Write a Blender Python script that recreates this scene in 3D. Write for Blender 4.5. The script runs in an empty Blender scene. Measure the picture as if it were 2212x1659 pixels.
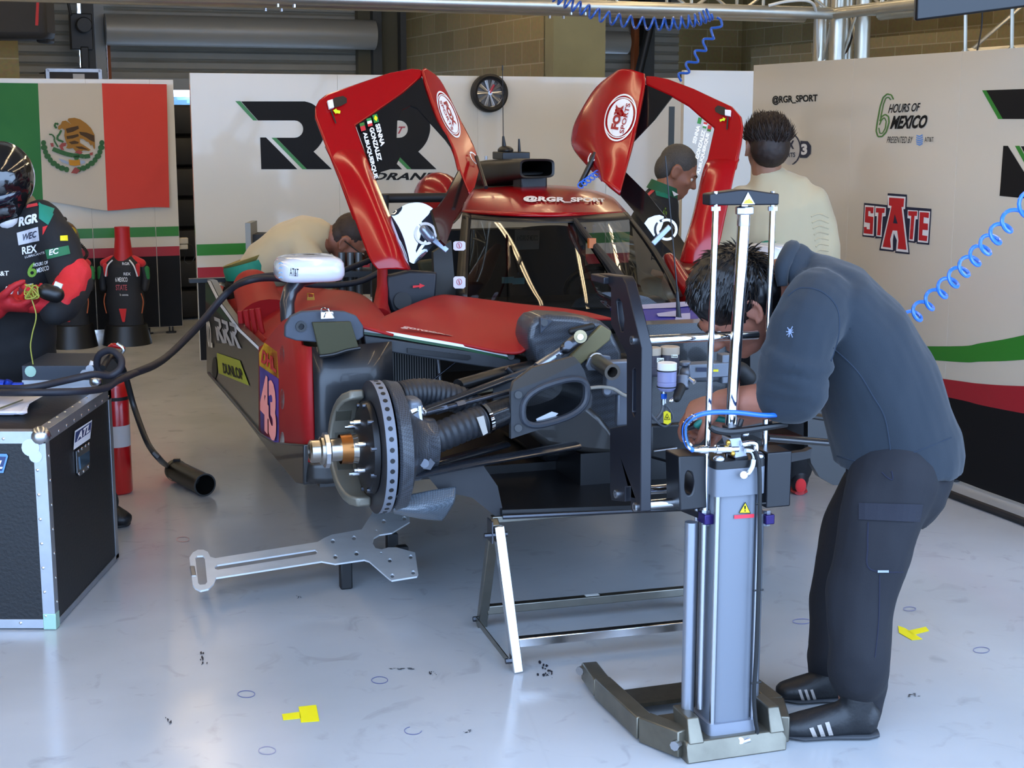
import bpy, bmesh, math, random
from mathutils import Vector as V, Matrix, noise
R = math.radians
rnd = random.Random(7)
SC = bpy.context.scene
COL = SC.collection
# ---------------------------------------------------------------- camera, world, light, exposure
F, TH, H = 3200.0, R(10.13), 1.72
cam_d = bpy.data.cameras.new('camera'); cam = bpy.data.objects.new('camera', cam_d); COL.objects.link(cam)
cam_d.sensor_width = 36.0; cam_d.lens = F / 2212 * 36.0; cam_d.clip_end = 200; cam_d.clip_start = 0.05
cam.location = (0, 0, H); cam.rotation_euler = (R(90) - TH, 0, 0)
SC.camera = cam
SC.view_settings.view_transform = 'Standard'; SC.view_settings.look = 'None'
SC.view_settings.exposure = 1.3; SC.view_settings.gamma = 1.0; SC.view_settings.use_curve_mapping = False
wd = bpy.data.worlds.new('overcast_sky'); SC.world = wd; wd.use_nodes = True
bg = wd.node_tree.nodes['Background']
bg.inputs['Color'].default_value = (0.45, 0.65, 1.0, 1); bg.inputs['Strength'].default_value = 2.9
GA = R(20.8)                      # the garage is turned against the camera
GE = V((math.cos(GA), math.sin(GA), 0)); GD = V((-math.sin(GA), math.cos(GA), 0))
def gw(s, t, z=0): return GE * s + GD * t + V((0, 0, z))
# daylight through the open garage front (portal only guides sampling of the sky)
pd = bpy.data.lights.new('garage_front_portal', 'AREA'); pd.shape = 'RECTANGLE'; pd.size = 13; pd.size_y = 3.3
pd.cycles.is_portal = True
po = bpy.data.objects.new('garage_front_portal', pd); COL.objects.link(po)
po.location = gw(0.5, 1.6, 1.7); po.rotation_euler = (R(90), 0, GA)
# ---------------------------------------------------------------- pixels of the photograph -> places
_c, _s = math.cos(TH), math.sin(TH)
def ray(px, py):
    x, y = px - 1106.0, 829.5 - py
    return V((x, F * _c + y * _s, y * _c - F * _s))
C0 = V((0, 0, H))
def at(px, py, Y): r = ray(px, py); return C0 + r * (Y / r.y)
def onz(px, py, z=0.0): r = ray(px, py); return C0 + r * ((z - H) / r.z)
def onpl(px, py, p0, n): r = ray(px, py); return C0 + r * ((p0 - C0).dot(n) / r.dot(n))
def ont(px, py, t): return onpl(px, py, GD * t, GD)
def ons(px, py, s): return onpl(px, py, GE * s, GE)
CA = R(18.0); CO = V((0.39, 4.755, 0))
CU = V((math.cos(CA), math.sin(CA), 0)); CF = V((math.sin(CA), -math.cos(CA), 0)); Z = V((0, 0, 1))
def cw(a, b, z): return CO + CU * a + CF * b + Z * z
def cb(px, py, b): return onpl(px, py, cw(0, b, 0), CF)
def ca(px, py, a): return onpl(px, py, cw(a, 0, 0), CU)
# ---------------------------------------------------------------- materials
def lin(c):
    if isinstance(c, str): c = [int(c[i:i+2], 16) for i in (0, 2, 4)]
    return tuple(((v / 255) / 12.92 if v / 255 <= 0.04045 else ((v / 255 + 0.055) / 1.055) ** 2.4) for v in c) + (1,)
MATS = {}
def mat(name, c, rough=0.5, metal=0.0, coat=0.0, spec=0.5, var=0.0, vscale=8.0, bump=0.0, bscale=60.0, trans=0.0, sheen=0.0, sss=0.0, c2=None):
    if name in MATS: return MATS[name]
    m = bpy.data.materials.new(name); m.use_nodes = True; MATS[name] = m
    nt = m.node_tree; b = nt.nodes['Principled BSDF']
    b.inputs['Base Color'].default_value = lin(c); b.inputs['Roughness'].default_value = rough
    b.inputs['Metallic'].default_value = metal; b.inputs['Coat Weight'].default_value = coat
    b.inputs['Coat Roughness'].default_value = 0.05
    b.inputs['Specular IOR Level'].default_value = spec; b.inputs['Transmission Weight'].default_value = trans
    b.inputs['Sheen Weight'].default_value = sheen
    if sss: b.inputs['Subsurface Weight'].default_value = sss; b.inputs['Subsurface Radius'].default_value = (.02, .008, .004); b.inputs['Subsurface Scale'].default_value = 0.3
    if var or bump:
        tc = nt.nodes.new('ShaderNodeTexCoord')
    if var or c2:
        if not var: tc = nt.nodes.new('ShaderNodeTexCoord')
        n = nt.nodes.new('ShaderNodeTexNoise'); n.inputs['Scale'].default_value = vscale; n.inputs['Detail'].default_value = 6
        nt.links.new(tc.outputs['Object'], n.inputs['Vector'])
        rp = nt.nodes.new('ShaderNodeValToRGB'); rp.color_ramp.elements[0].position = .3; rp.color_ramp.elements[1].position = .7
        l = lin(c); d = lin(c2) if c2 else tuple(v * (1 - var) for v in l[:3]) + (1,)
        rp.color_ramp.elements[0].color = d; rp.color_ramp.elements[1].color = l
        nt.links.new(n.outputs['Fac'], rp.inputs['Fac']); nt.links.new(rp.outputs['Color'], b.inputs['Base Color'])
    if bump:
        n2 = nt.nodes.new('ShaderNodeTexNoise'); n2.inputs['Scale'].default_value = bscale; n2.inputs['Detail'].default_value = 3
        nt.links.new(tc.outputs['Object'], n2.inputs['Vector'])
        bp = nt.nodes.new('ShaderNodeBump'); bp.inputs['Strength'].default_value = bump; bp.inputs['Distance'].default_value = 0.004
        nt.links.new(n2.outputs['Fac'], bp.inputs['Height']); nt.links.new(bp.outputs['Normal'], b.inputs['Normal'])
    return m
def emis(name, c, s):
    m = mat(name, c); b = m.node_tree.nodes['Principled BSDF']
    b.inputs['Emission Color'].default_value = lin(c); b.inputs['Emission Strength'].default_value = s; return m
def weave(name, c1, c2, scale, rough=0.35, coat=0.3, metal=0.0):
    if name in MATS: return MATS[name]
    m = mat(name, c1, rough, metal, coat); nt = m.node_tree; b = nt.nodes['Principled BSDF']
    tc = nt.nodes.new('ShaderNodeTexCoord'); ck = nt.nodes.new('ShaderNodeTexChecker'); ck.inputs['Scale'].default_value = scale
    mp = nt.nodes.new('ShaderNodeMapping'); mp.inputs['Rotation'].default_value = (0.3, 0.6, 0.785)
    nt.links.new(tc.outputs['Object'], mp.inputs['Vector']); nt.links.new(mp.outputs['Vector'], ck.inputs['Vector'])
    ck.inputs['Color1'].default_value = lin(c1); ck.inputs['Color2'].default_value = lin(c2)
    nt.links.new(ck.outputs['Color'], b.inputs['Base Color'])
    return m
# ---------------------------------------------------------------- mesh builder
class MB:
    def __init__(s): s.v = []; s.f = []
    def add(s, vs, fs):
        o = len(s.v); s.v += [V(p) for p in vs]; s.f += [tuple(i + o for i in f) for f in fs]; return s
    def box(s, c, sz, ax=None):
        X, Y, W = ax or (V((1, 0, 0)), V((0, 1, 0)), Z); h = [q / 2 for q in sz]; c = V(c)
        vs = [c + X * h[0] * i + Y * h[1] * j + W * h[2] * k for i in (-1, 1) for j in (-1, 1) for k in (-1, 1)]
        return s.add(vs, [(0, 1, 3, 2), (4, 6, 7, 5), (0, 4, 5, 1), (2, 3, 7, 6), (0, 2, 6, 4), (1, 5, 7, 3)])
    def ring(s, p0, ax, r, n, ph=0):
        ax = ax.normalized(); t = V((0, 0, 1)) if abs(ax.z) < .9 else V((1, 0, 0))
        x = ax.cross(t).normalized(); y = ax.cross(x)
        return [p0 + (x * math.cos(ph + 2 * math.pi * i / n) + y * math.sin(ph + 2 * math.pi * i / n)) * r for i in range(n)]
    def cyl(s, p0, p1, r0, r1=None, n=16, ph=0):
        p0, p1 = V(p0), V(p1); r1 = r0 if r1 is None else r1; ax = p1 - p0
        vs = s.ring(p0, ax, r0, n, ph) + s.ring(p1, ax, r1, n, ph)
        return s.add(vs, [(i, (i + 1) % n, n + (i + 1) % n, n + i) for i in range(n)] + [tuple(range(n))[::-1], tuple(range(n, 2 * n))])
    def lathe(s, prof, o, ax, n=24, caps=True):
        o, ax = V(o), V(ax).normalized(); vs = []; m = len(prof)
        for h, r in prof: vs += s.ring(o + ax * h, ax, max(r, 1e-4), n)
        fs = [(k * n + i, k * n + (i + 1) % n, (k + 1) * n + (i + 1) % n, (k + 1) * n + i) for k in range(m - 1) for i in range(n)]
        if caps: fs += [tuple(range(n))[::-1], tuple(range((m - 1) * n, m * n))]
        return s.add(vs, fs)
    def tube(s, pts, r, n=10, sm=0, closed=False):
        pts = [V(p) for p in pts]
        if sm: pts = crom(pts, sm, closed)
        m = len(pts); rr = r if isinstance(r, (list, tuple)) else [r] * m
        if len(rr) != m: rr = [interp(r, i / (m - 1)) for i in range(m)]
        vs = []; x = None
        for i, p in enumerate(pts):
            a, b = pts[max(i - 1, 0)], pts[min(i + 1, m - 1)]
            if closed: a, b = pts[i - 1], pts[(i + 1) % m]
            t = (b - a).normalized()
            if x is None: x = t.cross(Z if abs(t.z) < .9 else V((1, 0, 0))).normalized()
            x = (x - t * x.dot(t)).normalized(); y = t.cross(x)
            vs += [p + (x * math.cos(2 * math.pi * k / n) + y * math.sin(2 * math.pi * k / n)) * rr[i] for k in range(n)]
        fs = [(i * n + k, i * n + (k + 1) % n, (i + 1) % m * n + (k + 1) % n, (i + 1) % m * n + k) for i in range(m - (0 if closed else 1)) for k in range(n)]
        if not closed: fs += [tuple(range(n))[::-1], tuple(range((m - 1) * n, m * n))]
        return s.add(vs, fs)
    def prism(s, pts, vec):
        pts = [V(p) for p in pts]; vec = V(vec); n = len(pts)
        fs = [tuple(range(n)), tuple(range(n, 2 * n))[::-1]] + [(i, n + i, n + (i + 1) % n, (i + 1) % n) for i in range(n)]
        return s.add(pts + [p + vec for p in pts], fs)
    def ell(s, c, r, ax=None, n=16, m=10):
        X, Y, W = ax or (V((1, 0, 0)), V((0, 1, 0)), Z); c = V(c); vs = [c + W * r[2]]
        for j in range(1, m):
            th = math.pi * j / m
            vs += [c + (X * r[0] * math.cos(2 * math.pi * i / n) + Y * r[1] * math.sin(2 * math.pi * i / n)) * math.sin(th) + W * r[2] * math.cos(th) for i in range(n)]
        vs.append(c - W * r[2]); L = len(vs) - 1
        fs = [(0, 1 + i, 1 + (i + 1) % n) for i in range(n)]
        for j in range(m - 2): fs += [(1 + j * n + i, 1 + (j + 1) * n + i, 1 + (j + 1) * n + (i + 1) % n, 1 + j * n + (i + 1) % n) for i in range(n)]
        fs += [(L, 1 + (m - 2) * n + (i + 1) % n, 1 + (m - 2) * n + i) for i in range(n)]
        return s.add(vs, fs)
    def loft(s, secs, n=18, up=None):
        """closed loft through elliptical sections (centre, r_side, r_other, side_dir)"""
        m = len(secs); vs = []
        for i, q in enumerate(secs):
            c = V(q[0]); t = (V(secs[min(i + 1, m - 1)][0]) - V(secs[max(i - 1, 0)][0])).normalized()
            x = V(q[3]); x = (x - t * x.dot(t)).normalized(); y = t.cross(x)
            vs += [c + x * q[1] * math.cos(2 * math.pi * k / n) + y * q[2] * math.sin(2 * math.pi * k / n) for k in range(n)]
        fs = [(i * n + k, i * n + (k + 1) % n, (i + 1) * n + (k + 1) % n, (i + 1) * n + k) for i in range(m - 1) for k in range(n)]
        fs += [tuple(range(n))[::-1], tuple(range((m - 1) * n, m * n))]
        return s.add(vs, fs)
    def limb(s, pts, rs, n=14, sm=5):
        """rounded tapered limb through joints"""
        P = crom([V(p) for p in pts], sm) if len(pts) > 2 else [V(pts[0]).lerp(V(pts[1]), i / 6) for i in range(7)]
        rr = [interp(rs, i / (len(P) - 1)) for i in range(len(P))]
        d0 = (P[0] - P[1]).normalized(); d1 = (P[-1] - P[-2]).normalized()
        A = [(P[0] + d0 * rr[0] * math.sin(q), rr[0] * math.cos(q)) for q in (1.35, .9, .45)]
        B = [(P[-1] + d1 * rr[-1] * math.sin(q), rr[-1] * math.cos(q)) for q in (.45, .9, 1.35)]
        allp = A + list(zip(P, rr)) + B
        return s.tube([a for a, b in allp], [b for a, b in allp], n)
def interp(rs, t):
    x = t * (len(rs) - 1); i = min(int(x), len(rs) - 2); return rs[i] * (1 - x + i) + rs[i + 1] * (x - i)
def crom(P, k, closed=False):
    out = []; m = len(P)
    for i in range(m if closed else m - 1):
        if closed: a, b, c, d = P[i - 1], P[i], P[(i + 1) % m], P[(i + 2) % m]
        else: a, b, c, d = P[max(i - 1, 0)], P[i], P[i + 1], P[min(i + 2, m - 1)]
        for j in range(k):
            t = j / k
            out.append(0.5 * ((2 * b) + (c - a) * t + (2 * a - 5 * b + 4 * c - d) * t * t + (3 * b - a - 3 * c + d) * t ** 3))
    if not closed: out.append(P[-1])
    return out
ORG = {}
def link(name, me, m, parent=None, sm=40):
    o = bpy.data.objects.new(name, me); COL.objects.link(o)
    me.materials.append(m)
    if sm:
        me.polygons.foreach_set('use_smooth', [True] * len(me.polygons)); me.set_sharp_from_angle(angle=R(sm))
    if parent: o.parent = parent
    return o
def org(o):
    p = V((0, 0, 0))
    while o is not None: p = p + V(o.location); o = o.parent
    return p
def part(name, mb, m, parent=None, sm=40, bev=0, label=None, sol=0, seg=2):
    off = org(parent); me = bpy.data.meshes.new(name)
    me.from_pydata([tuple(v - off) for v in mb.v], [], mb.f)
    b = bmesh.new(); b.from_mesh(me); bmesh.ops.recalc_face_normals(b, faces=b.faces); b.to_mesh(me); b.free()
    me.update(); o = link(name, me, m, parent, sm)
    if sol: md = o.modifiers.new('thickness', 'SOLIDIFY'); md.thickness = sol; md.offset = 0
    if bev: md = o.modifiers.new('bevel', 'BEVEL'); md.width = bev; md.segments = seg; md.limit_method = 'ANGLE'; md.angle_limit = R(35)
    if label: o['label'] = label
    return o
def thing(name, loc, label, cat, group=None):
    o = bpy.data.objects.new(name, None); COL.objects.link(o); o.location = loc; o.empty_display_size = .1
    return tag(o, label, cat, group)
def tag(o, label, cat, group=None, kind=None):
    if label: o['label'] = label
    if cat: o['category'] = cat
    if group: o['group'] = group
    if kind: o['kind'] = kind
    return o
def bake(o, voxel=0, smooth=0, sub=0, it=None, disp=None):
    """fuse overlapping closed pieces of a mesh into one continuous skin"""
    if voxel: md = o.modifiers.new('v', 'REMESH'); md.mode = 'VOXEL'; md.voxel_size = voxel
    if smooth: md = o.modifiers.new('s', 'SMOOTH'); md.iterations = smooth; md.factor = .5
    if sub: md = o.modifiers.new('u', 'SUBSURF'); md.levels = md.render_levels = sub
    bpy.context.view_layer.update()
    dg = bpy.context.evaluated_depsgraph_get(); ev = o.evaluated_get(dg)
    me = bpy.data.meshes.new_from_object(ev); o.modifiers.clear(); old = o.data; o.data = me; bpy.data.meshes.remove(old)
    if disp:
        amp, sc = disp[0], disp[1]; st = disp[2] if len(disp) > 2 else (1, 1, 1)
        for v in me.vertices:
            q = V((v.co.x * sc * st[0], v.co.y * sc * st[1], v.co.z * sc * st[2]))
            v.co = v.co + v.normal * amp * (noise.noise(q) + .5 * noise.noise(q * 2.1))
    me.polygons.foreach_set('use_smooth', [True] * len(me.polygons)); me.update()
    return o
# ---------------------------------------------------------------- surfaces from a net of places
def net(rows, k=6):
    """Catmull-Rom surface through a net of points; returns function s(u,v) and dense grid"""
    A = [crom([V(p) for p in r], k) for r in rows]
    cols = [crom([A[i][j] for i in range(len(A))], k) for j in range(len(A[0]))]
    nu, nv = len(cols), len(cols[0])
    return [[cols[i][j] for i in range(nu)] for j in range(nv)]      # rows in v, columns in u
def sheet(g, mb=None):
    mb = mb or MB(); nv, nu = len(g), len(g[0])
    return mb.add([p for r in g for p in r], [(j * nu + i, j * nu + i + 1, (j + 1) * nu + i + 1, (j + 1) * nu + i) for j in range(nv - 1) for i in range(nu - 1)])
def relax(g, it=20):
    for _ in range(it):
        h = [r[:] for r in g]
        for j in range(len(g)):
            for i in range(len(g[0])):
                ej, ei = j in (0, len(g) - 1), i in (0, len(g[0]) - 1)
                if ej and ei: continue
                if ej: h[j][i] = g[j][i] * .5 + (g[j][i - 1] + g[j][i + 1]) * .25
                elif ei: h[j][i] = g[j][i] * .5 + (g[j - 1][i] + g[j + 1][i]) * .25
                else: h[j][i] = g[j][i] * .4 + (g[j - 1][i] + g[j + 1][i] + g[j][i - 1] + g[j][i + 1]) * .15
        g = h
    return g
def gmap(g, off=0.004, flip=1):
    nv, nu = len(g), len(g[0])
    def f(u, v):
        x, y = min(max(u, 0), .9999) * (nu - 1), min(max(v, 0), .9999) * (nv - 1); i, j = int(x), int(y); a, b = x - i, y - j
        p = g[j][i] * (1 - a) * (1 - b) + g[j][i + 1] * a * (1 - b) + g[j + 1][i] * (1 - a) * b + g[j + 1][i + 1] * a * b
        n = (g[j][i + 1] - g[j][i]).cross(g[j + 1][i] - g[j][i])
        n = n.normalized() if n.length > 1e-12 else (C0 - p).normalized()
        if n.dot(C0 - p) < 0: n = -n
        return p + n * off
    return f
def qmap(bl, br, tr, tl, off=0.003):
    bl, br, tr, tl = V(bl), V(br), V(tr), V(tl); n = (br - bl).cross(tl - bl).normalized()
    if n.dot(C0 - bl) < 0: n = -n
    return lambda u, v: bl * (1 - u) * (1 - v) + br * u * (1 - v) + tr * u * v + tl * (1 - u) * v + n * off
def text2d(body, bold=0.0, shear=0.0, space=1.0):
    c = bpy.data.curves.new('t', 'FONT'); c.body = body; c.size = 1; c.offset = bold; c.shear = shear; c.space_character = space
    c.resolution_u = 3; o = bpy.data.objects.new('t', c); COL.objects.link(o); bpy.context.view_layer.update()
    me = bpy.data.meshes.new_from_object(o.evaluated_get(bpy.context.evaluated_depsgraph_get()))
    vs = [(v.co.x, v.co.y) for v in me.vertices]; fs = [tuple(p.vertices) for p in me.polygons]
    bpy.data.objects.remove(o); bpy.data.curves.remove(c); bpy.data.meshes.remove(me)
    x0, x1 = min(v[0] for v in vs), max(v[0] for v in vs); y0, y1 = min(v[1] for v in vs), max(v[1] for v in vs)
    return [((x - x0) / (x1 - x0), (y - y0) / (y1 - y0)) for x, y in vs], fs
def lettering(body, fn, m, parent, name='lettering', bold=0.02, shear=0.0, space=1.0):
    vs, fs = text2d(body, bold, shear, space); mb = MB(); mb.add([fn(u, v) for u, v in vs], fs)
    return part(name, mb, m, parent, sm=0)
def flat(mb, polys, fn):
    """filled outlines (2d point lists) mapped onto a surface"""
    for p in polys: mb.add([fn(u, v) for u, v in p], [tuple(range(len(p)))])
    return mb
def ringpoly(cx, cy, rx, ry, w, a0=0, a1=360, n=40):
    A = [R(a0 + (a1 - a0) * i / n) for i in range(n + 1)]
    return [[(cx + rx * math.cos(A[i]), cy + ry * math.sin(A[i])), (cx + rx * math.cos(A[i + 1]), cy + ry * math.sin(A[i + 1])),
             (cx + (rx - w) * math.cos(A[i + 1]), cy + (ry - w) * math.sin(A[i + 1])), (cx + (rx - w) * math.cos(A[i]), cy + (ry - w) * math.sin(A[i]))] for i in range(n)]
def disc(cx, cy, rx, ry, n=28): return [(cx + rx * math.cos(2 * math.pi * i / n), cy + ry * math.sin(2 * math.pi * i / n)) for i in range(n)]
def stroke(pts, w):
    """2d line with width -> list of quads"""
    out = []
    for (x0, y0), (x1, y1) in zip(pts, pts[1:]):
        L = math.hypot(x1 - x0, y1 - y0) or 1; nx, ny = -(y1 - y0) / L * w / 2, (x1 - x0) / L * w / 2
        out.append([(x0 + nx, y0 + ny), (x0 - nx, y0 - ny), (x1 - nx, y1 - ny), (x1 + nx, y1 + ny)])
    return out
def holed(outline, holes, fn, thick):
    """plate with holes: 2d outline + hole loops, fn maps 2d to place, thick is a vector"""
    c = bpy.data.curves.new('p', 'CURVE'); c.dimensions = '2D'; c.fill_mode = 'BOTH'
    for lp in [outline] + holes:
        s = c.splines.new('POLY'); s.points.add(len(lp) - 1); s.use_cyclic_u = True
        for q, (x, y) in zip(s.points, lp): q.co = (x, y, 0, 1)
    o = bpy.data.objects.new('p', c); COL.objects.link(o); bpy.context.view_layer.update()
    me = bpy.data.meshes.new_from_object(o.evaluated_get(bpy.context.evaluated_depsgraph_get()))
    b = bmesh.new(); b.from_mesh(me); bmesh.ops.remove_doubles(b, verts=b.verts, dist=1e-6)
    r = bmesh.ops.extrude_face_region(b, geom=b.faces[:]); nv = [g for g in r['geom'] if isinstance(g, bmesh.types.BMVert)]
    top = set(nv); b.verts.index_update()
    mb = MB(); mb.add([fn(v.co.x, v.co.y) + (V(thick) if v in top else V((0, 0, 0))) for v in b.verts], [tuple(v.index for v in f.verts) for f in b.faces])
    b.free(); bpy.data.objects.remove(o); bpy.data.curves.remove(c); bpy.data.meshes.remove(me)
    return mb
def circ(cx, cy, r, n=16): return [(cx + r * math.cos(2 * math.pi * i / n), cy + r * math.sin(2 * math.pi * i / n)) for i in range(n)]
def dup(root, d, label=None):
    r = root.copy(); COL.objects.link(r); r.location = V(root.location) + V(d)
    if label: r['label'] = label
    for ch in list(root.children):
        c = ch.copy(); COL.objects.link(c); c.parent = r
        for g in ch.children: q = g.copy(); COL.objects.link(q); q.parent = c
    return r
def onmesh(o, px, py, off=.002):
    d = ray(px, py).normalized(); og = org(o); hit, loc, nn, ix = o.ray_cast(C0 - og, d)
    return (loc + og + (C0 - loc - og).normalized() * off) if hit else None
# common materials
WHITE = mat('white_panel', 'c9c2b2', .25, coat=.5); BLACK = mat('black_print', '141416', .6, spec=.2); BLK2 = mat('satin_black', '0c0d10', .4)
RED = mat('red_paint', '90040b', .22, coat=.15, spec=.4); RED2 = mat('red_paint_dull', '8e0a0e', .58, spec=.35); GREEN = mat('green_print', '2e7a2a', .35); DKRED = mat('red_print', '9c1f2b', .4)
CHROME = mat('chrome', 'e6e8ec', .08, 1.0); STEEL = mat('brushed_steel', 'b9bcc2', .28, 1.0); ALU = mat('aluminium', 'aeb2b9', .42, .9, var=.12, vscale=20)
DKSTEEL = mat('dark_steel', '54565c', .4, 1.0); RUBBER = mat('black_rubber', '0d0e10', .6); BRASS = mat('brass', 'b08a3e', .3, 1.0)
CARBON = weave('carbon_weave', '0d0e10', '1d1f23', 160, .3, .4); CARBG = weave('carbon_grey', '26282d', '3c4047', 190, .4, .2)
WPRINT = mat('white_print', 'dddddd', .5); YEL = mat('yellow_sticker', 'e0cf12', .5); BLUE = mat('blue_hose', '1f62c9', .3, coat=.3); LTBLUE = mat('pale_blue_print', '5d8fd0', .5)
TEAL = mat('teal_cloth', '0c7a64', .7); REDCL = mat('red_cloth', 'c41e22', .8, sheen=.2)
# ================================================================= the garage
def groom(name, boxes, m, kind='structure', bev=0):
    """structure built in the garage's own directions (s across, t deep, z up)"""
    mb = MB()
    for c, sz in boxes: mb.box(c, sz)
    o = part(name, mb, m, None, sm=0, bev=bev); o.rotation_euler = (0, 0, GA)
    if kind: o['kind'] = kind
    return o
def floor_mat():
    m = mat('epoxy_floor', 'aeb0b4', .16); nt = m.node_tree; b = nt.nodes['Principled BSDF']; L = nt.links.new
    tc = nt.nodes.new('ShaderNodeTexCoord')
    def nz(sc, det=5, dist=0):
        n = nt.nodes.new('ShaderNodeTexNoise'); n.inputs['Scale'].default_value = sc; n.inputs['Detail'].default_value = det; n.inputs['Distortion'].default_value = dist
        L(tc.outputs['Object'], n.inputs['Vector']); return n
    def ramp(src, p0, c0, p1, c1):
        r = nt.nodes.new('ShaderNodeValToRGB'); r.color_ramp.elements[0].position = p0; r.color_ramp.elements[1].position = p1
        r.color_ramp.elements[0].color = c0; r.color_ramp.elements[1].color = c1; L(src, r.inputs['Fac']); return r
    a = ramp(nz(.9, 8).outputs['Fac'], .35, lin('a2a4a6'), .65, lin('b2b4b7'))
    s = ramp(nz(7, 8, 1.2).outputs['Fac'], .60, (1, 1, 1, 1), .78, (.62, .61, .6, 1))
    mx = nt.nodes.new('ShaderNodeMix'); mx.data_type = 'RGBA'; mx.blend_type = 'MULTIPLY'; mx.inputs[0].default_value = .6
    L(a.outputs['Color'], mx.inputs[6]); L(s.outputs['Color'], mx.inputs[7])
    vo = nt.nodes.new('ShaderNodeTexVoronoi'); vo.feature = 'DISTANCE_TO_EDGE'; vo.inputs['Scale'].default_value = .55; L(tc.outputs['Object'], vo.inputs['Vector'])
    cr = ramp(vo.outputs['Distance'], .0, (.55, .55, .55, 1), .004, (1, 1, 1, 1))
    mx2 = nt.nodes.new('ShaderNodeMix'); mx2.data_type = 'RGBA'; mx2.blend_type = 'MULTIPLY'; mx2.inputs[0].default_value = .06
    L(mx.outputs[2], mx2.inputs[6]); L(cr.outputs['Color'], mx2.inputs[7]); L(mx2.outputs[2], b.inputs['Base Color'])
    rr = ramp(nz(3, 6).outputs['Fac'], .3, (.13,) * 3 + (1,), .7, (.27,) * 3 + (1,)); L(rr.outputs['Color'], b.inputs['Roughness'])
    return m
def brick_mat(name, ax, c1, c2, mortar, sc=1.0):
    m = mat(name, c1, .85); nt = m.node_tree; b = nt.nodes['Principled BSDF']; L = nt.links.new
    tc = nt.nodes.new('ShaderNodeTexCoord'); sp = nt.nodes.new('ShaderNodeSeparateXYZ'); cm = nt.nodes.new('ShaderNodeCombineXYZ')
    L(tc.outputs['Object'], sp.inputs[0]); L(sp.outputs[ax], cm.inputs[0]); L(sp.outputs[2], cm.inputs[1])
    br = nt.nodes.new('ShaderNodeTexBrick'); L(cm.outputs[0], br.inputs['Vector'])
    br.inputs['Color1'].default_value = lin(c1); br.inputs['Color2'].default_value = lin(c2); br.inputs['Mortar'].default_value = lin(mortar)
    br.inputs['Scale'].default_value = sc; br.inputs['Brick Width'].default_value = .42; br.inputs['Row Height'].default_value = .2; br.inputs['Mortar Size'].default_value = .006
    n = nt.nodes.new('ShaderNodeTexNoise'); n.inputs['Scale'].default_value = 30; L(tc.outputs['Object'], n.inputs['Vector'])
    mx = nt.nodes.new('ShaderNodeMix'); mx.data_type = 'RGBA'; mx.blend_type = 'MULTIPLY'; mx.inputs[0].default_value = .35
    L(br.outputs['Color'], mx.inputs[6]); L(n.outputs['Color'], mx.inputs[7]); L(mx.outputs[2], b.inputs['Base Color'])
    return m
BR_T = brick_mat('block_wall_deep', 1, '8a7a50', '77683f', '9a9070'); BR_S = brick_mat('block_wall_across', 0, '8a7a50', '77683f', '9a9070')
CONC = mat('concrete', '7d7857', .85, var=.2, vscale=3, bump=.3, bscale=25)
SHUT = mat('galvanised_shutter', '8f8b80', .6, .0, var=.15, vscale=3); DARKW = mat('dark_plaster', '55503f', .9)
FLOORM = floor_mat()
groom('floor', [((1, 6, -.05), (26, 42, .1))], FLOORM)
groom('ceiling', [((1, 9.6, 4.35), (18, 16.4, .1))], mat('ceiling_plaster', '77756f', .9))
groom('wall_left', [((-6.5, 9.6, 2.15), (.2, 16, 4.3))], BR_T)
groom('wall_right', [((9.4, 9.6, 2.15), (.2, 16, 4.3))], BR_T)
groom('wall_front', [((1.4, 1.7, 3.95), (16, .2, .7))], DARKW)
# back wall: blockwork pieces left and between the shutters, the shutters themselves, posts
groom('wall_back', [((-4.6, 16.6, 2.15), (3.6, .2, 4.3)), ((8.9, 16.6, 2.15), (1.0, .2, 4.3)), ((1.6, 16.62, 4.05), (9, .12, .6))], BR_S)
groom('wall_divider', [((4.98, 14.3, 2.15), (.2, 4.5, 4.3))], BR_T)
groom('trim_1', [((5.12, 11.97, 2.15), (.48, .22, 4.3))], CONC)
groom('trim_2', [((4.62, 16.35, 2.15), (.5, .12, 4.3))], DARKW)
groom('wall_low', [((8.6, 12.4, 1.25), (.16, 5, 2.5))], BR_T)
def shutter(name, s0, s1, z0, z1, t=16.45):
    mb = MB(); z = z0; h = .105
    while z < z1:
        p = [(0, 0), (-.02, .012), (-.022, .07), (-.004, .088), (.012, .095), (.004, h), (0, h + .004)]
        mb.add([(s, t + dx, z + dz) for s in (s0, s1) for dx, dz in p], [(i, i + 1, i + 8, i + 7) for i in range(6)]); z += h
    o = part(name, mb, SHUT, None, sm=30); o.rotation_euler = (0, 0, GA); o['kind'] = 'structure'; return o
def sub_g(name, parent, mb, m, sm=30, bev=0): return part(name, mb, m, parent, sm=sm, bev=bev)
d1 = shutter('door_1', 1.66, 4.5, 2.14, 4.2); d2 = shutter('door_2', -2.7, 1.4, .3, 4.2, 16.4); d3 = shutter('door_3', 5.1, 8.4, 2.2, 4.2)
sub_g('roller_drum', d1, MB().cyl((1.64, 16.1, 2.63), (4.5, 16.1, 2.63), .16, n=24), mat('roller_steel', '8d8b84', .4, .15))
sub_g('guide_rail', d1, MB().box((1.6, 16.3, 2.1), (.1, .12, 4.2)), mat('rail_grey', '8f8f8a', .5)); sub_g('guide_rail', d1, MB().box((1.69, 16.33, 1.4), (.03, .06, 2.6)), mat('rust_orange', '8f4a1e', .7))
sub_g('guide_rail', d1, MB().box((1.48, 16.2, 2.1), (.12, .12, 4.2)), mat('rail_dark', '3c3d3b', .6)); sub_g('guide_rail', d1, MB().box((4.56, 16.25, 2.1), (.1, .14, 4.2)), mat('rail_dark', '3c3d3b', .6))
sub_g('guide_rail', d1, MB().box((4.86, 16.2, 2.1), (.09, .12, 4.2)), mat('rail_dark', '3c3d3b', .6))
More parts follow.
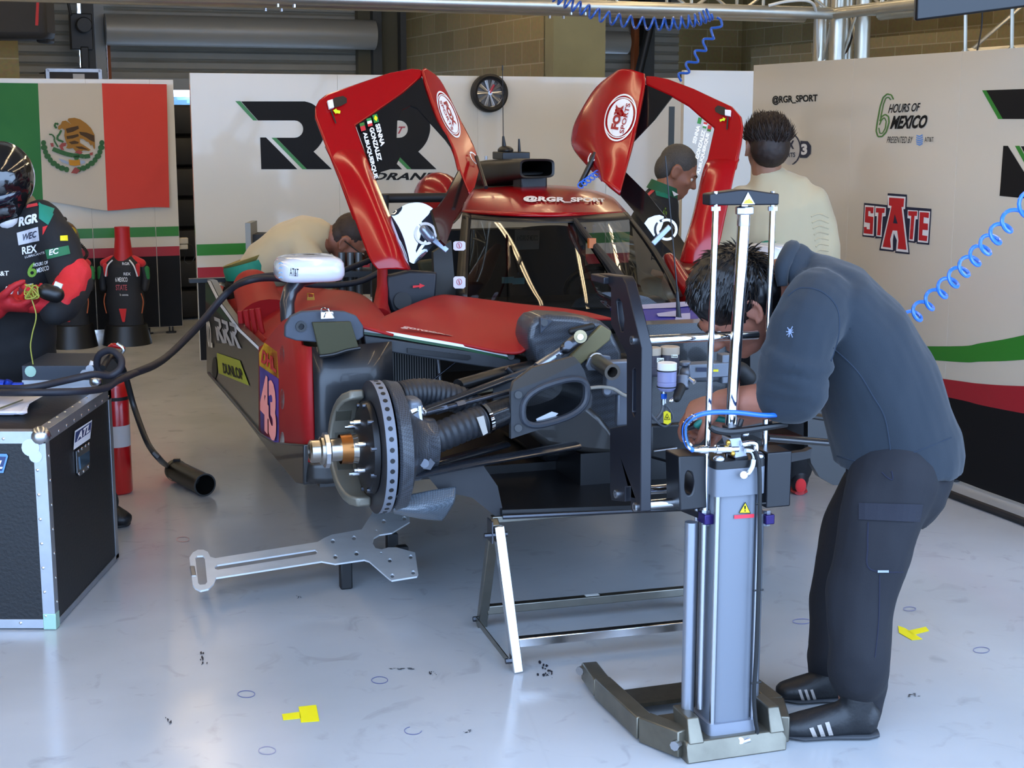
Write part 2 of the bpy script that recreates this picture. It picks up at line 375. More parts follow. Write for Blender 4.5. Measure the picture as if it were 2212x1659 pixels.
sub_g('bottom_bar', d1, MB().box((3.08, 16.43, 2.09), (2.84, .05, .12)), mat('rail_grey', '8f8f8a', .5))
sub_g('crank_box', d1, MB().box((1.4, 16.1, 2.6), (.22, .16, .36)).cyl((1.42, 16.0, 2.66), (1.42, 15.9, 2.66), .08).box((1.42, 16.05, 2.25), (.08, .08, .4)).cyl((1.3, 15.98, 2.75), (1.26, 15.98, 3.0), .015), mat('machine_black', '1d1e1f', .5), bev=.01)
sub_g('roller_drum', d3, MB().cyl((5.1, 16.1, 2.6), (7.55, 16.1, 2.6), .13, n=24), mat('roller_steel', '8d8b84', .4, .15))
sub_g('guide_rail', d3, MB().box((7.75, 16.3, 2.1), (.06, .1, 4.2)), mat('rust_orange', '8f4a1e', .7)); sub_g('guide_rail', d3, MB().box((7.9, 16.28, 2.1), (.14, .12, 4.2)), mat('rail_dark', '3c3d3b', .6))
sub_g('crank_box', d3, MB().box((7.85, 16.0, 3.0), (.34, .2, .4)).cyl((7.8, 15.9, 3.05), (7.8, 15.75, 3.05), .12).cyl((7.8, 16, 2.8), (7.65, 16, 2.2), .05), mat('machine_black', '1d1e1f', .5), bev=.01)
# paddock seen through the open shutter
aw = thing('paddock_awning', gw(2, 22.0), 'pale blue striped awning outside beyond the raised shutter', 'awning')
mb = MB()
for i in range(60): pass
g = [[gw(-2 + 8 * i / 60, 22.0 + .05 * math.sin(i * 1.1 + j), 1.78 + .043 * j) for i in range(61)] for j in range(7)]
part('fabric', sheet(g), mat('awning_blue', '8fb3cc', .6), aw, sol=.01)
part('pole', MB().cyl(gw(1.2, 22.2, 0), gw(1.2, 22.2, 2.4), .03), STEEL, aw); part('pole', MB().cyl(gw(-1.9, 22.2, 0), gw(-1.9, 22.2, 2.4), .03), STEEL, aw); part('pole', MB().cyl(gw(5.9, 22.2, 0), gw(5.9, 22.2, 2.4), .03), STEEL, aw)
# fluorescent tubes hung along the depth of the garage
LAMP = emis('lamp_tube', 'ffe4ba', 7.2); HOUS = mat('lamp_housing', 'cfcfc8', .5)
first = None
for s in (-3.0, -.6, 1.8, 4.2, 6.6):
    for t in (3.0, 4.65, 6.3, 7.95, 9.6, 11.25, 12.9):
        if first is None:
            first = thing('ceiling_lamp', gw(s, t, 3.75), 'twin tube fluorescent batten hung under the garage ceiling', 'ceiling lamp', 'fluorescent battens')
            fl = (s, t)
            for ds in (-.05, .05): part('lamp_tube', MB().cyl(gw(s + ds, t - .75, 3.75), gw(s + ds, t + .75, 3.75), .019, n=8), LAMP, first)
            part('housing', MB().prism([gw(s - .09, t - .8, 3.79), gw(s + .09, t - .8, 3.79), gw(s + .05, t - .8, 3.85), gw(s - .05, t - .8, 3.85)], GD * 1.6), HOUS, first)
            part('hanger', MB().cyl(gw(s, t - .5, 3.85), gw(s, t - .5, 4.3), .006, n=6).cyl(gw(s, t + .5, 3.85), gw(s, t + .5, 4.3), .006, n=6), STEEL, first)
        else: dup(first, gw(s - fl[0], t - fl[1]))
# ---------------------------------------------------------------- partition panels
PZ0, PZ1 = .055, 2.03
def pan(s0, s1, t, label, nrm='t', s=None):
    """one free-standing white panel on adjustable feet; runs across (nrm t) or deep (nrm s)"""
    if nrm == 't': c = gw((s0 + s1) / 2, t, 0); ax = (GE, GD, Z)
    else: c = gw(s, (s0 + s1) / 2, 0); ax = (GD, GE, Z)
    o = thing('partition_panel', c, label, 'partition panel', None); w = abs(s1 - s0) - .0008
    back = .02 if True else 0
    part('board', MB().box(c + ax[1] * .02 + Z * (PZ0 + PZ1) / 2, (w, .04, PZ1 - PZ0), ax), WHITE, o, sm=0, bev=.0012)
    for k in (-1, 1):
        q = c + ax[0] * k * (w / 2 - .08) + ax[1] * .02
        part('foot', MB().cyl(q, q + Z * .012, .03, n=12).cyl(q, q + Z * PZ0, .007, n=8), RUBBER, o)
    return o
def band(o, P, m, name='stripe', off=.002):
    """printed area: pixel outline(s) on the panel's plane P"""
    mb = MB()
    for poly in P[1]:
        q = [P[0](x, y) for x, y in poly]; n = (q[1] - q[0]).cross(q[-1] - q[0]).normalized() if len(q) > 2 else Z
        c = sum(q, V((0, 0, 0))) / len(q)
        n = P[2]
        mb.add([p - n * off for p in q], [tuple(range(len(q)))])
    return part(name, mb, m, o, sm=0)
def zbands(o, s0, s1, t):
    for z0, z1, m in ((.79, .868, GREEN), (.632, .708, DKRED), (PZ0 + .002, .632, BLACK)):
        part('stripe' if m is not BLACK else 'skirt_print', MB().add([gw(s0 + .003, t - .002, z0), gw(s1 - .003, t - .002, z0), gw(s1 - .003, t - .002, z1), gw(s0 + .003, t - .002, z1)], [(0, 1, 2, 3)]), m, o, sm=0)
T1, T2 = 10.36, 12.2
def sx(px, t): p = ont(px, 300, t); return p.dot(GE)
edges = [sx(415, T1), sx(731, T1), sx(1032, T1), sx(1310, T1), sx(1310, T1) + 1.0, sx(1310, T1) + 1.6]
names = ['white back panel left of the car printed with a large black letter R', 'white back panel behind the raised right door printed with letter R and MORAND', 'plain white back panel behind the car roof carrying the tyre clock', 'plain white back panel seen through the left door window', 'plain white back panel furthest to the right behind the driver in white']
PB = [pan(edges[i], edges[i + 1], T1, names[i]) for i in range(5)]
for i, o in enumerate(PB): zbands(o, edges[i], edges[i + 1], T1)
pl1 = lambda x, y: ont(x, y, T1)
K = .3165
RP = [(1645, 692)] + [(p.x, p.y) for p in crom([V((x, y, 0)) for x, y in ((2080, 692), (2130, 708), (2180, 750), (2212, 810), (2222, 880), (2205, 950), (2175, 1000), (2140, 1035))], 4)] + [(2265, 1155), (2095, 1155), (1885, 940)] + [(2010 + 59 * math.sin(R(18 * k)), 881 + 59 * math.cos(R(18 * k))) for k in range(11)] + [(1760, 822)]
RT = [(1775, 938), (1815, 938), (2030, 1155), (1783, 1155)]; RG = [[(1605, 690), (1640, 690), (1757, 822), (1728, 822)], [(1852, 940), (1884, 940), (2095, 1155), (2064, 1155)]]
for dx, o in ((0, PB[0]), (226, PB[1])):
    sc = lambda P: [(x * K + dx, y * K) for x, y in P]
    band(o, (pl1, [sc(RP), sc(RT)], GD), BLACK, 'letter_print'); band(o, (pl1, [sc(q) for q in RG], GD), GREEN, 'letter_edge_print')
def ptext(body, q, plane, m, o, n, bold=.02, shear=0, space=1, name='lettering', off=.003):
    P = [plane(x, y) - n * off for x, y in q]; return lettering(body, qmap(*P, off=0), m, o, name, bold, shear, space)
ptext('SPORT', [(800, 289), (872, 289), (876, 273), (804, 273)], pl1, DKRED, PB[1], GD, .03, .25)
ptext('MORAND', [(768, 389), (944, 389), (949, 373), (773, 373)], pl1, BLACK, PB[1], GD, .035, .2, 1.05)
# flag panel row
fe = [-2.4, -.55, sx(196, T2) - .02, sx(328, T2), sx(397, 12.2) - .01]
fe[4] = ont(385, 450, T2).dot(GE)
fl_names = ['white panel at the far left behind the flag and helmeted driver', 'white panel behind the eagle of the flag', 'white panel behind the suit stand with red neck', 'narrow white panel at the right end of the flag wall']
PF = [pan(fe[i], fe[i + 1], T2, fl_names[i]) for i in range(4)]
for i, o in enumerate(PF): zbands(o, fe[i], fe[i + 1], T2)
# right wall
SR = 4.45
tr = [ons(1618, 500, SR).dot(GD), ons(1830, 500, SR).dot(GD), ons(2058, 500, SR).dot(GD), ons(2058, 500, SR).dot(GD) - 1.6]
rn = ['white side panel behind the driver in white with small black lettering', 'white side panel with the red STATE and 6 Hours of Mexico logos', 'white side panel nearest the camera with a huge black letter']
PR = [pan(tr[i + 1], tr[i], 0, rn[i], 's', SR) for i in range(3)]
pr = lambda x, y: ons(x, y, SR)
cut = [1618, 1830, 2058, 2420]
gt = [(1618, 735), (1830, 745), (2058, 748), (2120, 741), (2212, 724), (2420, 670)]; gb = [(1618, 752), (1830, 762), (2058, 781), (2120, 781), (2212, 777), (2420, 755)]
rt = [(1618, 765), (1830, 790), (2058, 821), (2120, 829), (2212, 834), (2420, 836)]; rb = [(1618, 785), (1830, 815), (2058, 860), (2120, 875), (2212, 893), (2420, 930)]
bb = [(1618, 873), (1830, 952), (2058, 1033), (2120, 1056), (2212, 1089), (2420, 1164)]
for i, (o, lo, hi) in enumerate(((PR[0], 0, 1), (PR[1], 1, 2), (PR[2], 2, 5))):
    for up, dn, m, nm in ((gt, gb, GREEN, 'stripe'), (rt, rb, DKRED, 'stripe'), (rb, bb, BLACK, 'skirt_print')):
        U = crom([pr(*p) for p in up], 6)[lo * 6:hi * 6 + 1]; D_ = crom([pr(*p) for p in dn], 6)[lo * 6:hi * 6 + 1]
        mb = MB(); sheet([[p - GE * .002 for p in U], [p - GE * .002 for p in D_]], mb); part(nm, mb, m, o, sm=0)
ptext('@RGR_SPORT', [(1669, 227), (1767, 223), (1767, 203), (1669, 207)], pr, BLACK, PR[0], GE, .03)
NAVY = mat('navy_print', '1a2038', .45); GREY = mat('grey_print', 'b4b2b0', .4)
band(PR[0], (pr, [disc(1706, 322, 22, 34)], GE), GREY, 'logo_disc_print'); band(PR[0], (pr, [q for q in ringpoly(1706, 322, 25, 35, 3, -75, 75)], GE), NAVY, 'logo_ring_print')
band(PR[0], (pr, [[(1730, 304), (1746, 305), (1753, 315), (1752, 332), (1744, 341), (1729, 341)]], GE), NAVY, 'logo_tab_print', .003)
ptext('FOX', [(1684, 324), (1717, 322), (1717, 303), (1684, 305)], pr, NAVY, PR[0], GE, .05, off=.004); ptext('SPORTS', [(1684, 341), (1719, 339), (1719, 329), (1684, 331)], pr, NAVY, PR[0], GE, .02, off=.004)
ptext('3', [(1732, 335), (1745, 334), (1745, 310), (1732, 311)], pr, WPRINT, PR[0], GE, .05, off=.004)
band(PR[0], (pr, [[(1707, 372), (1712, 392), (1704, 391), (1701, 384)], [(1709, 372), (1719, 392), (1714, 391)]], GE), mat('gold_print', 'a8962c', .5), 'logo_mark_print')
# six hours logo
G6 = mat('mid_green_print', '4d7a3c', .5)
six = [(1931, 215), (1926, 205), (1917, 203), (1908, 211), (1902, 230), (1896, 262), (1893, 283), (1897, 295), (1906, 295), (1915, 285), (1921, 265), (1920, 252), (1913, 247), (1905, 252), (1901, 262)]
six2 = [(1925, 216), (1920, 210), (1914, 212), (1909, 225), (1903, 254)]; six3 = [(1899, 276), (1901, 288), (1907, 288), (1913, 277), (1915, 262), (1911, 254), (1905, 259), (1900, 270)]
band(PR[1], (pr, stroke(six, 3.2) + stroke(six2, 2.6) + stroke(six3, 2.6), GE), G6, 'logo_digit_print')
ptext('HOURS OF', [(1919, 245), (1988, 240), (1990, 222), (1922, 225)], pr, BLACK, PR[1], GE, .015, .25); ptext('MEXICO', [(1923, 279), (2001, 277), (2006, 248), (1928, 250)], pr, BLACK, PR[1], GE, .04, .25)
ptext('PRESENTED BY', [(1916, 309), (1972, 309), (1974, 295), (1918, 295)], pr, BLACK, PR[1], GE, .0, .2); ptext('AT&T', [(1998, 307), (2018, 306), (2018, 296), (1998, 296)], pr, BLACK, PR[1], GE, .0)
band(PR[1], (pr, [[(1979 + abs(k - 2) * .9, 291 + k * 4.6), (1987, 293.5 + k * 4.6), (1995 - abs(k - 2) * .9, 290 + k * 4.6), (1995 - abs(k - 2) * .6, 292.5 + k * 4.6), (1987, 296.5 + k * 4.6), (1979 + abs(k - 2) * .6, 293.5 + k * 4.6)] for k in range(5)], GE), LTBLUE, 'globe_print')
# STATE logo: dark backing, white line, red letters
S2 = lambda P: [(1780 + x * .217, 380 + y * .217) for x, y in P]
RL = mat('bright_red_print', 'b51f27', .4)
back = [(402, 268), (632, 290), (637, 172), (830, 186), (826, 308), (1073, 328), (1050, 686), (925, 674), (925, 655), (905, 668), (842, 658), (856, 780), (712, 766), (712, 742), (690, 755), (552, 740), (575, 620), (512, 622), (516, 600), (498, 614), (385, 602)]
band(PR[1], (pr, [S2(back)], GE), NAVY, 'logo_backing_print', .002)
wh = [[(638, 195), (818, 208), (812, 330), (795, 330), (845, 762), (722, 748), (730, 640), (700, 570), (690, 640), (690, 738), (570, 722), (665, 320), (640, 318)],
      [(412, 290), (508, 298), (500, 598), (395, 588)], [(515, 300), (622, 312), (618, 400), (590, 405), (578, 608), (525, 600), (530, 400), (512, 400)],
      [(838, 338), (942, 346), (938, 432), (918, 432), (900, 650), (850, 642), (862, 425), (835, 420)], [(952, 346), (1062, 354), (1040, 668), (938, 658)]]
band(PR[1], (pr, [S2(q) for q in wh], GE), WPRINT, 'logo_outline_print', .003)
rd = [[(655, 215), (805, 225), (798, 308), (778, 310), (828, 736), (740, 725), (748, 640), (735, 545), (690, 542), (665, 630), (672, 715), (590, 705), (680, 300), (652, 292)],
      [(420, 308), (500, 312), (496, 372), (470, 372), (468, 350), (448, 350), (446, 400), (498, 408), (490, 580), (402, 570), (404, 508), (430, 508), (432, 530), (462, 532), (464, 470), (412, 460)],
      [(525, 318), (612, 322), (608, 368), (585, 368), (568, 592), (535, 590), (548, 366), (522, 364)], [(845, 350), (936, 352), (930, 400), (908, 396), (890, 632), (858, 630), (875, 398), (846, 394)],
      [(960, 360), (1052, 366), (1048, 420), (1000, 410), (996, 470), (1042, 475), (1040, 540), (988, 536), (984, 590), (1036, 598), (1030, 650), (948, 640)]]
band(PR[1], (pr, [S2(q) for q in rd], GE), RL, 'logo_letters_print', .004)
band(PR[1], (pr, [S2([(712, 380), (742, 476), (696, 470)])], GE), NAVY, 'logo_detail_print', .005)
# huge R on the nearest side panel
band(PR[2], (pr, [[(2131, 195), (2330, 188), (2330, 257), (2167, 257)], [(2168, 315), (2178, 315), (2250, 432), (2160, 423)], [(2206, 316), (2330, 316), (2330, 440), (2268, 434)]], GE), BLACK, 'letter_print')
band(PR[2], (pr, [[(2122, 195), (2131, 195), (2167, 257), (2157, 257)], [(2193, 315), (2203, 315), (2268, 434), (2258, 433)]], GE), GREEN, 'letter_edge_print')
# short return panel with glossy top beside the side wall
PN = pan(4.47, 5.35, 8.66, 'short white return panel in the corner behind the raised left door'); zbands(PN, 4.47, 5.35, 8.66)
# ---------------------------------------------------------------- truss overhead
TRM = mat('truss_aluminium', 'bdb9ab', .35, .85, var=.1, vscale=10)
def truss(p, q, label, w=.29, loc=None, cr=.032, faces=True, n=None):
    p, q = V(p), V(q); d = (q - p).normalized(); L = (q - p).length
    x = d.cross(Z) if abs(d.z) < .9 else GE.copy(); x.normalize(); y = x.cross(d).normalized()
    o = thing('lighting_truss', p, label, 'truss')
    cs = [x * i * w / 2 + y * j * w / 2 for i, j in ((-1, -1), (1, -1), (1, 1), (-1, 1))]
    for c in cs: part('chord', MB().cyl(p + c, q + c, cr, n=12), TRM, o)
    k = n or max(2, int(L / .42)); br = MB()
    for a in range(4):
        c0, c1 = cs[a], cs[(a + 1) % 4]
        for i in range(k):
            t0, t1 = p + d * L * i / k, p + d * L * (i + 1) / k
            br.cyl(*((t0 + c0, t1 + c1) if i % 2 else (t0 + c1, t1 + c0)), .009, n=6); br.cyl(t0 + c0, t0 + c1, .009, n=6)
    part('bracing', br, TRM, o)
    for i in range(1, max(2, int(L / 1.35))):
        for c in cs[:2]: cl = MB(); a = p + d * (L * i / max(2, int(L / 1.35))) + c; cl.cyl(a - d * .06, a + d * .06, .03, n=12); cl.cyl(a - d * .04 - Z * .045, a - d * .04, .008, n=6); cl.cyl(a + d * .04 - Z * .045, a + d * .04, .008, n=6); part('coupler', cl, STEEL, o)
    return o
tz = at(1390, 24, 8.2).z + .145
cs_, ct_ = 4.78, 7.35
truss(gw(-4.5, ct_, tz), gw(cs_ - .16, ct_, tz), 'long aluminium lattice truss running across above the car')
truss(gw(cs_, ct_ - .16, tz), gw(cs_, 1.9, tz), 'aluminium lattice truss running along above the right side panels')
o = truss(gw(cs_, ct_, .0), gw(cs_, ct_, tz), 'upright aluminium truss leg rising behind the white side panel', .165, cr=.044)
p0 = gw(4.9, 5.2, 1.72); truss(at(2135, 55, 7.3), at(2420, 38, 7.9), 'short aluminium truss piece behind the nearest side panel', .27)
# monitor hung at the upper right edge
mo = thing('hanging_monitor', at(2150, 10, 6.2), 'black flat screen hung at the upper right edge', 'monitor')
c = at(2130, -45, 6.2)
part('screen_frame', MB().box(c, (.56, .06, .26), (V((.98, -.1, .12)).normalized(), V((.1, .98, .1)), Z)), mat('monitor_black', '0b0b0d', .3), mo, bev=.01)
part('mount', MB().cyl(c + Z * .1, c + Z * .4 + V((0, .1, 0)), .02), DKSTEEL, mo)
# cables
def cable(name, pts, r, m, label, cat, sm=8, n=8): return tag(part(name, MB().tube(pts, r, n, sm), m, None), label, cat)
cable('black_cable', [at(1842, 25, 8.6), at(1844, 60, 8.62), at(1832, 105, 8.6), at(1818, 120, 8.5), at(1812, 128, 8.48)], .006, RUBBER, 'thin black cable dangling from the truss above the side panel', 'cable')
cable('white_cable', [at(1660, 12, 8.2), at(1700, 3, 8.2), at(1745, 2, 8.2), at(1762, 22, 8.3), at(1765, 80, 8.5), at(1767, 135, 8.6)], .008, mat('white_cable', 'c9c5ba', .5), 'white cable running down the upright truss leg', 'cable')
cable('black_cable', [at(2122, 10, 7.0), at(2120, 60, 7.0), at(2111, 110, 6.95)], .004, RUBBER, 'thin black wire hanging from the black monitor', 'cable')
# hanging goods upper left
bag = thing('equipment_bag', at(30, 40, 11.5), 'dark equipment bag with red strap hung at upper left', 'bag')
part('bag_body', MB().box(at(20, 10, 11.6), (.62, .3, .52)), mat('bag_black', '1b1a1a', .7, bump=.4, bscale=12), bag, bev=.05)
part('strap', MB().prism([at(79, -5, 11.35), at(84, -5, 11.35), at(82, 55, 11.35), at(76, 55, 11.35)], (0, .01, 0)), mat('red_strap', 'a01218', .6), bag)
part('side_pocket', MB().box(at(96, 45, 11.7), (.09, .2, .34)), mat('bag_black2', '141313', .7), bag, bev=.02)
part('wall_bracket', MB().box(at(30, 78, 11.7), (.5, .4, .05)), DKSTEEL, bag)
pil = groom('trim_3', [((-.1, 13.0, 1.9), (1.44, .4, 3.8))], BR_S)
cs2 = thing('storage_case', at(160, 180, 14), 'black case with silver edging on top behind the flag wall', 'case')
c = at(158, 185, 13.6)
part('case_body', MB().box(c, (.46, .3, .28), (GE, GD, Z)), mat('case_black', '2a2522', .6), cs2, bev=.01)
for k in (-1, 1): part('edge_strip', MB().box(c + GE * .225 * k - GD * .15, (.03, .02, .28), (GE, GD, Z)), ALU, cs2)
part('edge_strip', MB().box(c + Z * .13 - GD * .15, (.46, .02, .03), (GE, GD, Z)), ALU, cs2)
part('name_sticker', MB().box(c + GE * .04 + Z * .05 - GD * .152, (.1, .004, .1), (GE, GD, Z)), GREY, cs2)
part('lid', MB().prism([at(92, 158, 13.9), at(185, 146, 13.9), at(192, 157, 13.9), at(92, 160, 13.9)], (0, -.1, 0)), RUBBER, cs2)
part('support_shelf', MB().box(c - Z * .2 + GD * .15, (.5, .5, .04), (GE, GD, Z)).box(c - Z * 1.0 + GD * .3, (.06, .06, 1.72), (GE, GD, Z)), DKSTEEL, cs2)
# tyre stack and floor-standing socket through the gap
ts0 = None; tp = gw(1.9, 13.3)
for i in range(7):
    if ts0 is None:
        ts0 = tag(part('spare_wheel', MB().lathe([(0, .2), (0, .29), (.02, .33), (.07, .345), (.19, .345), (.24, .33), (.26, .29), (.26, .2), (.0, .2)], tp + Z * .01, Z, 32, False), RUBBER, None), 'black race tyre in the stack seen through the gap beside the flag', 'tyre', 'tyre stack in the gap')
    else: q = ts0.copy(); COL.objects.link(q); q.location = (0, 0, .262 * i)
sk = thing('socket_box', ont(397, 528, 12.25), 'beige socket box with looped black lead on the edge of the flag wall', 'socket')
part('socket_body', MB().box(ont(395, 520, 12.25), (.08, .05, .05), (GE, GD, Z)).box(ont(396, 533, 12.25), (.07, .04, .04), (GE, GD, Z)), mat('socket_beige', 'b7ab92', .5), sk, bev=.006)
part('lead', MB().tube([ont(399, 527, 12.25), ont(414, 530, 12.27), ont(421, 552, 12.28), ont(410, 570, 12.28), ont(398, 563, 12.28), ont(402, 545, 12.27), ont(400, 533, 12.26)], .004, 6, 8), RUBBER, sk)
lo_b = tag(part('wooden_batten', MB().box(gw(2.2, 16.2, .02), (2.4, .1, .04), (GE, GD, Z)), mat('wood_brown', '8a5a34', .7), None), 'brown wooden batten on the floor below the raised shutter', 'batten')
# ---------------------------------------------------------------- flag
g = []
TF = T2 - .02
top = [(-62, 178), (82, 180), (220, 180), (360, 182)]; bot = [(-45, 440), (93, 438), (232, 452), (366, 450)]
NU, NV = 90, 40
def flagp(u, v):
    def ed(P, u): x = u * 3; i = min(int(x), 2); a = x - i; return P[i][0] * (1 - a) + P[i + 1][0] * a, P[i][1] * (1 - a) + P[i + 1][1] * a
    a, b = ed(top, u), ed(bot, u); px, py = a[0] * (1 - v) + b[0] * v, a[1] * (1 - v) + b[1] * v
    w = .006 * math.sin(9 * u + 5 * v) * v + .010 * math.sin((u - 1) * 22 + v * 9) * (u ** 3) * (1 - v * .4) + .010 * math.sin(u * 26 - v * 12) * (1 - u) ** 3
    return ont(px, py + 3 * math.sin(u * 12) * v * v, TF - .012 - abs(w))
fg = thing('mexican_flag', flagp(.5, 1), 'large green white and red flag with an eagle pinned along the white panels', 'flag')
for i, (nm, m) in enumerate((('green_stripe', mat('flag_green', '1f6b35', .8, sheen=.3)), ('white_stripe', mat('flag_white', 'b9b1a2', .85, sheen=.2)), ('red_stripe', mat('flag_red', 'c23a30', .85, sheen=.2)))):
    gg = [[flagp((i + k / 24) / 3, v / 24) for k in range(25)] for v in range(25)]
    part(nm, sheet(gg), m, fg)
def fpx(x, y):      # emblem drawn in its own square, x right 0..1, y down 0..1
    px, py = 90 + x * 134, 254 + y * 122; p = ont(px, py, TF - .026); return p
def emb(name, polys, m, k=0): 
    mb = MB()
    for P in polys: mb.add([fpx(*p) - GD * .0008 * k for p in P], [tuple(range(len(P)))])
    part(name, mb, m, fg, sm=0)
e = lambda L: [((x - 195) / 840, (y - 230) / 760) for x, y in L]
OCH = mat('eagle_ochre', '8f6321', .8); BRN = mat('eagle_brown', '3f2a12', .8); LEAF = mat('leaf_green', '2c5a33', .8); RST = mat('emblem_red', '8a3f3c', .8); GLD = mat('emblem_gold', 'b07a1e', .8); PBL = mat('emblem_blue', '8a9cb4', .8)
emb('eagle', [e([(415, 385), (420, 345), (455, 320), (470, 280), (520, 270), (560, 295), (600, 325), (545, 265), (560, 240), (640, 232), (720, 255), (800, 310), (865, 375), (910, 460), (918, 640), (905, 660), (880, 590), (860, 610), (830, 560), (800, 550), (760, 520), (710, 510), (715, 570), (780, 610), (860, 665), (830, 680), (760, 670), (700, 700), (660, 690), (620, 640), (560, 650), (525, 640), (545, 600), (520, 545), (500, 470), (510, 400), (470, 370), (440, 395)])], OCH)
emb('feathers', [e(q) for q in ([(520, 380), (600, 360), (690, 340), (700, 380), (620, 420), (540, 440)], [(700, 420), (800, 430), (905, 470), (912, 560), (860, 540), (800, 500), (720, 460)], [(530, 480), (600, 470), (690, 450), (700, 480), (620, 510), (540, 520)], [(560, 560), (640, 540), (700, 560), (690, 580), (600, 590)], [(650, 620), (740, 620), (830, 660), (800, 662), (700, 650)])], BRN, 1)
S_ = lambda P, w: [[(x, y) for x, y in q] for q in stroke(e(P), w)]
emb('snake', S_([(400, 370), (375, 355), (372, 320), (395, 305), (420, 325)], .035) + S_([(460, 400), (440, 445), (405, 490), (410, 530), (460, 545), (490, 560)], .035) + S_([(295, 455), (340, 460), (370, 500), (365, 540), (395, 590), (415, 625)], .025), LEAF)
emb('prickly_pear', S_([(345, 650), (440, 690), (530, 720), (620, 740), (700, 740), (770, 755), (850, 745)], .075) + [e([(630, 740), (710, 740), (690, 800), (640, 800)])], LEAF, 2)
emb('blossoms', [e(q) for q in ([(310, 575), (350, 570), (360, 620), (325, 625)], [(430, 610), (470, 570), (530, 570), (520, 610), (480, 625), (500, 670), (460, 665)], [(640, 700), (700, 660), (750, 700), (720, 725)], [(845, 705), (890, 695), (885, 735), (850, 740)], [(590, 975), (640, 905), (660, 900), (715, 940), (670, 985)])], RST, 3)
for sgn in (1, -1):
    lw = []
    for k in range(9):
        cx, cy = .5 - sgn * .47 * math.cos(R(k * 9.5 + 2)), .43 + .50 * math.sin(R(k * 9.5 + 2)); lw.append(disc(cx, cy, .042 + .012 * (k % 2), .05, 9))
    emb('wreath', lw, LEAF, 1)
emb('stone', [e([(560, 795), (640, 805), (710, 795), (720, 870), (640, 880), (575, 872)])], GLD, 3)
emb('ribbon', [e(q) for q in ([(420, 780), (500, 800), (560, 830), (550, 860), (470, 830)], [(715, 805), (780, 810), (790, 840), (720, 860)])], PBL, 2)
# ---------------------------------------------------------------- tyre-shaped wall clock
cc = ont(1056, 201, T1 - .03); ck = thing('tyre_clock', cc, 'round wall clock shaped like a tyre with spoked rim', 'clock')
rr = (ont(1095, 201, T1 - .03) - ont(1017, 201, T1 - .03)).length / 2
part('tyre_ring', MB().lathe([(0, rr * .72), (-.035, rr * .74), (-.05, rr * .86), (-.035, rr * .98), (0, rr), (.02, rr * .97), (.02, rr * .7)], cc, GD, 40, False), RUBBER, ck)
part('dial', MB().cyl(cc + GD * .012, cc + GD * .0, rr * .74, n=36), mat('dial_grey', '5d5a58', .4), ck)
part('rim', MB().lathe([(-.02, rr * .68), (-.03, rr * .72), (-.02, rr * .76), (-.01, rr * .72)], cc, GD, 40, False), STEEL, ck)
sp = MB()
for i in range(10):
    for dl in (-.07, .07):
        a = R(36 * i) + dl; sp.cyl(cc - GD * .012, cc + (GE * math.cos(a) + Z * math.sin(a)) * rr * .7 - GD * .012, .006, .008, n=6)
part('spokes', sp, STEEL, ck); part('hub', MB().cyl(cc - GD * .03, cc, .016, n=12), STEEL, ck)
a = R(62); part('clock_hand', MB().cyl(cc - GD * .022, cc + (GE * math.cos(a) + Z * math.sin(a)) * rr * .48 - GD * .022, .012, .008, n=6), mat('hand_red', 'b03a48', .5), ck)
# ---------------------------------------------------------------- marks on the floor
def tape(L, label, m=None, nm='floor_tape'):
    mb = MB()
    for P in L: mb.prism([onz(x, y, .0012) for x, y in P], (0, 0, .0008))
    return tag(part(nm, mb, m or mat('yellow_tape', 'e3d413', .5), None, sm=0), label, 'tape mark')
tape([[(645, 1527), (683, 1523), (690, 1558), (650, 1561)], [(609, 1543), (647, 1538), (650, 1552), (612, 1556)]], 'yellow tape T on the floor at lower left of the jack')
tape([[(1940, 1352), (1955, 1357), (1993, 1381), (1970, 1383), (1942, 1367)], [(1960, 1363), (2000, 1354), (2007, 1363), (1972, 1372)]], 'yellow tape arrow on the floor behind the bending mechanic')
fm = bpy.data.objects['floor']
def stain(px, py, w, h, k, c='22222a', n=9):
    mb = MB(); q = random.Random(k)
    for j in range(n):
        cx, cy = px + q.uniform(-w, w), py + q.uniform(-h, h); r = q.uniform(.1, .35)
        P = [(cx + w * r * q.uniform(.5, 1) * math.cos(a), cy + h * r * q.uniform(.5, 1) * math.sin(a)) for a in [i * .9 for i in range(7)]]
        mb.add([onz(x, y, .0015 + .0001 * j) for x, y in P], [tuple(range(7))])
    o = part('rubber_mark', mb, mat('mark_' + c, c, .6), None, sm=0); o.parent = fm; o.rotation_euler = (0, 0, -GA)
for a in ((1172, 1446, 14, 16, 1), (1185, 1455, 8, 10, 2), (866, 1443, 26, 3, 3), (362, 1558, 8, 10, 4), (1770, 1340, 8, 8, 5), (1975, 1501, 18, 4, 6), (935, 1456, 8, 7, 7), (440, 1422, 8, 14, 8), (1270, 1435, 6, 2, 9), (1496, 1374, 6, 6, 10), (645, 1290, 5, 3, 11), (1010, 1580, 10, 4, 12)): stain(*a)
for i, (px, py, rx, ry, c) in enumerate(((532, 1499, 19, 8, '5a5f92'), (820, 1469, 18, 8, '5a5f92'), (892, 1578, 19, 9, '5a5f92'), (577, 1621, 19, 9, '8a84a0'), (1732, 1342, 20, 6, '6a70a8'), (2120, 1404, 18, 7, '6a6f98'), (395, 1165, 14, 6, 'b08a8a'), (1965, 1315, 14, 5, '777aa0'))):
    mb = MB()
    for P in ringpoly(px, py, rx, ry, 1.3, 0, 360 if i != 2 else 250): mb.add([onz(x, y, .0014) for x, y in P], [(0, 1, 2, 3)])
    o = part('chalk_ring', mb, mat('ink_' + c, c, .6), None, sm=0); o.parent = fm; o.rotation_euler = (0, 0, -GA)
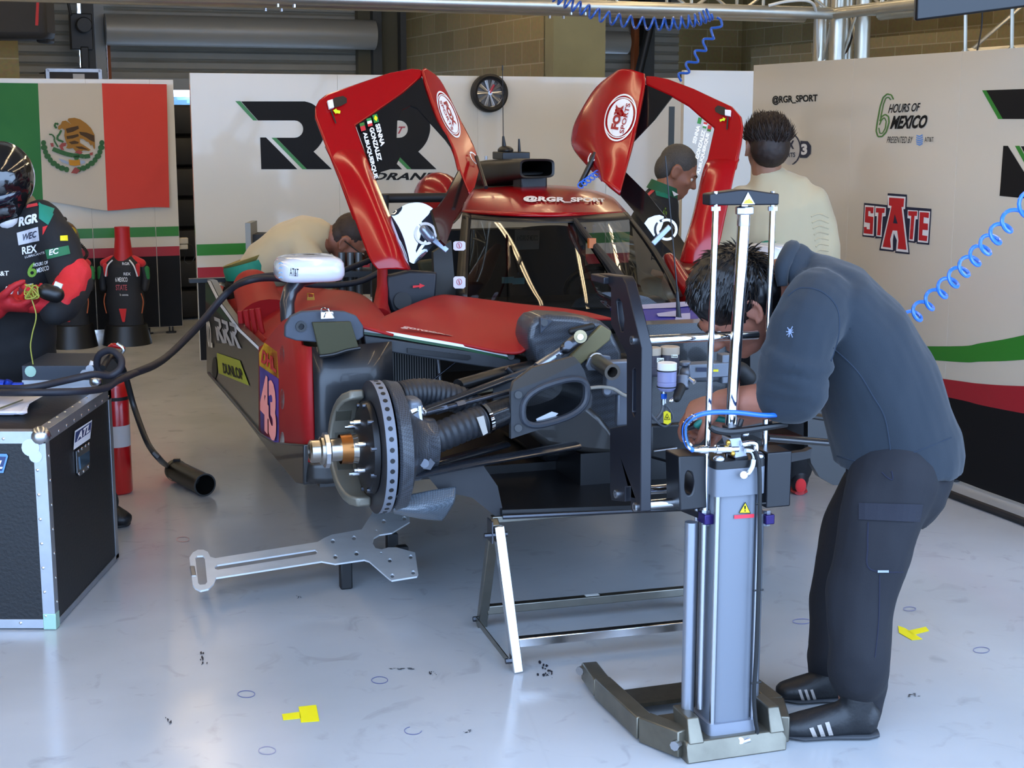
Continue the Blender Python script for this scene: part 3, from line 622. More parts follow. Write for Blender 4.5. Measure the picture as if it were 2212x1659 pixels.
# ================================================================= the race car on its stands
car = thing('race_car', cw(0, 0, .5), 'red and black closed prototype race car with both gullwing doors raised and nose removed', 'car')
def pl3(A, B, C):
    P = [at(*q) for q in (A, B, C)]; n = (P[1] - P[0]).cross(P[2] - P[0]).normalized()
    if n.dot(C0 - P[0]) < 0: n = -n
    return (lambda x, y: onpl(x, y, P[0], n)), n
def plate(mb, pts, fn, vec): return mb.prism([fn(x, y) for x, y in pts], vec)
DARK = mat('car_black', '0f1012', .38, coat=.25); INNER = mat('cockpit_black', '070708', .6); OLIVE = mat('olive_foam', '37351f', .8); GREYC = mat('flange_grey', '363c47', .55, var=.15, vscale=25)
def glassmat(name, tint, f0, rough=.02):
    m = bpy.data.materials.new(name); m.use_nodes = True; nt = m.node_tree; nt.nodes.clear(); L = nt.links.new
    o = nt.nodes.new('ShaderNodeOutputMaterial'); t = nt.nodes.new('ShaderNodeBsdfTransparent'); g = nt.nodes.new('ShaderNodeBsdfGlossy'); mx = nt.nodes.new('ShaderNodeMixShader'); fr = nt.nodes.new('ShaderNodeFresnel')
    t.inputs['Color'].default_value = tint + (1,); g.inputs['Roughness'].default_value = rough; fr.inputs['IOR'].default_value = f0
    L(fr.outputs[0], mx.inputs[0]); L(t.outputs[0], mx.inputs[1]); L(g.outputs[0], mx.inputs[2]); L(mx.outputs[0], o.inputs[0]); return m
SCREEN = glassmat('tinted_screen', (.42, .42, .40), 1.5); PANE = glassmat('clear_pane', (.93, .93, .93), 1.2); MIRR = mat('glossy_pane', '26303a', .02, .0, 1.0, 1.0); MIRR.node_tree.nodes['Principled BSDF'].inputs['IOR'].default_value = 2.1
A0 = -1.0
sd = lambda x, y: ca(x, y, A0)
def sidef(poly, off=.003): return [sd(x, y) - CU * off for x, y in poly]
# --- right side panel with lettering
sp = part('side_panel', plate(MB(), [(443, 612), (447, 603), (456, 606), (480, 655), (520, 710), (562, 750), (578, 765), (590, 960), (560, 940), (500, 868), (447, 806)], sd, CU * .03), mat('side_black', '191a19', .34, coat=.3), car)
def sdec(name, polys, m, off=.004):
    mb = MB()
    for P in polys: mb.add(sidef(P, off), [tuple(range(len(P)))])
    return part(name, mb, m, sp, sm=0)
sdec('stripe', [[(449, 606), (456, 606), (480, 655), (520, 710), (562, 750), (562, 757), (516, 714), (476, 660)]], WPRINT); sdec('stripe', [[(445, 612), (449, 610), (476, 662), (500, 695), (488, 690), (446, 650)]], mat('dark_green', '163f24', .4))
for i, (x0, w) in enumerate(((464, 17), (480, 17), (497, 18))):
    y0 = 684 + i * 5.5
    sdec('letter_print', [[(x0, y0), (x0 + w - 4, y0 + 5), (x0 + w - 1, y0 + 22), (x0 + w - 5, y0 + 30), (x0 + w + 8, y0 + 58), (x0 + w + 1, y0 + 57), (x0 + w - 10, y0 + 30), (x0 + 6, y0 + 20), (x0 + w - 6, y0 + 22), (x0 + w - 7, y0 + 12), (x0 + 1, y0 + 8)], [(x0 + 2, y0 + 20), (x0 + 8, y0 + 26), (x0 + 12, y0 + 52), (x0 + 7, y0 + 51)]], mat('silver_print', 'b3b3b6', .4))
sdec('sponsor_sticker', [[(470, 762), (520, 779), (540, 833), (474, 806)]], mat('lime_sticker', 'a3ad2c', .5))
lettering('DUNLOP', qmap(*sidef([(486, 806), (531, 822), (524, 796), (483, 783)], .007), off=0), BLACK, sp, bold=.03)
lettering('02', qmap(*sidef([(452, 750), (462, 752), (456, 694), (447, 690)], .006), off=0), WPRINT, sp, bold=.02)
sdec('vent_hole', [disc(465, 795, 5.5, 24, 14)], INNER)
# --- sill below
part('side_skirt', plate(MB(), [(447, 803), (500, 864), (560, 935), (590, 955), (655, 960), (655, 1048), (640, 1046), (575, 968), (520, 894), (449, 811)], lambda x, y: ca(x, y, -1.012), CU * .05), DARK, car, bev=.006)
for i in range(0): part('skirt_rib', MB().tube([ca(508 + i * 17, 852 + i * 12, -1.0), ca(516 + i * 19, 880 + i * 22, -1.02), ca(520 + i * 20, 893 + i * 25, -1.0)], .012, 8, 4), DARK, car)
# --- front fender: red flank turning round a soft corner into the black wheel-arch wall
def wall_sheet(plan, zs):
    return sheet([[cw(a, b, z + dz) for (a, b, dz) in plan] for z in zs])
pe = lambda x, y: (lambda p: ((p - CO).dot(CU), (p - CO).dot(CF), p.z))(ca(x, y, A0))
b562, zt562 = pe(562, 750)[1:]; b600, zt600 = pe(600, 708)[1:]; bz = pe(652, 745); zt = bz[2]; bf = bz[1]
flank = MB(); n = 14; up = []; dn = []
for px, yt, yb in ((562, 750, 930), (575, 742, 955), (588, 723, 962), (602, 706, 975), (615, 692, 981), (630, 684, 984), (645, 700, 985)): up.append(sd(px, yt)); dn.append(sd(px, yb))
cor = [(-1.0, bf + .0), (-.992, bf + .035), (-.975, bf + .055)]
zb = pe(652, 985)[2]
for a, b in cor: up.append(cw(a, b, zt)); dn.append(cw(a, b, zb))
fk = part('front_fender_flank', sheet([up, [u.lerp(d, .5) for u, d in zip(up, dn)], dn], flank), RED2, car, sol=.012)
def fdec(name, polys, m, off=.006):
    mb = MB()
    for P in polys: mb.add(sidef(P, off), [tuple(range(len(P)))])
    return part(name, mb, m, fk, sm=0)
fdec('courier_sticker', [[(563, 762), (575, 740), (602, 760), (606, 818), (564, 790)]], mat('sticker_yellow', 'd9a514', .45))
lettering('DHL', qmap(*sidef([(568, 782), (603, 806), (597, 773), (570, 753)], .009), off=0), mat('red_letters', 'b3121f', .45), fk, bold=.05, shear=.2)
fdec('number_plate_sticker', [[(564, 790), (606, 818), (606, 985), (585, 965), (566, 930)]], mat('sticker_violet', '3a3f96', .4)); fdec('number_plate_sticker', [[(584, 804), (606, 818), (606, 905), (590, 880)], [(575, 940), (606, 955), (606, 985), (580, 958)]], mat('sticker_purple', '3b1a80', .4), .007)
lettering('43', qmap(*sidef([(567, 920), (603, 962), (601, 830), (568, 800)], .010), off=0), mat('salmon_print', 'f0938c', .45), fk, bold=.05)
for y in (768, 862, 955): fdec('fastener_cap', [disc(613, y, 5, 23, 16)], mat('cap_grey', '9a9a98', .4))
arch = [(-.975, bf + .055, 0), (-.94, bf + .07, 0), (-.88, bf + .06, 0), (-.80, bf + .045, 0), (-.70, bf + .02, 0)]
z0 = cb(680, 1045, bf + .06).z
part('wheel_arch_wall', wall_sheet([(a, b, 0) for a, b, _ in [(-1.0, bf - .02, 0), (-.997, bf + .03, 0)] + arch], [z0 + .0, z0 + .02, zb - .02, zb]), DARK, car, sol=.01)
part('wheel_arch_wall', sheet([[cw(a, b + (.02 * math.sin(k * 1.1)), zb + (zt - .0 - zb) * k / 3) for a, b, _ in arch] for k in range(4)]), mat('arch_black', '12151a', .4, coat=.2), car, sol=.01)
# flange on top of the arch with foam patch, catch and bolt
fb = lambda x, y: cb(x, y, bf + .085)
fl = part('fender_flange', plate(MB(), [(616, 728), (617, 704), (628, 684), (650, 674), (690, 671), (745, 673), (770, 682), (785, 704), (786, 727), (775, 735), (690, 740), (640, 736)], fb, -CF * .03), GREYC, car, bev=.004)
part('foam_patch', plate(MB(), [(675, 697), (758, 695), (777, 756), (692, 768)], lambda x, y: cb(x, y, bf + .105), -CF * .02), OLIVE, fl, bev=.003)
part('lip', MB().tube([cb(x, y, bf + .11) for x, y in ((690, 770), (720, 766), (750, 757), (778, 752))], .006, 8, 4), BLK2, fl)
part('bolt', MB().lathe([(0, .018), (.006, .018), (.006, .01), (-.002, .009)], cb(650, 705, bf + .085), CF, 16), BLK2, fl)
part('catch', MB().tube([cb(x, y, bf + .11) for x, y in ((697, 684), (694, 668), (697, 665), (709, 667), (713, 684))], .0025, 6).box(cb(706, 681, bf + .11), (.04, .01, .02), (CU, CF, Z)).tube([cb(x, y, bf + .115) for x, y in ((700, 686), (704, 675), (716, 675), (722, 687))], .0025, 6), CHROME, fl)
# --- red upper bodywork
N = lambda L: [cb(*q) for q in L]
def skin(name, rows, m, k=6, par=car): return part(name, sheet(relax(net([N(r) for r in rows], k), 8)), m, par, sm=80, sol=.008)
skin('sidepod_top', [[(515, 640, -2.9), (545, 700, -2.3), (566, 752, -1.65), (590, 722, -1.2), (616, 692, -.8), (650, 690, -.45)],
                     [(560, 618, -2.9), (590, 690, -2.2), (610, 700, -1.6), (640, 672, -1.2), (680, 668, -.8), (720, 690, -.40)],
                     [(610, 622, -2.9), (640, 650, -2.2), (680, 660, -1.6), (720, 655, -1.2), (770, 680, -.8), (800, 712, -.40)],
                     [(660, 600, -2.9), (690, 625, -2.2), (740, 628, -1.7), (790, 640, -1.35), (835, 690, -.9), (850, 725, -.42)]], RED2)
skin('engine_cover', [[(455, 606, -3.6), (480, 655, -3.0), (520, 710, -2.3), (560, 749, -1.7)], [(478, 612, -3.5), (498, 655, -2.95), (530, 706, -2.25), (568, 748, -1.66)], [(500, 612, -3.4), (515, 650, -2.9), (545, 700, -2.2), (580, 735, -1.6)]], RED2)
part('fender_hump', MB().loft([(cb(545, 612, -2.75), .0875, .07, CU), (cb(548, 618, -2.7), .10, .08, CU), (cb(556, 645, -2.6), .105, .09, CU), (cb(566, 675, -2.45), .115, .1, CU), (cb(580, 700, -2.3), .15, .12, CU)], 24), RED2, car, sm=80)
for i in range(4): part('louvre', MB().tube([cb(x, y, -1.9 - .06 * (3 - i)) for x, y in ((518 + 13 * i, 672 - i * 2), (522 + 14 * i, 705), (530 + 14 * i, 735), (545 + 12 * i, 757))], .012, 8, 5), RED2, car)
part('rear_deck_edge', MB().box(cb(600, 600, -3.2), (.9, .05, .02), (CU, CF, Z)), BLK2, car)
part('heat_shield_foil', sheet(net([[cb(462 + 14 * i, 600 + 9 * j + 2 * math.sin(i * 3 + j), -3.3 + .1 * j) for i in range(4)] for j in range(3)], 4)), mat('foil', 'bcb7b4', .3, .8), car, sol=.003)
# nose shoulder below the screen, with white/green lip
nose = skin('nose_shoulder', [[(860, 672, -1.15), (940, 640, -1.2), (985, 640, -1.24), (1110, 657, -.93), (1240, 670, -.80), (1325, 690, -.62)],
                       [(820, 690, -.85), (930, 670, -.95), (1000, 672, -.9), (1110, 690, -.75), (1210, 686, -.62), (1290, 690, -.5)],
                       [(800, 702, -.62), (920, 712, -.65), (1010, 718, -.6), (1100, 728, -.52), (1150, 712, -.46), (1180, 684, -.42)],
                       [(786, 711, -.46), (900, 728, -.46), (1000, 745, -.44), (1090, 764, -.42), (1135, 760, -.40), (1146, 720, -.38)]], RED2, 7)
def lip(o0, o1, m, nm): return part(nm, sheet([[cb(x, y + o0, -.445) for x, y in ((786, 711), (850, 719), (900, 728), (1000, 745), (1090, 764))], [cb(x, y + o1, -.445) for x, y in ((786, 711), (850, 719), (900, 728), (1000, 745), (1100, 766))]]), m, car, sm=0, sol=.01)
lip(-1, 5, WPRINT, 'lip_stripe'); lip(5, 11, mat('dark_green', '163f24', .4), 'lip_stripe')
part('carbon_beam', plate(MB(), [(786, 724), (900, 742), (1000, 757), (1125, 776), (1126, 801), (1040, 792), (900, 770), (790, 752)], lambda x, y: cb(x, y, -.44), -CF * .06), mat('beam_grey', '2b2d31', .5, var=.2, vscale=40), car, bev=.004)
part('beam_slot', plate(MB(), [(880, 752), (1015, 768), (1018, 774), (1012, 778), (880, 762)], lambda x, y: cb(x, y, -.432), -CF * .01), BLK2, car); part('beam_hole', MB().cyl(cb(1104, 770, -.43), cb(1104, 770, -.45), .012), INNER, car)
lettering('gonzalez', lambda u, v: qmap(cb(862, 716, -.5), cb(985, 735, -.5), cb(960, 728, -.6), cb(875, 710, -.6), .012)(u, v), mat('faded_print', 'c9b4b4', .5), car, bold=.03)
# radiator behind the beam
rad = mat('radiator_core', '2c2d30', .5, .4); nt = rad.node_tree; wv = nt.nodes.new('ShaderNodeTexWave'); wv.inputs['Scale'].default_value = 34; tc = nt.nodes.new('ShaderNodeTexCoord'); mp = nt.nodes.new('ShaderNodeMapping'); mp.inputs['Rotation'].default_value = (0, 0, -CA)
nt.links.new(tc.outputs['Object'], mp.inputs[0]); nt.links.new(mp.outputs[0], wv.inputs['Vector']); rp = nt.nodes.new('ShaderNodeValToRGB'); rp.color_ramp.elements[0].color = lin('0d0d0f'); rp.color_ramp.elements[1].color = lin('8d8c8a'); rp.color_ramp.elements[0].position = .45
nt.links.new(wv.outputs['Fac'], rp.inputs[0]); nt.links.new(rp.outputs[0], nt.nodes['Principled BSDF'].inputs['Base Color'])
rd_ = part('radiator', plate(MB(), [(815, 740), (945, 755), (953, 850), (815, 850)], lambda x, y: cb(x, y, -.8), -CF * .08), rad, car, sm=0)
part('radiator_frame', MB().cyl(cb(944, 756, -.79), cb(953, 850, -.79), .008), ALU, rd_); part('radiator_frame', MB().cyl(cb(823, 770, -.75), cb(840, 850, -.75), .006), ALU, rd_)
part('stay_rod', MB().cyl(cb(1002, 768, -.7), cb(930, 825, -.7), .004), DKSTEEL, car)
# --- tub: inside of the cockpit
def carbox(a0, a1, b0, b1, z0, z1): return MB().box(cw((a0 + a1) / 2, (b0 + b1) / 2, (z0 + z1) / 2), (abs(a1 - a0), abs(b1 - b0), z1 - z0), (CU, CF, Z))
zs = cb(985, 640, -1.24).z
part('tub_floor', carbox(-.95, .95, -3.6, -.45, .49, .52), BLK2, car)
part('tub_front', carbox(-.16, .62, -.95, -.42, .52, zs - .13), CARBON, car, bev=.03)
part('tub_rear', carbox(-.30, .75, -2.5, -2.4, .52, 1.20), INNER, car)
part('dashboard', carbox(-.12, .62, -1.35, -1.1, .86, zs - .02), INNER, car, bev=.03)
part('seat', MB().loft([(cw(.45, -1.75, .62), .2, .06, CU), (cw(.45, -1.95, .8), .22, .07, CU), (cw(.45, -2.1, 1.05), .2, .07, CU), (cw(.45, -2.15, 1.22), .12, .06, CU)], 16), mat('seat_black', '1a1b1f', .8), car)
st = part('steering_wheel', MB().tube([cw(.42 + .13 * math.cos(t), -1.42 + .03 * math.sin(t), 1.02 + .09 * math.sin(t)) for t in [i * math.pi / 10 for i in range(20)]], .014, 8, closed=True), BLK2, car)
part('hub_box', MB().box(cw(.42, -1.43, 1.02), (.12, .04, .08), (CU, CF, Z)), INNER, st, bev=.008)
part('display', MB().box(cb(1097, 605, -1.2), (.05, .004, .025), (CU, CF, Z)).box(cb(1120, 607, -1.2), (.05, .004, .025), (CU, CF, Z)), mat('display_blue', '6fa6b5', .3), car)
part('rear_placard', plate(MB(), [(1113, 497), (1166, 498), (1164, 538), (1113, 540)], lambda x, y: cb(x, y, -2.0), -CF * .005), mat('placard_grey', '84837b', .5), car, sm=0)
lettering('6 HOURS OF MEXICO', qmap(cb(1117, 520, -1.99), cb(1162, 520, -1.99), cb(1162, 508, -1.99), cb(1117, 508, -1.99), 0), BLACK, car, bold=.01)
for p, q, r in (((-.30, -2.35, .6), (-.28, -2.3, 1.38), .022), ((.75, -2.35, .6), (.62, -2.3, 1.38), .022), ((-.3, -2.35, 1.36), (.62, -2.3, 1.36), .022)): part('roll_hoop', MB().cyl(cw(*p), cw(*q), r), INNER, car)
part('belt_bundle', MB().limb([cb(1010, 640, -1.55), cb(1040, 590, -1.6), cb(1075, 535, -1.7)], [.04, .045, .02]), mat('maroon_pad', '4a141c', .7), car)
# right door aperture: black inner side with red arrow, red jamb
part('door_aperture', plate(MB(), [(836, 596), (885, 585), (945, 588), (941, 655), (932, 668), (890, 700), (845, 672), (836, 640)], lambda x, y: cb(x, y, -1.28), -CF * .05), mat('aperture_black', '15181f', .45), car, bev=.01)
part('aperture_hole', MB().cyl(cb(870, 650, -1.26), cb(870, 650, -1.30), .035, n=18), INNER, car)
part('arrow_sticker', MB().add([cb(x, y, -1.265) for x, y in ((892, 617), (906, 616), (906, 612), (918, 617), (906, 623), (906, 620), (892, 622))], [tuple(range(7))]), mat('arrow_red', 'd0151c', .5), car, sm=0)
part('door_jamb', MB().loft([(cb(826, 575, -1.32), .02, .03, CU), (cb(826, 620, -1.3), .022, .03, CU), (cb(822, 660, -1.25), .03, .04, CU), (cb(820, 690, -1.15), .05, .05, CU)], 14), RED2, car)
part('foam_headrest', plate(MB(), [(905, 565), (940, 560), (944, 612), (918, 614)], lambda x, y: cb(x, y, -1.5), -CF * .05), OLIVE, car, bev=.01)
part('cockpit_side', plate(MB(), [(936, 545), (975, 520), (985, 640), (940, 645)], lambda x, y: cb(x, y, -1.38), -CF * .03), mat('side_grey', '2b2a28', .6), car)
# --- windscreen, roof, pillars
ws = relax(net([N(r) for r in [[(1000, 459, -1.78), (1095, 466, -1.5), (1200, 468, -1.42), (1290, 465, -1.48), (1353, 459, -1.75)],
        [(991, 545, -1.55), (1100, 558, -1.22), (1215, 566, -1.1), (1325, 560, -1.2), (1432, 548, -1.6)], [(985, 640, -1.3), (1110, 657, -.97), (1240, 670, -.85), (1370, 668, -.95), (1474, 641, -1.35)]]], 8), 60)
part('windscreen', sheet(ws), SCREEN, car, sm=80)
wf = gmap(ws, .004)
part('screen_border', sheet([[gmap(ws, .004)(i / 40, .005) for i in range(41)], [gmap(ws, .004)(i / 40, .09) for i in range(41)]]), BLK2, car, sol=.002); part('screen_border', sheet([[gmap(ws, .004)(u, i / 20) for i in range(21)] for u in (.0, .055)]), BLK2, car, sol=.002)
part('screen_border', sheet([[gmap(ws, .004)(u, i / 20) for i in range(21)] for u in (.965, .999)]), BLK2, car, sol=.002)
for y, l in ((531, 0), (610, 1)):
    hh = 26 if l else 20
    mb = MB(); q = [(992 + 13 * sx * c, y + hh / 2 * sy * c2) for sx, sy, c, c2 in ((-1, -.7, 1, 1), (-.7, -1, 1, 1), (.7, -1, 1, 1), (1, -.7, 1, 1), (1, .7, 1, 1), (.7, 1, 1, 1), (-.7, 1, 1, 1), (-1, .7, 1, 1))]
    plate(mb, q, lambda x, y: cb(x, y, -1.26), CF * .003); o = part('warning_tag', mb, mat('tag_white', 'c9bfc4', .5), car, sm=0); mb = MB(); flat(mb, ringpoly(992, y - 1, 6, 7, 1.2, n=16) + [[(990, y - 5), (992, y - 5), (994, y + 4), (992, y + 4)]], lambda x, y: cb(x, y, -1.255)); part('tag_symbol', mb, mat('tag_red', 'a84048', .5), o, sm=0)
# wiper arm lying up the screen
wi = part('wiper_arm', MB().tube([wf(.60, .05) + CF * .02, wf(.66, .35) + CF * .03, wf(.71, .62) + CF * .04, wf(.74, .93) + CF * .03], [.008, .014, .02, .03], 8, 5), mat('wiper_black', '1b1a1b', .5), car)
part('wiper_blade', MB().tube([wf(.60, .08) + CF * .012, wf(.72, .93) + CF * .012], .006, 6), RUBBER, wi)
part('wiper_clip', MB().box(wf(.645, .32) + CF * .04, (.03, .02, .04), (CU, CF, Z)), mat('clip_orange', 'a8561a', .5), wi)
part('vent_grille', plate(MB(), [(1235, 664), (1245, 648), (1270, 636), (1310, 631), (1360, 632), (1400, 642), (1420, 655), (1400, 660), (1330, 664)], lambda x, y: cb(x, y, -1.0), -CF * .01), CARBG, car, sm=0)
rf = relax(net([N(r) for r in [[(998, 458, -1.78), (1090, 465, -1.5), (1190, 467, -1.42), (1280, 465, -1.48), (1353, 460, -1.75)],
        [(1008, 432, -1.95), (1100, 428, -1.75), (1195, 427, -1.7), (1275, 428, -1.75), (1335, 440, -1.9)], [(1018, 412, -2.2), (1105, 404, -2.05), (1195, 402, -2.0), (1270, 408, -2.05), (1318, 422, -2.15)],
        [(1024, 412, -2.6), (1105, 403, -2.5), (1190, 402, -2.5), (1262, 408, -2.5), (1300, 424, -2.6)]]], 7), 25)
ro = part('roof', sheet(rf), RED, car, sm=80, sol=.01)
g2 = gmap(rf, .012)
rfm = lambda px, py: g2((px - 998) / 355, (463 - py) / 62 * .62)
lettering('@RGR_SPORT', lambda u, v: rfm(1117 + 185 * u, 441 + 3 * math.sin(u * 3.14) - 12 * v), WPRINT, ro, bold=.05, space=1.05)
part('engine_fairing', MB().ell(cb(948, 432, -2.9), (.12, .25, .14), (CU, CF, Z)), RED, car, sm=80)
part('engine_fairing', MB().ell(cb(1530, 625, -1.9), (.14, .45, .16), (CU, CF, Z)), RED, car, sm=80); part('door_sill', MB().limb([cb(1445, 560, -1.75), cb(1490, 640, -1.45), cb(1560, 665, -1.2)], [.03, .06, .08]), RED, car)
# air intake snorkel with aerials
def rrect(c, w, h, k, axx, axz, n=32):
    out = []
    for i in range(n):
        a = 2 * math.pi * i / n; ca_, sa = math.cos(a), math.sin(a)
        out.append(c + axx * (math.copysign(abs(ca_) ** (2 / k), ca_) * w) + axz * (math.copysign(abs(sa) ** (2 / k), sa) * h))
    return out
def rings(L, cap0=True, cap1=True):
    mb = MB(); n = len(L[0]); vs = [p for r in L for p in r]
    fs = [(i * n + k, i * n + (k + 1) % n, (i + 1) * n + (k + 1) % n, (i + 1) * n + k) for i in range(len(L) - 1) for k in range(n)]
    if cap0: fs.append(tuple(range(n))[::-1])
    if cap1: fs.append(tuple(range((len(L) - 1) * n, len(L) * n)))
    return mb.add(vs, fs)
ic = cb(1160, 364, -1.95); IB = mat('intake_black', '1c1b1a', .45, var=.2)
cI = lambda px, py, b: cb(px, py, b)
ik = part('air_intake', rings([rrect(ic + CF * .0, .072, .034, 5, CU, Z), rrect(ic + CF * .005, .082, .042, 5, CU, Z), rrect(ic - CF * .03, .083, .043, 5, CU, Z), rrect(cI(1130, 366, -2.15), .1, .05, 4, CU, Z), rrect(cI(1085, 372, -2.4), .13, .06, 4, CU, Z), rrect(cI(1050, 380, -2.9), .12, .07, 4, CU, Z)], False), IB, car, sm=60)
part('intake_mouth', rings([rrect(ic + CF * .001, .073, .035, 5, CU, Z), rrect(ic - CF * .16, .06, .026, 5, CU, Z), rrect(cI(1110, 370, -2.35), .05, .022, 4, CU, Z)], False, True), mat('void_black', '040404', .95, spec=.05), ik); part('intake_neck', MB().box(cI(1145, 390, -2.1), (.13, .12, .08), (CU, CF, Z)), IB, ik, bev=.01)
part('aerial_base', MB().box(cI(1104, 336, -2.3), (.135, .16, .035), (CU, CF, Z)), BLK2, ik, bev=.004); part('beacon', MB().ell(cI(1092, 325, -2.3), (.035, .06, .022), (CU, CF, Z)), BLK2, ik)
part('aerial', MB().cyl(cI(1090, 328, -2.3), cI(1087, 294, -2.3), .014, .005, 8).cyl(cI(1087, 294, -2.3), cI(1085.5, 146, -2.3), .0022, n=6).cyl(cI(1085.5, 152, -2.3), cI(1085.5, 141, -2.3), .005, .003, 6), BLK2, ik); part('aerial', MB().cyl(cI(1122, 330, -2.3), cI(1121, 300, -2.3), .008, .004, 8), BLK2, ik)
part('camera_stub', MB().cyl(cI(1050, 345, -2.3), cI(1050, 337, -2.3), .007, n=8), ALU, ik)
# --- mirrors on curved stalks
def mirror(cx, cy, b, w, name_lbl, s=1.0, stalk=True):
    m_ = part('wing_mirror', rings([rrect(cb(cx, cy + dy, b) + CF * df, w * k, .135 * k, 4, CU, CF) for dy, k, df in ((27, .80, 0), (24, .93, 0), (14, 1.0, 0), (2, 1.0, 0), (-12, .97, 0), (-20, .88, 0), (-25, .7, 0), (-27, .45, 0))]), mat('mirror_white', 'c9cdd6', .2, coat=.7), car, sm=60)
    if stalk: part('mirror_stalk', MB().loft([(cb(622, 694, -.95), .03, .026, CF), (cb(620, 655, -.97), .032, .027, CF), (cb(627, 628, -1.0), .034, .027, CF), (cb(648, 603, -1.0), .04, .03, CF), (cb(680, 594, -1.0), .05, .03, CF)], 14), mat('stalk_carbon', '23252a', .3, coat=.5), m_, sm=60)
    return m_
mm = mirror(667, 577, -1.0, .122, '')
lettering('AT&T', lambda u, v: cb(612 + 19 * u, 588 + 2 * u - 17 * v, -1.0) + CF * (.138 - .0 * u) - CU * 0, BLACK, mm, bold=.01)
mb = MB()
for k in range(4): flat(mb, ringpoly(603, 565 + 10 * k, 5, 5, 1.8, 200, 340, 6), lambda x, y: cb(x, y, -1.0) + CF * .12 - CU * .014)
part('globe_print', mb, LTBLUE, mm, sm=0); part('mirror_slot', MB().box(cb(667, 551, -1.0), (.04, .02, .004), (CU, CF, Z)), BLACK, mm)
ml = mirror(1672, 553, -1.05, .085, '', stalk=False); part('mirror_stalk', MB().loft([(cb(1722, 680, -1.0), .03, .026, CF), (cb(1724, 640, -1.02), .032, .027, CF), (cb(1714, 605, -1.04), .034, .027, CF), (cb(1690, 582, -1.05), .04, .03, CF), (cb(1666, 572, -1.05), .05, .03, CF)], 14), mat('stalk_carbon', '23252a', .3, coat=.5), ml, sm=60); part('fender_top', MB().limb([cb(1700, 690, -.8), cb(1740, 690, -1.2), cb(1730, 660, -2.2)], [.10, .14, .12]), RED2, car, sm=80)
part('catch', MB().tube([cb(x, y, -1.4) for x, y in ((666, 648), (664, 634), (677, 635), (678, 648))], .003, 6).box(cb(671, 645, -1.4), (.03, .01, .012), (CU, CF, Z)), BRASS, car)
# number 43 deck between screen and front bulkhead
dk = net([N(r) for r in [[(1318, 668, -.84), (1400, 664, -.88), (1500, 656, -1.0), (1560, 650, -1.1)], [(1345, 684, -.68), (1420, 680, -.70), (1510, 674, -.8), (1580, 668, -.9)], [(1362, 702, -.52), (1430, 700, -.52), (1520, 696, -.58), (1600, 690, -.66)]]], 6)
dko = part('nose_deck', sheet(dk), mat('deck_blue', '1c2080', .5, spec=.3), car, sol=.01)
dm = gmap(dk, .009)
mb = MB(); flat(mb, [[(.0, .0), (1, 0), (1, .22), (.5, .3), (0, .25)], [(.32, .55), (.50, .45), (.48, .62), (.58, .62), (.56, .95), (.44, .95), (.46, .74), (.32, .7)], [(.62, .4), (.95, .35), (.98, .5), (.84, .6), (.98, .75), (.9, .98), (.62, .95), (.64, .82), (.8, .82), (.82, .72), (.7, .66), (.72, .56), (.82, .5), (.64, .52)]], dm); part('number_print', mb, mat('silver_lilac', '9a99b4', .55, spec=.3), dko, sm=0)
mb = MB(); flat(mb, [[(.0, .6), (.1, .5), (.12, .9), (.02, .98)], [(.9, .3), (1, .25), (1, .6), (.93, .6)]], gmap(dk, .011)); part('number_print', mb, mat('sticker_purple', '3b1a80', .4), dko, sm=0)
ae = part('nose_aerial', MB().cyl(cb(1466, 690, -.62), cb(1466, 684, -.62), .012, n=10).cyl(cb(1466, 684, -.62), cb(1463, 630, -.62), .010, .005, 8).cyl(cb(1463, 630, -.62), cb(1437, 337, -.62), .003, .0025, 6), BLK2, car)
# --- front bulkhead, carbon shoulder
part('front_bulkhead', plate(MB(), [(1385, 702), (1520, 697), (1650, 690), (1660, 1000), (1400, 1010)], lambda x, y: cb(x, y, -.30), -CF * .1), CARBON, car)
part('carbon_shoulder', plate(MB(), [(1140, 735), (1146, 700), (1160, 686), (1185, 680), (1250, 684), (1300, 694), (1322, 712), (1345, 760), (1350, 980), (1262, 985), (1240, 945), (1210, 850), (1172, 800)], lambda x, y: cb(x, y, -.30), -CF * .16), CARBG, car, bev=.02, seg=3)
part('shoulder_recess', plate(MB(), [(1232, 770), (1300, 702), (1322, 716), (1318, 735), (1240, 800)], lambda x, y: cb(x, y, -.28), -CF * .02), mat('bare_laminate', '6a6242', .5), car, bev=.004)
part('recess_pocket', plate(MB(), [(1168, 686), (1196, 692), (1168, 722)], lambda x, y: cb(x, y, -.28), -CF * .02), GREYC, car, bev=.003); part('shoulder_bolt', MB().cyl(cb(1176, 697, -.26), cb(1176, 697, -.30), .012), BLK2, car)
part('slot', MB().limb([cb(1235, 716, -.275), cb(1278, 705, -.275)], [.012, .012]), INNER, car)
part('lower_tub', plate(MB(), [(1140, 905), (1240, 850), (1300, 900), (1345, 960), (1335, 985), (1270, 980), (1180, 965), (1150, 940)], lambda x, y: cb(x, y, -.20), -CF * .2), mat('tub_carbon', '2a2826', .4, coat=.3), car, bev=.03, seg=3)
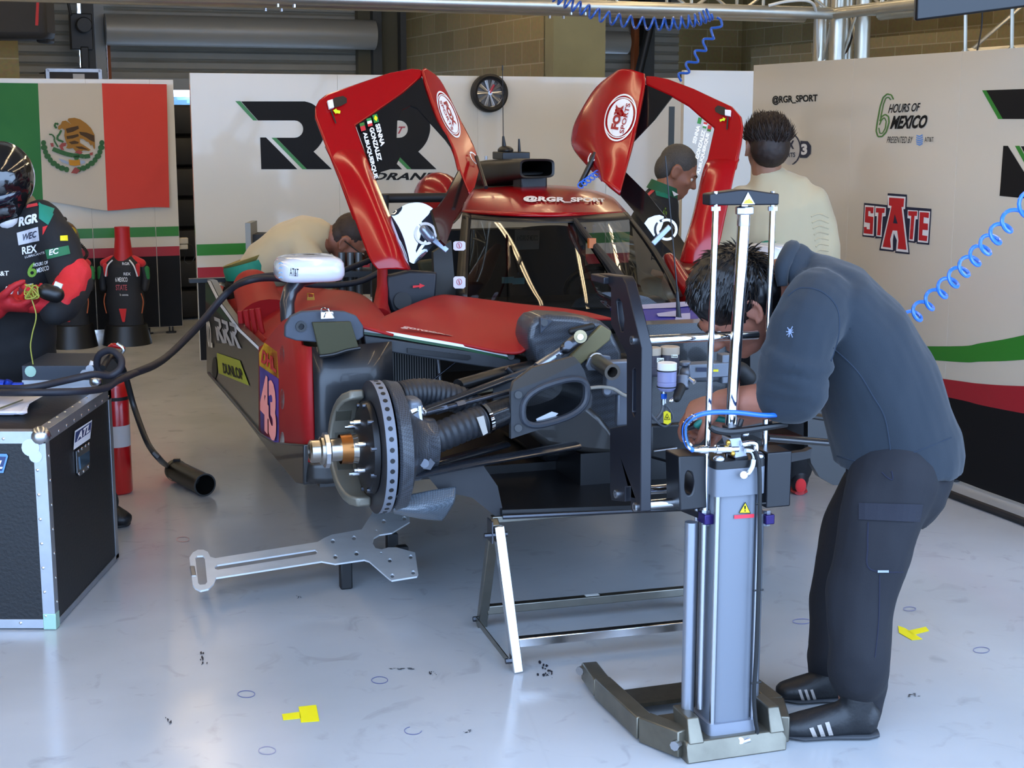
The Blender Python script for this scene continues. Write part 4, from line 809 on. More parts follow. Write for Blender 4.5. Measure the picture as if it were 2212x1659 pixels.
# inside the nose: reservoirs, master cylinder, lines
def reservoir(px, y0, y1, b, w, cap, liq, lbl=None):
    t, q = cb(px, y0, b), cb(px, y1, b); h = t.z - q.z
    o = part('fluid_reservoir', MB().lathe([(0, w * .75), (h * .08, w * .95), (h * .12, w), (h * .3, w), (h * .32, w * .94), (h * .34, w), (h * .72, w), (h * .74, w * .93)], q, Z, 20), liq, car)
    part('cap', MB().lathe([(h * .74, w * 1.02), (h * .98, w * 1.02), (h * 1.0, w * .9)], q, Z, 24), cap, o, sm=20); return o
LIQ = mat('pale_fluid_bottle', 'a3a6d2', .3, trans=.3); CAPW = mat('bottle_cap', 'e2e2e2', .5); CAPB = mat('bottle_cap_tan', 'a39583', .5)
r1 = reservoir(1440, 783, 844, -.06, .032, CAPW, LIQ)
part('band', MB().lathe([(0, .0335), (.004, .0335)], cb(1440, 801, -.06), Z, 20), RUBBER, r1); part('band', MB().lathe([(0, .0335), (.004, .0335)], cb(1440, 836, -.06), Z, 20), RUBBER, r1)
r2 = reservoir(1446, 748, 812, -.2, .033, CAPB, mat('dark_bottle', '44424c', .3)); r3 = reservoir(1408, 750, 812, -.2, .03, CAPB, mat('dark_bottle', '44424c', .3))
for o, q in ((r2, [(1419, 783), (1434, 783), (1434, 773), (1419, 773)]), (r2, [(1450, 773), (1464, 773), (1464, 766), (1450, 766)])): part('name_label', MB().add([cb(x, y, -.15) for x, y in q], [(0, 1, 2, 3)]), mat('label_cream', 'd8d6c4', .5), o, sm=0)
lettering('Clutch', qmap(cb(1421, 781, -.149), cb(1433, 781, -.149), cb(1433, 775, -.149), cb(1421, 775, -.149), 0), BLACK, r2, bold=.01); lettering('Front', qmap(cb(1451, 772, -.149), cb(1463, 772, -.149), cb(1463, 767, -.149), cb(1451, 767, -.149), 0), BLACK, r2, bold=.01)
part('hose_fitting', MB().cyl(cb(1434, 844, -.06), cb(1434, 852, -.06), .008).cyl(cb(1434, 860, -.06), cb(1434, 874, -.06), .009), STEEL, r1); part('hose_nut', MB().cyl(cb(1434, 850, -.06), cb(1434, 861, -.06), .011, n=6), mat('anodised_blue', '1d55b8', .3, .6), r1)
part('brake_line', MB().tube([cb(x, y, -.06) for x, y in ((1434, 873), (1430, 890), (1418, 905), (1408, 900))], .007, 8, 5).tube([cb(x, y, -.05) for x, y in ((1436, 873), (1446, 885), (1453, 903), (1440, 920), (1425, 916), (1410, 900), (1404, 890))], .004, 6, 5), mat('braid_grey', '4c4f55', .5), car)
wt = part('warning_sticker', MB().prism([cb(x, y, -.04) for x, y in ((1433, 890), (1440, 887), (1448, 892), (1449, 912), (1442, 917), (1433, 914))], CF * .002), YEL, car, sm=0); mb = MB(); flat(mb, stroke([(1440, 893), (1446, 906), (1434, 906), (1440, 893)], 1.0) + [disc(1440, 902, 1.6, 2, 8)], lambda x, y: cb(x, y, -.04) + CF * .004); part('warning_print', mb, BLACK, wt, sm=0)
MC = mat('cast_grey', '6f747d', .45, .6)
mcy = part('steering_rack', MB().limb([cb(1487, 806, -.1), cb(1560, 803, -.12)], [.03, .034]).box(cb(1525, 798, -.1), (.15, .06, .05), (CU, CF, Z)).cyl(cb(1475, 812, -.08), cb(1475, 840, -.06), .022).cyl(cb(1480, 790, -.1), cb(1480, 780, -.1), .02).box(cb(1565, 795, -.1), (.04, .05, .1), (CU, CF, Z)), MC, car, bev=.004)
part('rack_sticker', MB().add([cb(x, y, -.065) for x, y in ((1537, 803), (1552, 803), (1552, 798), (1537, 798))], [(0, 1, 2, 3)]), YEL, mcy, sm=0); part('rack_sticker', MB().add([cb(x, y, -.065) for x, y in ((1505, 803), (1528, 803), (1528, 794), (1505, 794))], [(0, 1, 2, 3)]), NAVY, mcy, sm=0)
part('rack_boot', MB().limb([cb(1470, 838, -.05), cb(1462, 860, -.02)], [.018, .014]), RUBBER, mcy); part('rack_boot', MB().limb([cb(1600, 800, -.12), cb(1615, 815, -.12)], [.03, .03]), RUBBER, mcy)
part('rack_fitting', MB().limb([cb(1460, 858, -.03), cb(1448, 866, -.02)], [.009, .007]).cyl(cb(1490, 818, -.06), cb(1500, 826, -.04), .008), CHROME, mcy)
part('nose_tray', plate(MB(), [(1405, 918), (1500, 912), (1500, 985), (1470, 1008), (1405, 990)], lambda x, y: cb(x, y, -.05), -CF * .03), BLK2, car, bev=.01); part('tray_slot', MB().cyl(cb(1412, 975, -.04), cb(1462, 968, -.04), .004), STEEL, car)
# torsion tube and bracket beside the jig
tt = part('torsion_tube', MB().lathe([(0, .03), (.015, .03), (.017, .026), (.16, .026), (.162, .028), (.168, .028), (.168, .018), (.12, .016)], cb(1285, 778, -.28), (cb(1326, 806, -.10) - cb(1285, 778, -.28)), 20, False), mat('worn_steel', '8e857a', .3, .9), car)
part('flange_plate', plate(MB(), [(1263, 790), (1270, 772), (1290, 764), (1316, 768), (1318, 778), (1300, 786), (1285, 800), (1268, 800)], lambda x, y: cb(x, y, -.27), CF * .012), MC, tt, bev=.003)
part('rocker', MB().box(cb(1332, 815, -.22), (.09, .04, .12), (CU, CF, Z)).cyl(cb(1312, 845, -.2), cb(1312, 845, -.24), .02).box(cb(1345, 870, -.22), (.05, .03, .16), (CU, CF, Z)), MC, car, bev=.008)
part('hydraulic_line', MB().tube([cb(x, y, -.17) for x, y in ((1275, 838), (1300, 836), (1325, 840), (1345, 852), (1360, 858))], .006, 8, 5), mat('line_cream', '9c978c', .5), car)
# --- underfloor / splitter
part('underfloor', plate(MB(), [(930, 1000), (1240, 960), (1400, 985), (1560, 1000), (1500, 1100), (1085, 1115), (1050, 1085)], lambda x, y: onz(x, y, .47), Z * .02), BLK2, car, sm=0)
uf = part('splitter_lip', MB().cyl(onz(1086, 1117, .47), onz(1500, 1098, .47), .008, n=8), DKSTEEL, car)
part('turning_vane', plate(MB(), [(1040, 1000), (1075, 1050), (1090, 1120), (1070, 1115), (1020, 1075), (950, 1060), (925, 1030), (980, 1010)], lambda x, y: cb(x, y, .0), -CF * .012), mat('vane_grey', '26272b', .5), car)
part('tub_keel', carbox(-.1, .6, -1.2, -.2, .49, .6), BLK2, car)
# --- right front corner: disc, hat, caliper, upright, ducts, arms
DC = cb(803, 966, 0.0); RD = 144 / 3126 * DC.y
brake = part('brake_disc', MB().lathe([(0, RD * .60), (0, RD), (.034, RD), (.034, RD * .60)], DC, CU, 64, False).lathe([(.034, RD * .60), (0, RD * .60)], DC, CU, 64, False), mat('carbon_disc', '26272b', .45), car, sm=30)
dr = MB()
part('disc_edge', MB().lathe([(.0005, RD * 1.001), (.0335, RD * 1.001)], DC, CU, 72, False), mat('disc_edge_grey', '6b6f78', .5), brake)
for i in range(40):
    a = R(9 * i); d = (CF * math.cos(a) + Z * math.sin(a)); c = DC + CU * .017 + d * RD * 1.0005
    dr.cyl(c, c + d * .0012, .0075, n=10)
part('cooling_holes', dr, INNER, brake)
hat = part('disc_hat', MB().lathe([(-.004, RD * .70), (-.022, RD * .69), (-.03, RD * .60), (-.045, RD * .3), (-.05, RD * .18)], DC, CU, 40), mat('hat_black', '1f1f21', .4, .5), car)
for i in range(10):
    a = R(36 * i + 10); d = (CF * math.cos(a) + Z * math.sin(a)); part('bobbin', MB().cyl(DC + d * RD * .66 - CU * .015, DC + d * RD * .66 - CU * .032, .008, n=8), DKSTEEL, hat)
part('hub_axle', MB().lathe([(-.04, .05), (-.06, .045), (-.09, .043), (-.10, .036), (-.13, .036), (-.135, .044), (-.16, .044), (-.165, .036), (-.19, .036), (-.195, .03), (-.195, .022), (-.16, .02)], DC, CU, 24, False), mat('hub_steel', '9a948c', .22, 1.0), car)
part('hub_collar', MB().lathe([(-.065, .048), (-.10, .046)], DC, CU, 24, False), mat('heat_tinted', '8a5a32', .3, 1.0), car); part('hub_nut', MB().lathe([(-.137, .055), (-.150, .055)], DC, CU, 10), STEEL, car, sm=0)
for i in range(6):
    a = R(60 * i + 20); d = (CF * math.cos(a) + Z * math.sin(a)); part('drive_peg', MB().cyl(DC + d * .085 - CU * .03, DC + d * .085 - CU * .06, .008, n=10).cyl(DC + d * .085 - CU * .06, DC + d * .085 - CU * .07, .005, n=8), STEEL, car)
cal = mat('caliper_grey', '6e6a5f', .4, .5)
cp = MB()
def arcpts(r0, r1, a0, a1, off, n=16): return [DC - CU * off + (-CF * 0 + (CF * math.cos(R(a0 + (a1 - a0) * i / n)) + Z * math.sin(R(a0 + (a1 - a0) * i / n))) * r0) for i in range(n + 1)] + [DC - CU * off + (CF * math.cos(R(a1 - (a1 - a0) * i / n)) + Z * math.sin(R(a1 - (a1 - a0) * i / n))) * r1 for i in range(n + 1)]
cq_ = []
for i in range(17):
    a = R(116 + 154 * i / 16); d = CF * math.cos(a) + Z * math.sin(a); k_ = math.sin(math.pi * i / 16) ** .5; c = DC - CU * (.025 + .035 * k_) + d * RD * .84; cq_ += [c + CU * x * (.022 + .022 * k_) + d * y * .016 for x, y in ((-1, -1), (1, -1), (1, 1), (-1, 1))]
cp.add(cq_, [(4 * i + k, 4 * i + (k + 1) % 4, 4 * i + 4 + (k + 1) % 4, 4 * i + 4 + k) for i in range(16) for k in range(4)] + [(3, 2, 1, 0), (64, 65, 66, 67)])
cpo = part('brake_caliper', cp, cal, car, bev=.008, seg=3)
for a in (150, 180, 210): d = (CF * math.cos(R(a)) + Z * math.sin(R(a))); part('piston_window', MB().box(DC - CU * .06 + d * (RD * .84 - .0165), (.05, .042, .004), (CU, (d.cross(CU)), d)), mat('caliper_pocket', '3a382f', .5), cpo, bev=.0015)
part('drum_duct', MB().lathe([(.042, RD * .95), (.05, RD * 1.0), (.085, RD * .97), (.12, RD * .55), (.17, RD * .40), (.2, RD * .38)], DC, CU, 48, False), CARBG, car)
part('upright', MB().box(DC + CU * .13 + Z * .02, (.05, .09, .26), (CU, CF, Z)), MC, car, bev=.015)
part('scoop', sheet(net([[cb(862, 1075, .06), cb(930, 1060, .05), cb(985, 1052, .03)], [cb(850, 1098, .1), cb(920, 1100, .09), cb(980, 1085, .06)], [cb(852, 1108, .05), cb(915, 1120, .04), cb(955, 1124, .02)]], 6)), weave('scoop_carbon', '3c454e', '59636d', 230, .35, .5), car, sol=.006); part('scoop_rivet', MB().cyl(cb(863, 1074, .08), cb(863, 1074, .05), .01), ALU, car)
CORR = mat('duct_rubber', '1c1f25', .5)
def corr(name, P, r, k=9, amp=.004, par=car):
    C = crom([V(p) for p in P], k * 4); n = len(C)
    return part(name, MB().tube(C, [r + (amp if i % 4 < 2 else -amp * .3) for i in range(n)], 18), CORR, par, sm=60)
corr('brake_hose', [cb(862, 855, -.12), cb(905, 848, -.14), cb(955, 853, -.16), cb(1010, 872, -.18), cb(1045, 900, -.2)], .044, 5, .0025)
corr('cooling_hose', [cb(905, 958, .03), cb(945, 945, .02), cb(1000, 922, 0), cb(1040, 908, -.02)], .047, 4, .0025)
part('carbon_pipe', MB().cyl(cb(1045, 906, -.02), cb(1115, 880, -.06), .046, .043, 20), CARBON, car)
for P, r in (((917, 957), .05), ((1046, 905), .05)): c = cb(P[0], P[1], .02 if P[0] < 1000 else -.02); d = (cb(1045, 906, -.02) - cb(905, 958, .03)).normalized(); part('hose_clamp', MB().lathe([(0, r), (.012, r)], c, d, 24), CHROME, car)
part('tape_label', plate(MB(), [(1030, 902), (1045, 898), (1054, 935), (1044, 941)], lambda x, y: cb(x, y, .045), -CF * .003), mat('tape_grey', 'a8a29a', .6), car)
part('lower_wishbone', MB().loft([(cb(890, 1028, .06), .012, .028, Z), (cb(1000, 1004, .03), .013, .03, Z), (cb(1245, 962, -.1), .013, .03, Z)], 12), mat('arm_black', '1c1f25', .25, coat=.5), car, sm=60)
part('arm_bracket', MB().prism([cb(x, y, .08) for x, y in ((895, 1010), (905, 990), (925, 985), (940, 1000), (930, 1015))], -CF * .02).cyl(cb(917, 1001, .1), cb(917, 1001, .06), .014), DKSTEEL, car)  # dark steel bracket plate with round boss at the outer wishbone end
part('lower_wishbone', MB().loft([(cb(905, 1012, -.02), .012, .026, Z), (cb(1090, 960, -.3), .012, .026, Z)], 10), mat('arm_black', '1c1f25', .25, coat=.5), car, sm=60)
part('upper_wishbone', MB().loft([(cb(900, 890, -.06), .01, .02, Z), (cb(1010, 850, -.14), .01, .022, Z), (cb(1160, 795, -.25), .01, .022, Z)], 10), mat('arm_black', '1c1f25', .25, coat=.5), car, sm=60)
part('upper_wishbone', MB().loft([(cb(990, 832, -.2), .02, .025, Z), (cb(1085, 805, -.3), .02, .028, Z), (cb(1150, 790, -.35), .02, .025, Z)], 10), BLK2, car, sm=60)
trd = part('tie_rod', MB().cyl(cb(905, 896, .02), cb(1000, 872, -.02), .009).cyl(cb(985, 876, -.01), cb(1115, 842, -.08), .008).cyl(cb(940, 888, .0), cb(965, 881, -.005), .012, n=6).cyl(cb(985, 876, -.01), cb(1003, 871, -.02), .012, n=6), mat('rod_dark', '5a5d66', .25, .9), car)
part('rod_end', MB().limb([cb(880, 892, .03), cb(900, 884, .03), cb(915, 890, .03)], [.02, .016, .012]).cyl(cb(904, 875, .035), cb(907, 912, .03), .013, n=8).cyl(cb(905, 910, .03), cb(907, 925, .03), .007), CHROME, trd)
pr_ = part('push_rod', MB().cyl(cb(1118, 822, -.15), cb(1160, 792, -.18), .006).cyl(cb(1118, 821, -.14), cb(1133, 810, -.15), .010, n=6).cyl(cb(1143, 803, -.16), cb(1152, 797, -.17), .011, n=6).cyl(cb(1160, 793, -.18), cb(1245, 737, -.24), .016, .016, 12), mat('rod_grey', '8b8f98', .3, .9), car)
part('damper_end', MB().limb([cb(1222, 752, -.2), cb(1245, 735, -.22), cb(1262, 730, -.24)], [.02, .022, .014]).cyl(cb(1228, 745, -.18), cb(1228, 745, -.22), .014), DKSTEEL, pr_); part('pivot_bearing', MB().cyl(cb(1254, 727, -.19), cb(1254, 727, -.24), .022, n=20), mat('bearing_cream', 'b3a67e', .4), pr_); part('pivot_bolt', MB().cyl(cb(1254, 728, -.175), cb(1254, 728, -.2), .011, n=8), STEEL, pr_)
part('steering_column_joint', MB().limb([cb(1085, 812, -.3), cb(1098, 800, -.3)], [.018, .016]).cyl(cb(1094, 795, -.28), cb(1105, 806, -.28), .01), DKSTEEL, car)
part('cable_loom', MB().tube([cb(x, y, -.2) for x, y in ((1020, 850), (1060, 842), (1085, 838), (1120, 833))], .006, 8, 4), mat('loom_cream', '8f8a74', .6), car); part('brass_fitting', MB().cyl(cb(1082, 822, -.2), cb(1080, 832, -.2), .006), BRASS, car)
# cooling box with oval mouth
BX = mat('box_grey', '37393d', .45, var=.15, vscale=30)
bxp = [(1104, 846), (1180, 818), (1252, 783), (1262, 800), (1280, 858), (1276, 880), (1240, 903), (1104, 948)]
Bn = lambda x, y: cb(x, y, .0)
def hole(rx, ry, dx=0, dy=0, n=28):      # slanted oval mouth
    out = []
    for i in range(n):
        a = 2 * math.pi * i / n; c, s_ = math.cos(a), math.sin(a)
        x = math.copysign(abs(c) ** .75, c) * rx; y = math.copysign(abs(s_) ** .75, s_) * ry
        out.append((1198 + dx + x, 868 + dy + y - .30 * x))
    return out
inv = lambda P: [(x, -y) for x, y in P]
bx = part('cooling_box', holed(inv(bxp), [inv(hole(66, 38))], lambda x, y: Bn(x, -y), -CF * .02), BX, car, sm=30)
L0 = [Bn(x, y) - CF * .02 for x, y in hole(66, 38)]; L1 = [Bn(x, y) - CF * .18 for x, y in hole(50, 28, 8, -2)]
part('mouth_tunnel', rings([L0, L1], False, True), CARBON, bx)
part('mouth_rim', MB().tube([Bn(x, y) + CF * .004 for x, y in hole(70, 42)], .011, 8, closed=True), mat('rim_slate', '31353d', .45), bx)
part('box_top', plate(MB(), [(1104, 846), (1180, 818), (1252, 783), (1240, 770), (1150, 795), (1110, 825)], Bn, -CF * .02), mat('box_top_brown', '3a342e', .5), bx)
part('box_body', MB().prism([Bn(x, y) - CF * .19 for x, y in bxp], -CF * .02), BX, bx)
part('paper_scrap', plate(MB(), [(1158, 905), (1192, 889), (1206, 893), (1200, 899), (1160, 910)], lambda x, y: cb(x, y, -.03), -CF * .002), mat('scrap_white', 'c3c6ca', .6), bx)
for x, y in ((1120, 853), (1120, 925)): part('box_bolt', MB().cyl(cb(x, y, .012), cb(x, y, 0), .012).cyl(cb(x, y, .014), cb(x, y, .01), .006), BLK2, bx)
# left front corner seen behind the jack: arms, duct, arch
part('lower_wishbone', MB().loft([(cb(1655, 945, .0), .014, .028, Z), (cb(1815, 958, .0), .014, .028, Z)], 10), mat('arm_black', '1c1f25', .25, coat=.5), car, sm=60); part('upper_wishbone', MB().loft([(cb(1640, 880, -.1), .012, .03, Z), (cb(1800, 905, -.1), .012, .03, Z)], 10), BLK2, car)
part('wheel_arch_wall', plate(MB(), [(1745, 960), (1752, 1000), (1770, 1030), (1800, 1048), (1900, 1050), (1900, 800), (1745, 800)], lambda x, y: cb(x, y, -.3), -CF * .03), DARK, car); part('nose_side', plate(MB(), [(1620, 740), (1660, 735), (1665, 905), (1622, 905)], lambda x, y: cb(x, y, -.2), -CF * .05), BLK2, car)
part('front_flap', plate(MB(), [(1660, 985), (1740, 975), (1755, 968), (1750, 990), (1700, 1000), (1662, 1010)], lambda x, y: cb(x, y, -.1), -CF * .03), mat('vane_grey', '26272b', .5), car)
# --- raised doors
def door(side, off, sc, outer, inner, fox, foxin, planes, lab):
    pass
q1 = lambda L: [(660 + x * .3014, 130 + y * .3014) for x, y in L]
rdp, rn_ = pl3((683, 240, 5.95), (862, 588, 5.62), (905, 160, 6.35))
d_r = part('raised_door', plate(MB(), q1([(75, 330), (100, 280), (150, 240), (350, 170), (600, 85), (760, 55), (830, 60), (850, 90), (830, 125), (700, 240), (500, 380), (362, 468), (430, 660), (500, 880), (600, 1120), (580, 1180), (470, 1150), (350, 1130), (250, 850), (150, 600), (75, 400)]), rdp, -rn_ * .02), RED, car, bev=.008, label='right door raised with pane reflecting the sky')
bar = net([[rdp(x, y) + rn_ * w_ for (x, y), w_ in zip(q1([(150, 600), (250, 850), (350, 1130), (460, 1420), (520, 1500)]), (-.014, 0, 0, 0, 0))], [rdp(x, y) + rn_ * w_ for (x, y), w_ in zip(q1([(250, 600), (350, 850), (450, 1130), (560, 1420), (610, 1528)]), (-.014, .03, .05, .05, .03))], [rdp(x, y) + rn_ * w_ for (x, y), w_ in zip(q1([(340, 600), (420, 850), (520, 1130), (640, 1420), (690, 1530)]), (-.014, .028, .045, .045, .028))], [rdp(x, y) + rn_ * w_ for (x, y), w_ in zip(q1([(412, 600), (490, 850), (603, 1130), (712, 1420), (745, 1503)]), (-.014, 0, 0, 0, 0))]], 6)
part('door_bar', sheet(bar), RED, d_r, sm=80, sol=.012)
part('door_tint', plate(MB(), q1([(830, 125), (700, 240), (500, 380), (362, 468), (430, 660), (500, 880), (540, 800), (640, 770), (680, 690), (650, 570), (655, 440), (690, 360), (750, 330), (800, 350), (1000, 570), (1050, 640), (900, 290)]), lambda x, y: rdp(x, y) + rn_ * .004, -rn_ * .006), mat('tint_black', '0d0d0f', .15, coat=.5), d_r, sm=0)
part('door_pane', MB().add([rdp(x, y) for x, y in q1([(830, 125), (362, 468), (500, 880), (600, 1120), (780, 1020), (960, 1050), (1090, 780), (1050, 640), (900, 290)])], [tuple(range(9))]), PANE, d_r, sm=0)
fxp, fn_ = pl3((910, 150, 6.36), (1012, 420, 6.05), (1030, 345, 6.32))
fx = part('roof_flap', sheet(net([[fxp(x, y) for x, y in q1(L)] for L in ([(835, 70), (870, 200), (950, 420), (1060, 650), (1100, 790), (1168, 965)], [(842, 66), (905, 190), (1000, 400), (1100, 620), (1150, 780), (1180, 955)], [(850, 64), (950, 150), (1060, 370), (1180, 600), (1215, 760), (1195, 930)], [(850, 64), (960, 155), (1100, 430), (1200, 640), (1236, 760), (1200, 925)])], 6)), RED, d_r, sm=80, sol=.015)
def foxlogo(fn, par, frame=None, flip=False):
    mb = MB(); flat(mb, ringpoly(.5, .5, .5, .5, .035) + ringpoly(.5, .5, .43, .5, .02), fn); part('logo_ring_print', mb, WPRINT, par, sm=0)
    mb = MB(); flat(mb, [disc(.5, .5, .40, .40)], fn); part('logo_disc_print', mb, WPRINT, par, sm=0)
    f2 = lambda u, v: fn(u, v) + (C0 - fn(u, v)).normalized() * .003
    RP_ = mat('logo_red', '8c0f1c', .4)
    lettering('FOX', lambda u, v: f2(.24 + .52 * u, .48 + .25 * v), RP_, par, bold=.06); lettering('SPORTS', lambda u, v: f2(.18 + .64 * u, .28 + .14 * v), RP_, par, bold=.02)
Fq = lambda bl, br, tr, tl, P, n, o=.03: qmap(*[P(*q) for q in (bl, br, tr, tl)], off=o)
bpy.context.view_layer.update(); foxlogo(lambda u, v: onmesh(fx, (933 * (1 - u) + 975 * u) * (1 - v) + (963 * (1 - u) + 1005 * u) * v, (204 * (1 - u) + 304 * u) * (1 - v) + (190 * (1 - u) + 290 * u) * v, .005) or fxp(969, 247), fx)
def knob(P, n, x, y, r, par, m=WPRINT):
    mb = MB(); c = P(x, y); t = n.cross(Z).normalized(); w = t.cross(n)
    for k in range(24):
        if k in (3, 15): continue
        a, b = R(15 * k), R(15 * k + 15)
        mb.add([c + n * .02 + (t * math.cos(q) + w * math.sin(q)) * rr for q, rr in ((a, r), (b, r), (b, r * .76), (a, r * .76))], [(0, 1, 2, 3)])
    return part('marker_ring', mb, m, par, sm=0)
knob(fxp, fn_, 1017, 347, .032, fx); part('gas_strut', MB().cyl(fxp(1017, 347) + fn_ * .03, at(1050, 405, 6.0), .008), BLK2, car)
part('door_leg', plate(MB(), q1([(1100, 785), (1168, 965), (1060, 1150), (1000, 1330), (960, 1290), (900, 1075), (950, 1050), (1000, 980)]), lambda x, y: fxp(x, y) + fn_ * .004, -fn_ * .01), mat('tint_black', '0d0d0f', .15, coat=.5), d_r, sm=0)
swp, swn = pl3((840, 470, 5.82), (970, 480, 5.85), (880, 580, 5.79))
sw = part('lower_pane', sheet(net([[swp(x, y) + swn * b_ for (x, y), b_ in zip(q1(L), (0, .012, .012, 0))] for L in ([(640, 1080), (740, 1030), (860, 1035), (1015, 1140)], [(610, 1130), (740, 1160), (880, 1170), (1005, 1215)], [(650, 1260), (720, 1310), (810, 1330), (905, 1340)], [(700, 1400), (735, 1440), (770, 1460), (800, 1450)])], 6)), MIRR, d_r, sm=80)
knob(swp, swn, 918, 506, .045, d_r); part('door_catch', MB().limb([swp(915, 497) + swn * .02, swp(930, 515) + swn * .02], [.018, .018]).box(swp(944, 526) + swn * .02, (.10, .01, .022), ((swp(962, 541) - swp(925, 511)).normalized(), swn, swn.cross((swp(962, 541) - swp(925, 511)).normalized()))), mat('catch_silver', '8e98a8', .35, .7), d_r, bev=.003)
def handle(P, n, poly, sq, slot, arrow, par):
    part('handle_recess', MB().add([P(*q) + n * .006 for q in poly], [tuple(range(len(poly)))]), INNER, par, sm=0); part('handle_tab', MB().prism([P(*q) + n * .006 for q in sq], n * .008), mat('tab_white', 'd9d5d2', .5), par, sm=0)
    part('handle_slot', MB().add([P(*q) + n * .006 for q in slot], [tuple(range(len(slot)))]), INNER, par, sm=0); part('arrow_sticker', MB().add([P(*q) + n * .008 for q in arrow], [tuple(range(len(arrow)))]), mat('arrow_lime', 'c8d81e', .5), par, sm=0)
handle(rdp, rn_, [(712, 222), (722, 213), (740, 209), (748, 214), (748, 224), (735, 231), (716, 236)], [(705, 222), (716, 219), (719, 236), (709, 239)], [(712, 239), (715, 238), (726, 268), (723, 269)], [(718, 241), (725, 237), (726, 240), (734, 242), (733, 248), (725, 247), (724, 249)], d_r)
def flagdec(P, n, q, cols, par, o=.012, vert=True):
    f = qmap(*[P(*a) for a in q], off=o)
    for i, c in enumerate(cols):
        lo, hi = c[0], c[1]; part('flag_print', MB().add([f(lo, 0), f(hi, 0), f(hi, 1), f(lo, 1)], [(0, 1, 2, 3)]), mat('flag_' + c[2], c[2], .5), par, sm=0)
BZ = ((0, 1, '1e7a3c'),); MX = ((0, .33, '1e7a3c'), (.33, .66, 'd8d8d8'), (.66, 1, 'b5202c')); PT = ((0, .4, '2a6a2c'), (.4, 1, 'b5202c'))
for i, (nm, x, y, L, F_) in enumerate((('SENNA', 808, 273, 49, BZ), ('GONZALEZ', 795, 281, 74, MX), ('ALBUQUERQUE', 780, 291, 103, PT))):
    dx, dy = L * .245, L * .97; wx, wy = 9.7, -3
    lettering(nm, qmap(rdp(x, y), rdp(x + dx, y + dy), rdp(x + dx + wx, y + dy + wy), rdp(x + wx, y + wy), .012), WPRINT, d_r, bold=.04)
    fx0, fy0 = x - 6, y - 20; flagdec(rdp, rn_, [(fx0, fy0), (fx0 + 4, fy0 + 17), (fx0 + 14, fy0 + 14), (fx0 + 10, fy0 - 3)], F_, d_r)
    if F_ is BZ: f = qmap(*[rdp(*a) for a in [(fx0, fy0), (fx0 + 4, fy0 + 17), (fx0 + 14, fy0 + 14), (fx0 + 10, fy0 - 3)]], off=.014); part('flag_print', MB().add([f(.1, .5), f(.5, .1), f(.9, .5), f(.5, .9)], [(0, 1, 2, 3)]), YEL, d_r, sm=0)
# left door
q2 = lambda L: [(1220 + x * .2772, 140 + y * .2772) for x, y in L]
ldp, ln_ = pl3((1604, 270, 6.15), (1500, 575, 5.95), (1395, 165, 6.55))
d_l = part('raised_door', plate(MB(), q2([(625, 80), (700, 85), (800, 105), (1000, 180), (1170, 260), (1300, 320), (1370, 400), (1383, 480), (1370, 600), (1330, 800), (1270, 860), (1150, 860), (1080, 850), (1160, 490), (1050, 400), (960, 320), (840, 250), (625, 155)]), ldp, -ln_ * .02), RED, car, bev=.008, label='left door raised beside the chrome jack')
part('door_bar', sheet(net([[ldp(x, y) + ln_ * w_ for (x, y), w_ in zip(q2([(1110, 720), (1080, 850), (1000, 1200), (940, 1400), (905, 1535)]), (-.014, 0, 0, 0, 0))], [ldp(x, y) + ln_ * w_ for (x, y), w_ in zip(q2([(1190, 720), (1150, 850), (1070, 1200), (1010, 1420), (980, 1570)]), (-.014, .03, .05, .05, .03))], [ldp(x, y) + ln_ * w_ for (x, y), w_ in zip(q2([(1270, 720), (1240, 850), (1150, 1200), (1100, 1420), (1060, 1568)]), (-.014, .03, .05, .05, .03))], [ldp(x, y) + ln_ * w_ for (x, y), w_ in zip(q2([(1347, 720), (1322, 850), (1245, 1200), (1195, 1420), (1130, 1535)]), (-.014, 0, 0, 0, 0))]], 6)), RED, d_l, sm=80, sol=.012)
lfp, lfn = pl3((1393, 165, 6.55), (1338, 420, 6.2), (1240, 300, 6.75))
lf = part('roof_flap', sheet(net([[lfp(x, y) + lfn * b_ for (x, y), b_ in zip(q2(L), (0, .04, .05, .03, 0))] for L in ([(625, 80), (560, 80), (500, 90), (420, 115), (350, 150)], [(625, 155), (520, 170), (400, 180), (290, 210), (200, 270)], [(600, 300), (480, 330), (340, 350), (200, 380), (100, 430)], [(560, 480), (430, 510), (300, 530), (170, 540), (62, 560)], [(530, 620), (420, 640), (300, 660), (180, 665), (80, 660)], [(490, 780), (430, 790), (350, 800), (270, 800), (200, 800)], [(430, 1015), (400, 985), (370, 960), (335, 930), (300, 900)])], 5)), RED, d_l, sm=80, sol=.015)
bpy.context.view_layer.update()
def onq(o, q, off=.004): return lambda u, v: onmesh(o, *[q[0][k] * (1 - u) * (1 - v) + q[1][k] * u * (1 - v) + q[2][k] * u * v + q[3][k] * (1 - u) * v for k in (0, 1)], off) or V((0, 0, 0))
foxlogo(onq(lf, ((1361, 310), (1385, 208), (1319, 198), (1295, 300)), .005), lf)
knob(lambda x, y: lfp(x, y) + lfn * .03, lfn, 1299, 350, .034, lf); part('gas_strut', MB().cyl(lfp(1305, 343) + lfn * .05, at(1252, 402, 6.4), .012), BLK2, car); part('blue_coil', MB().tube([at(1252 + 42 * k / 40 + 8 * math.cos(k * .8), 402 - 30 * k / 40 + 6 * math.sin(k * .8), 6.35) for k in range(41)], .003, 6), BLUE, car)
TB = mat('tint_black', '0d0d0f', .15, coat=.5)
part('door_tint', plate(MB(), q2([(625, 155), (840, 250), (700, 430), (525, 615), (580, 350)]), lambda x, y: ldp(x, y) + ln_ * .004, -ln_ * .006), TB, d_l, sm=0)
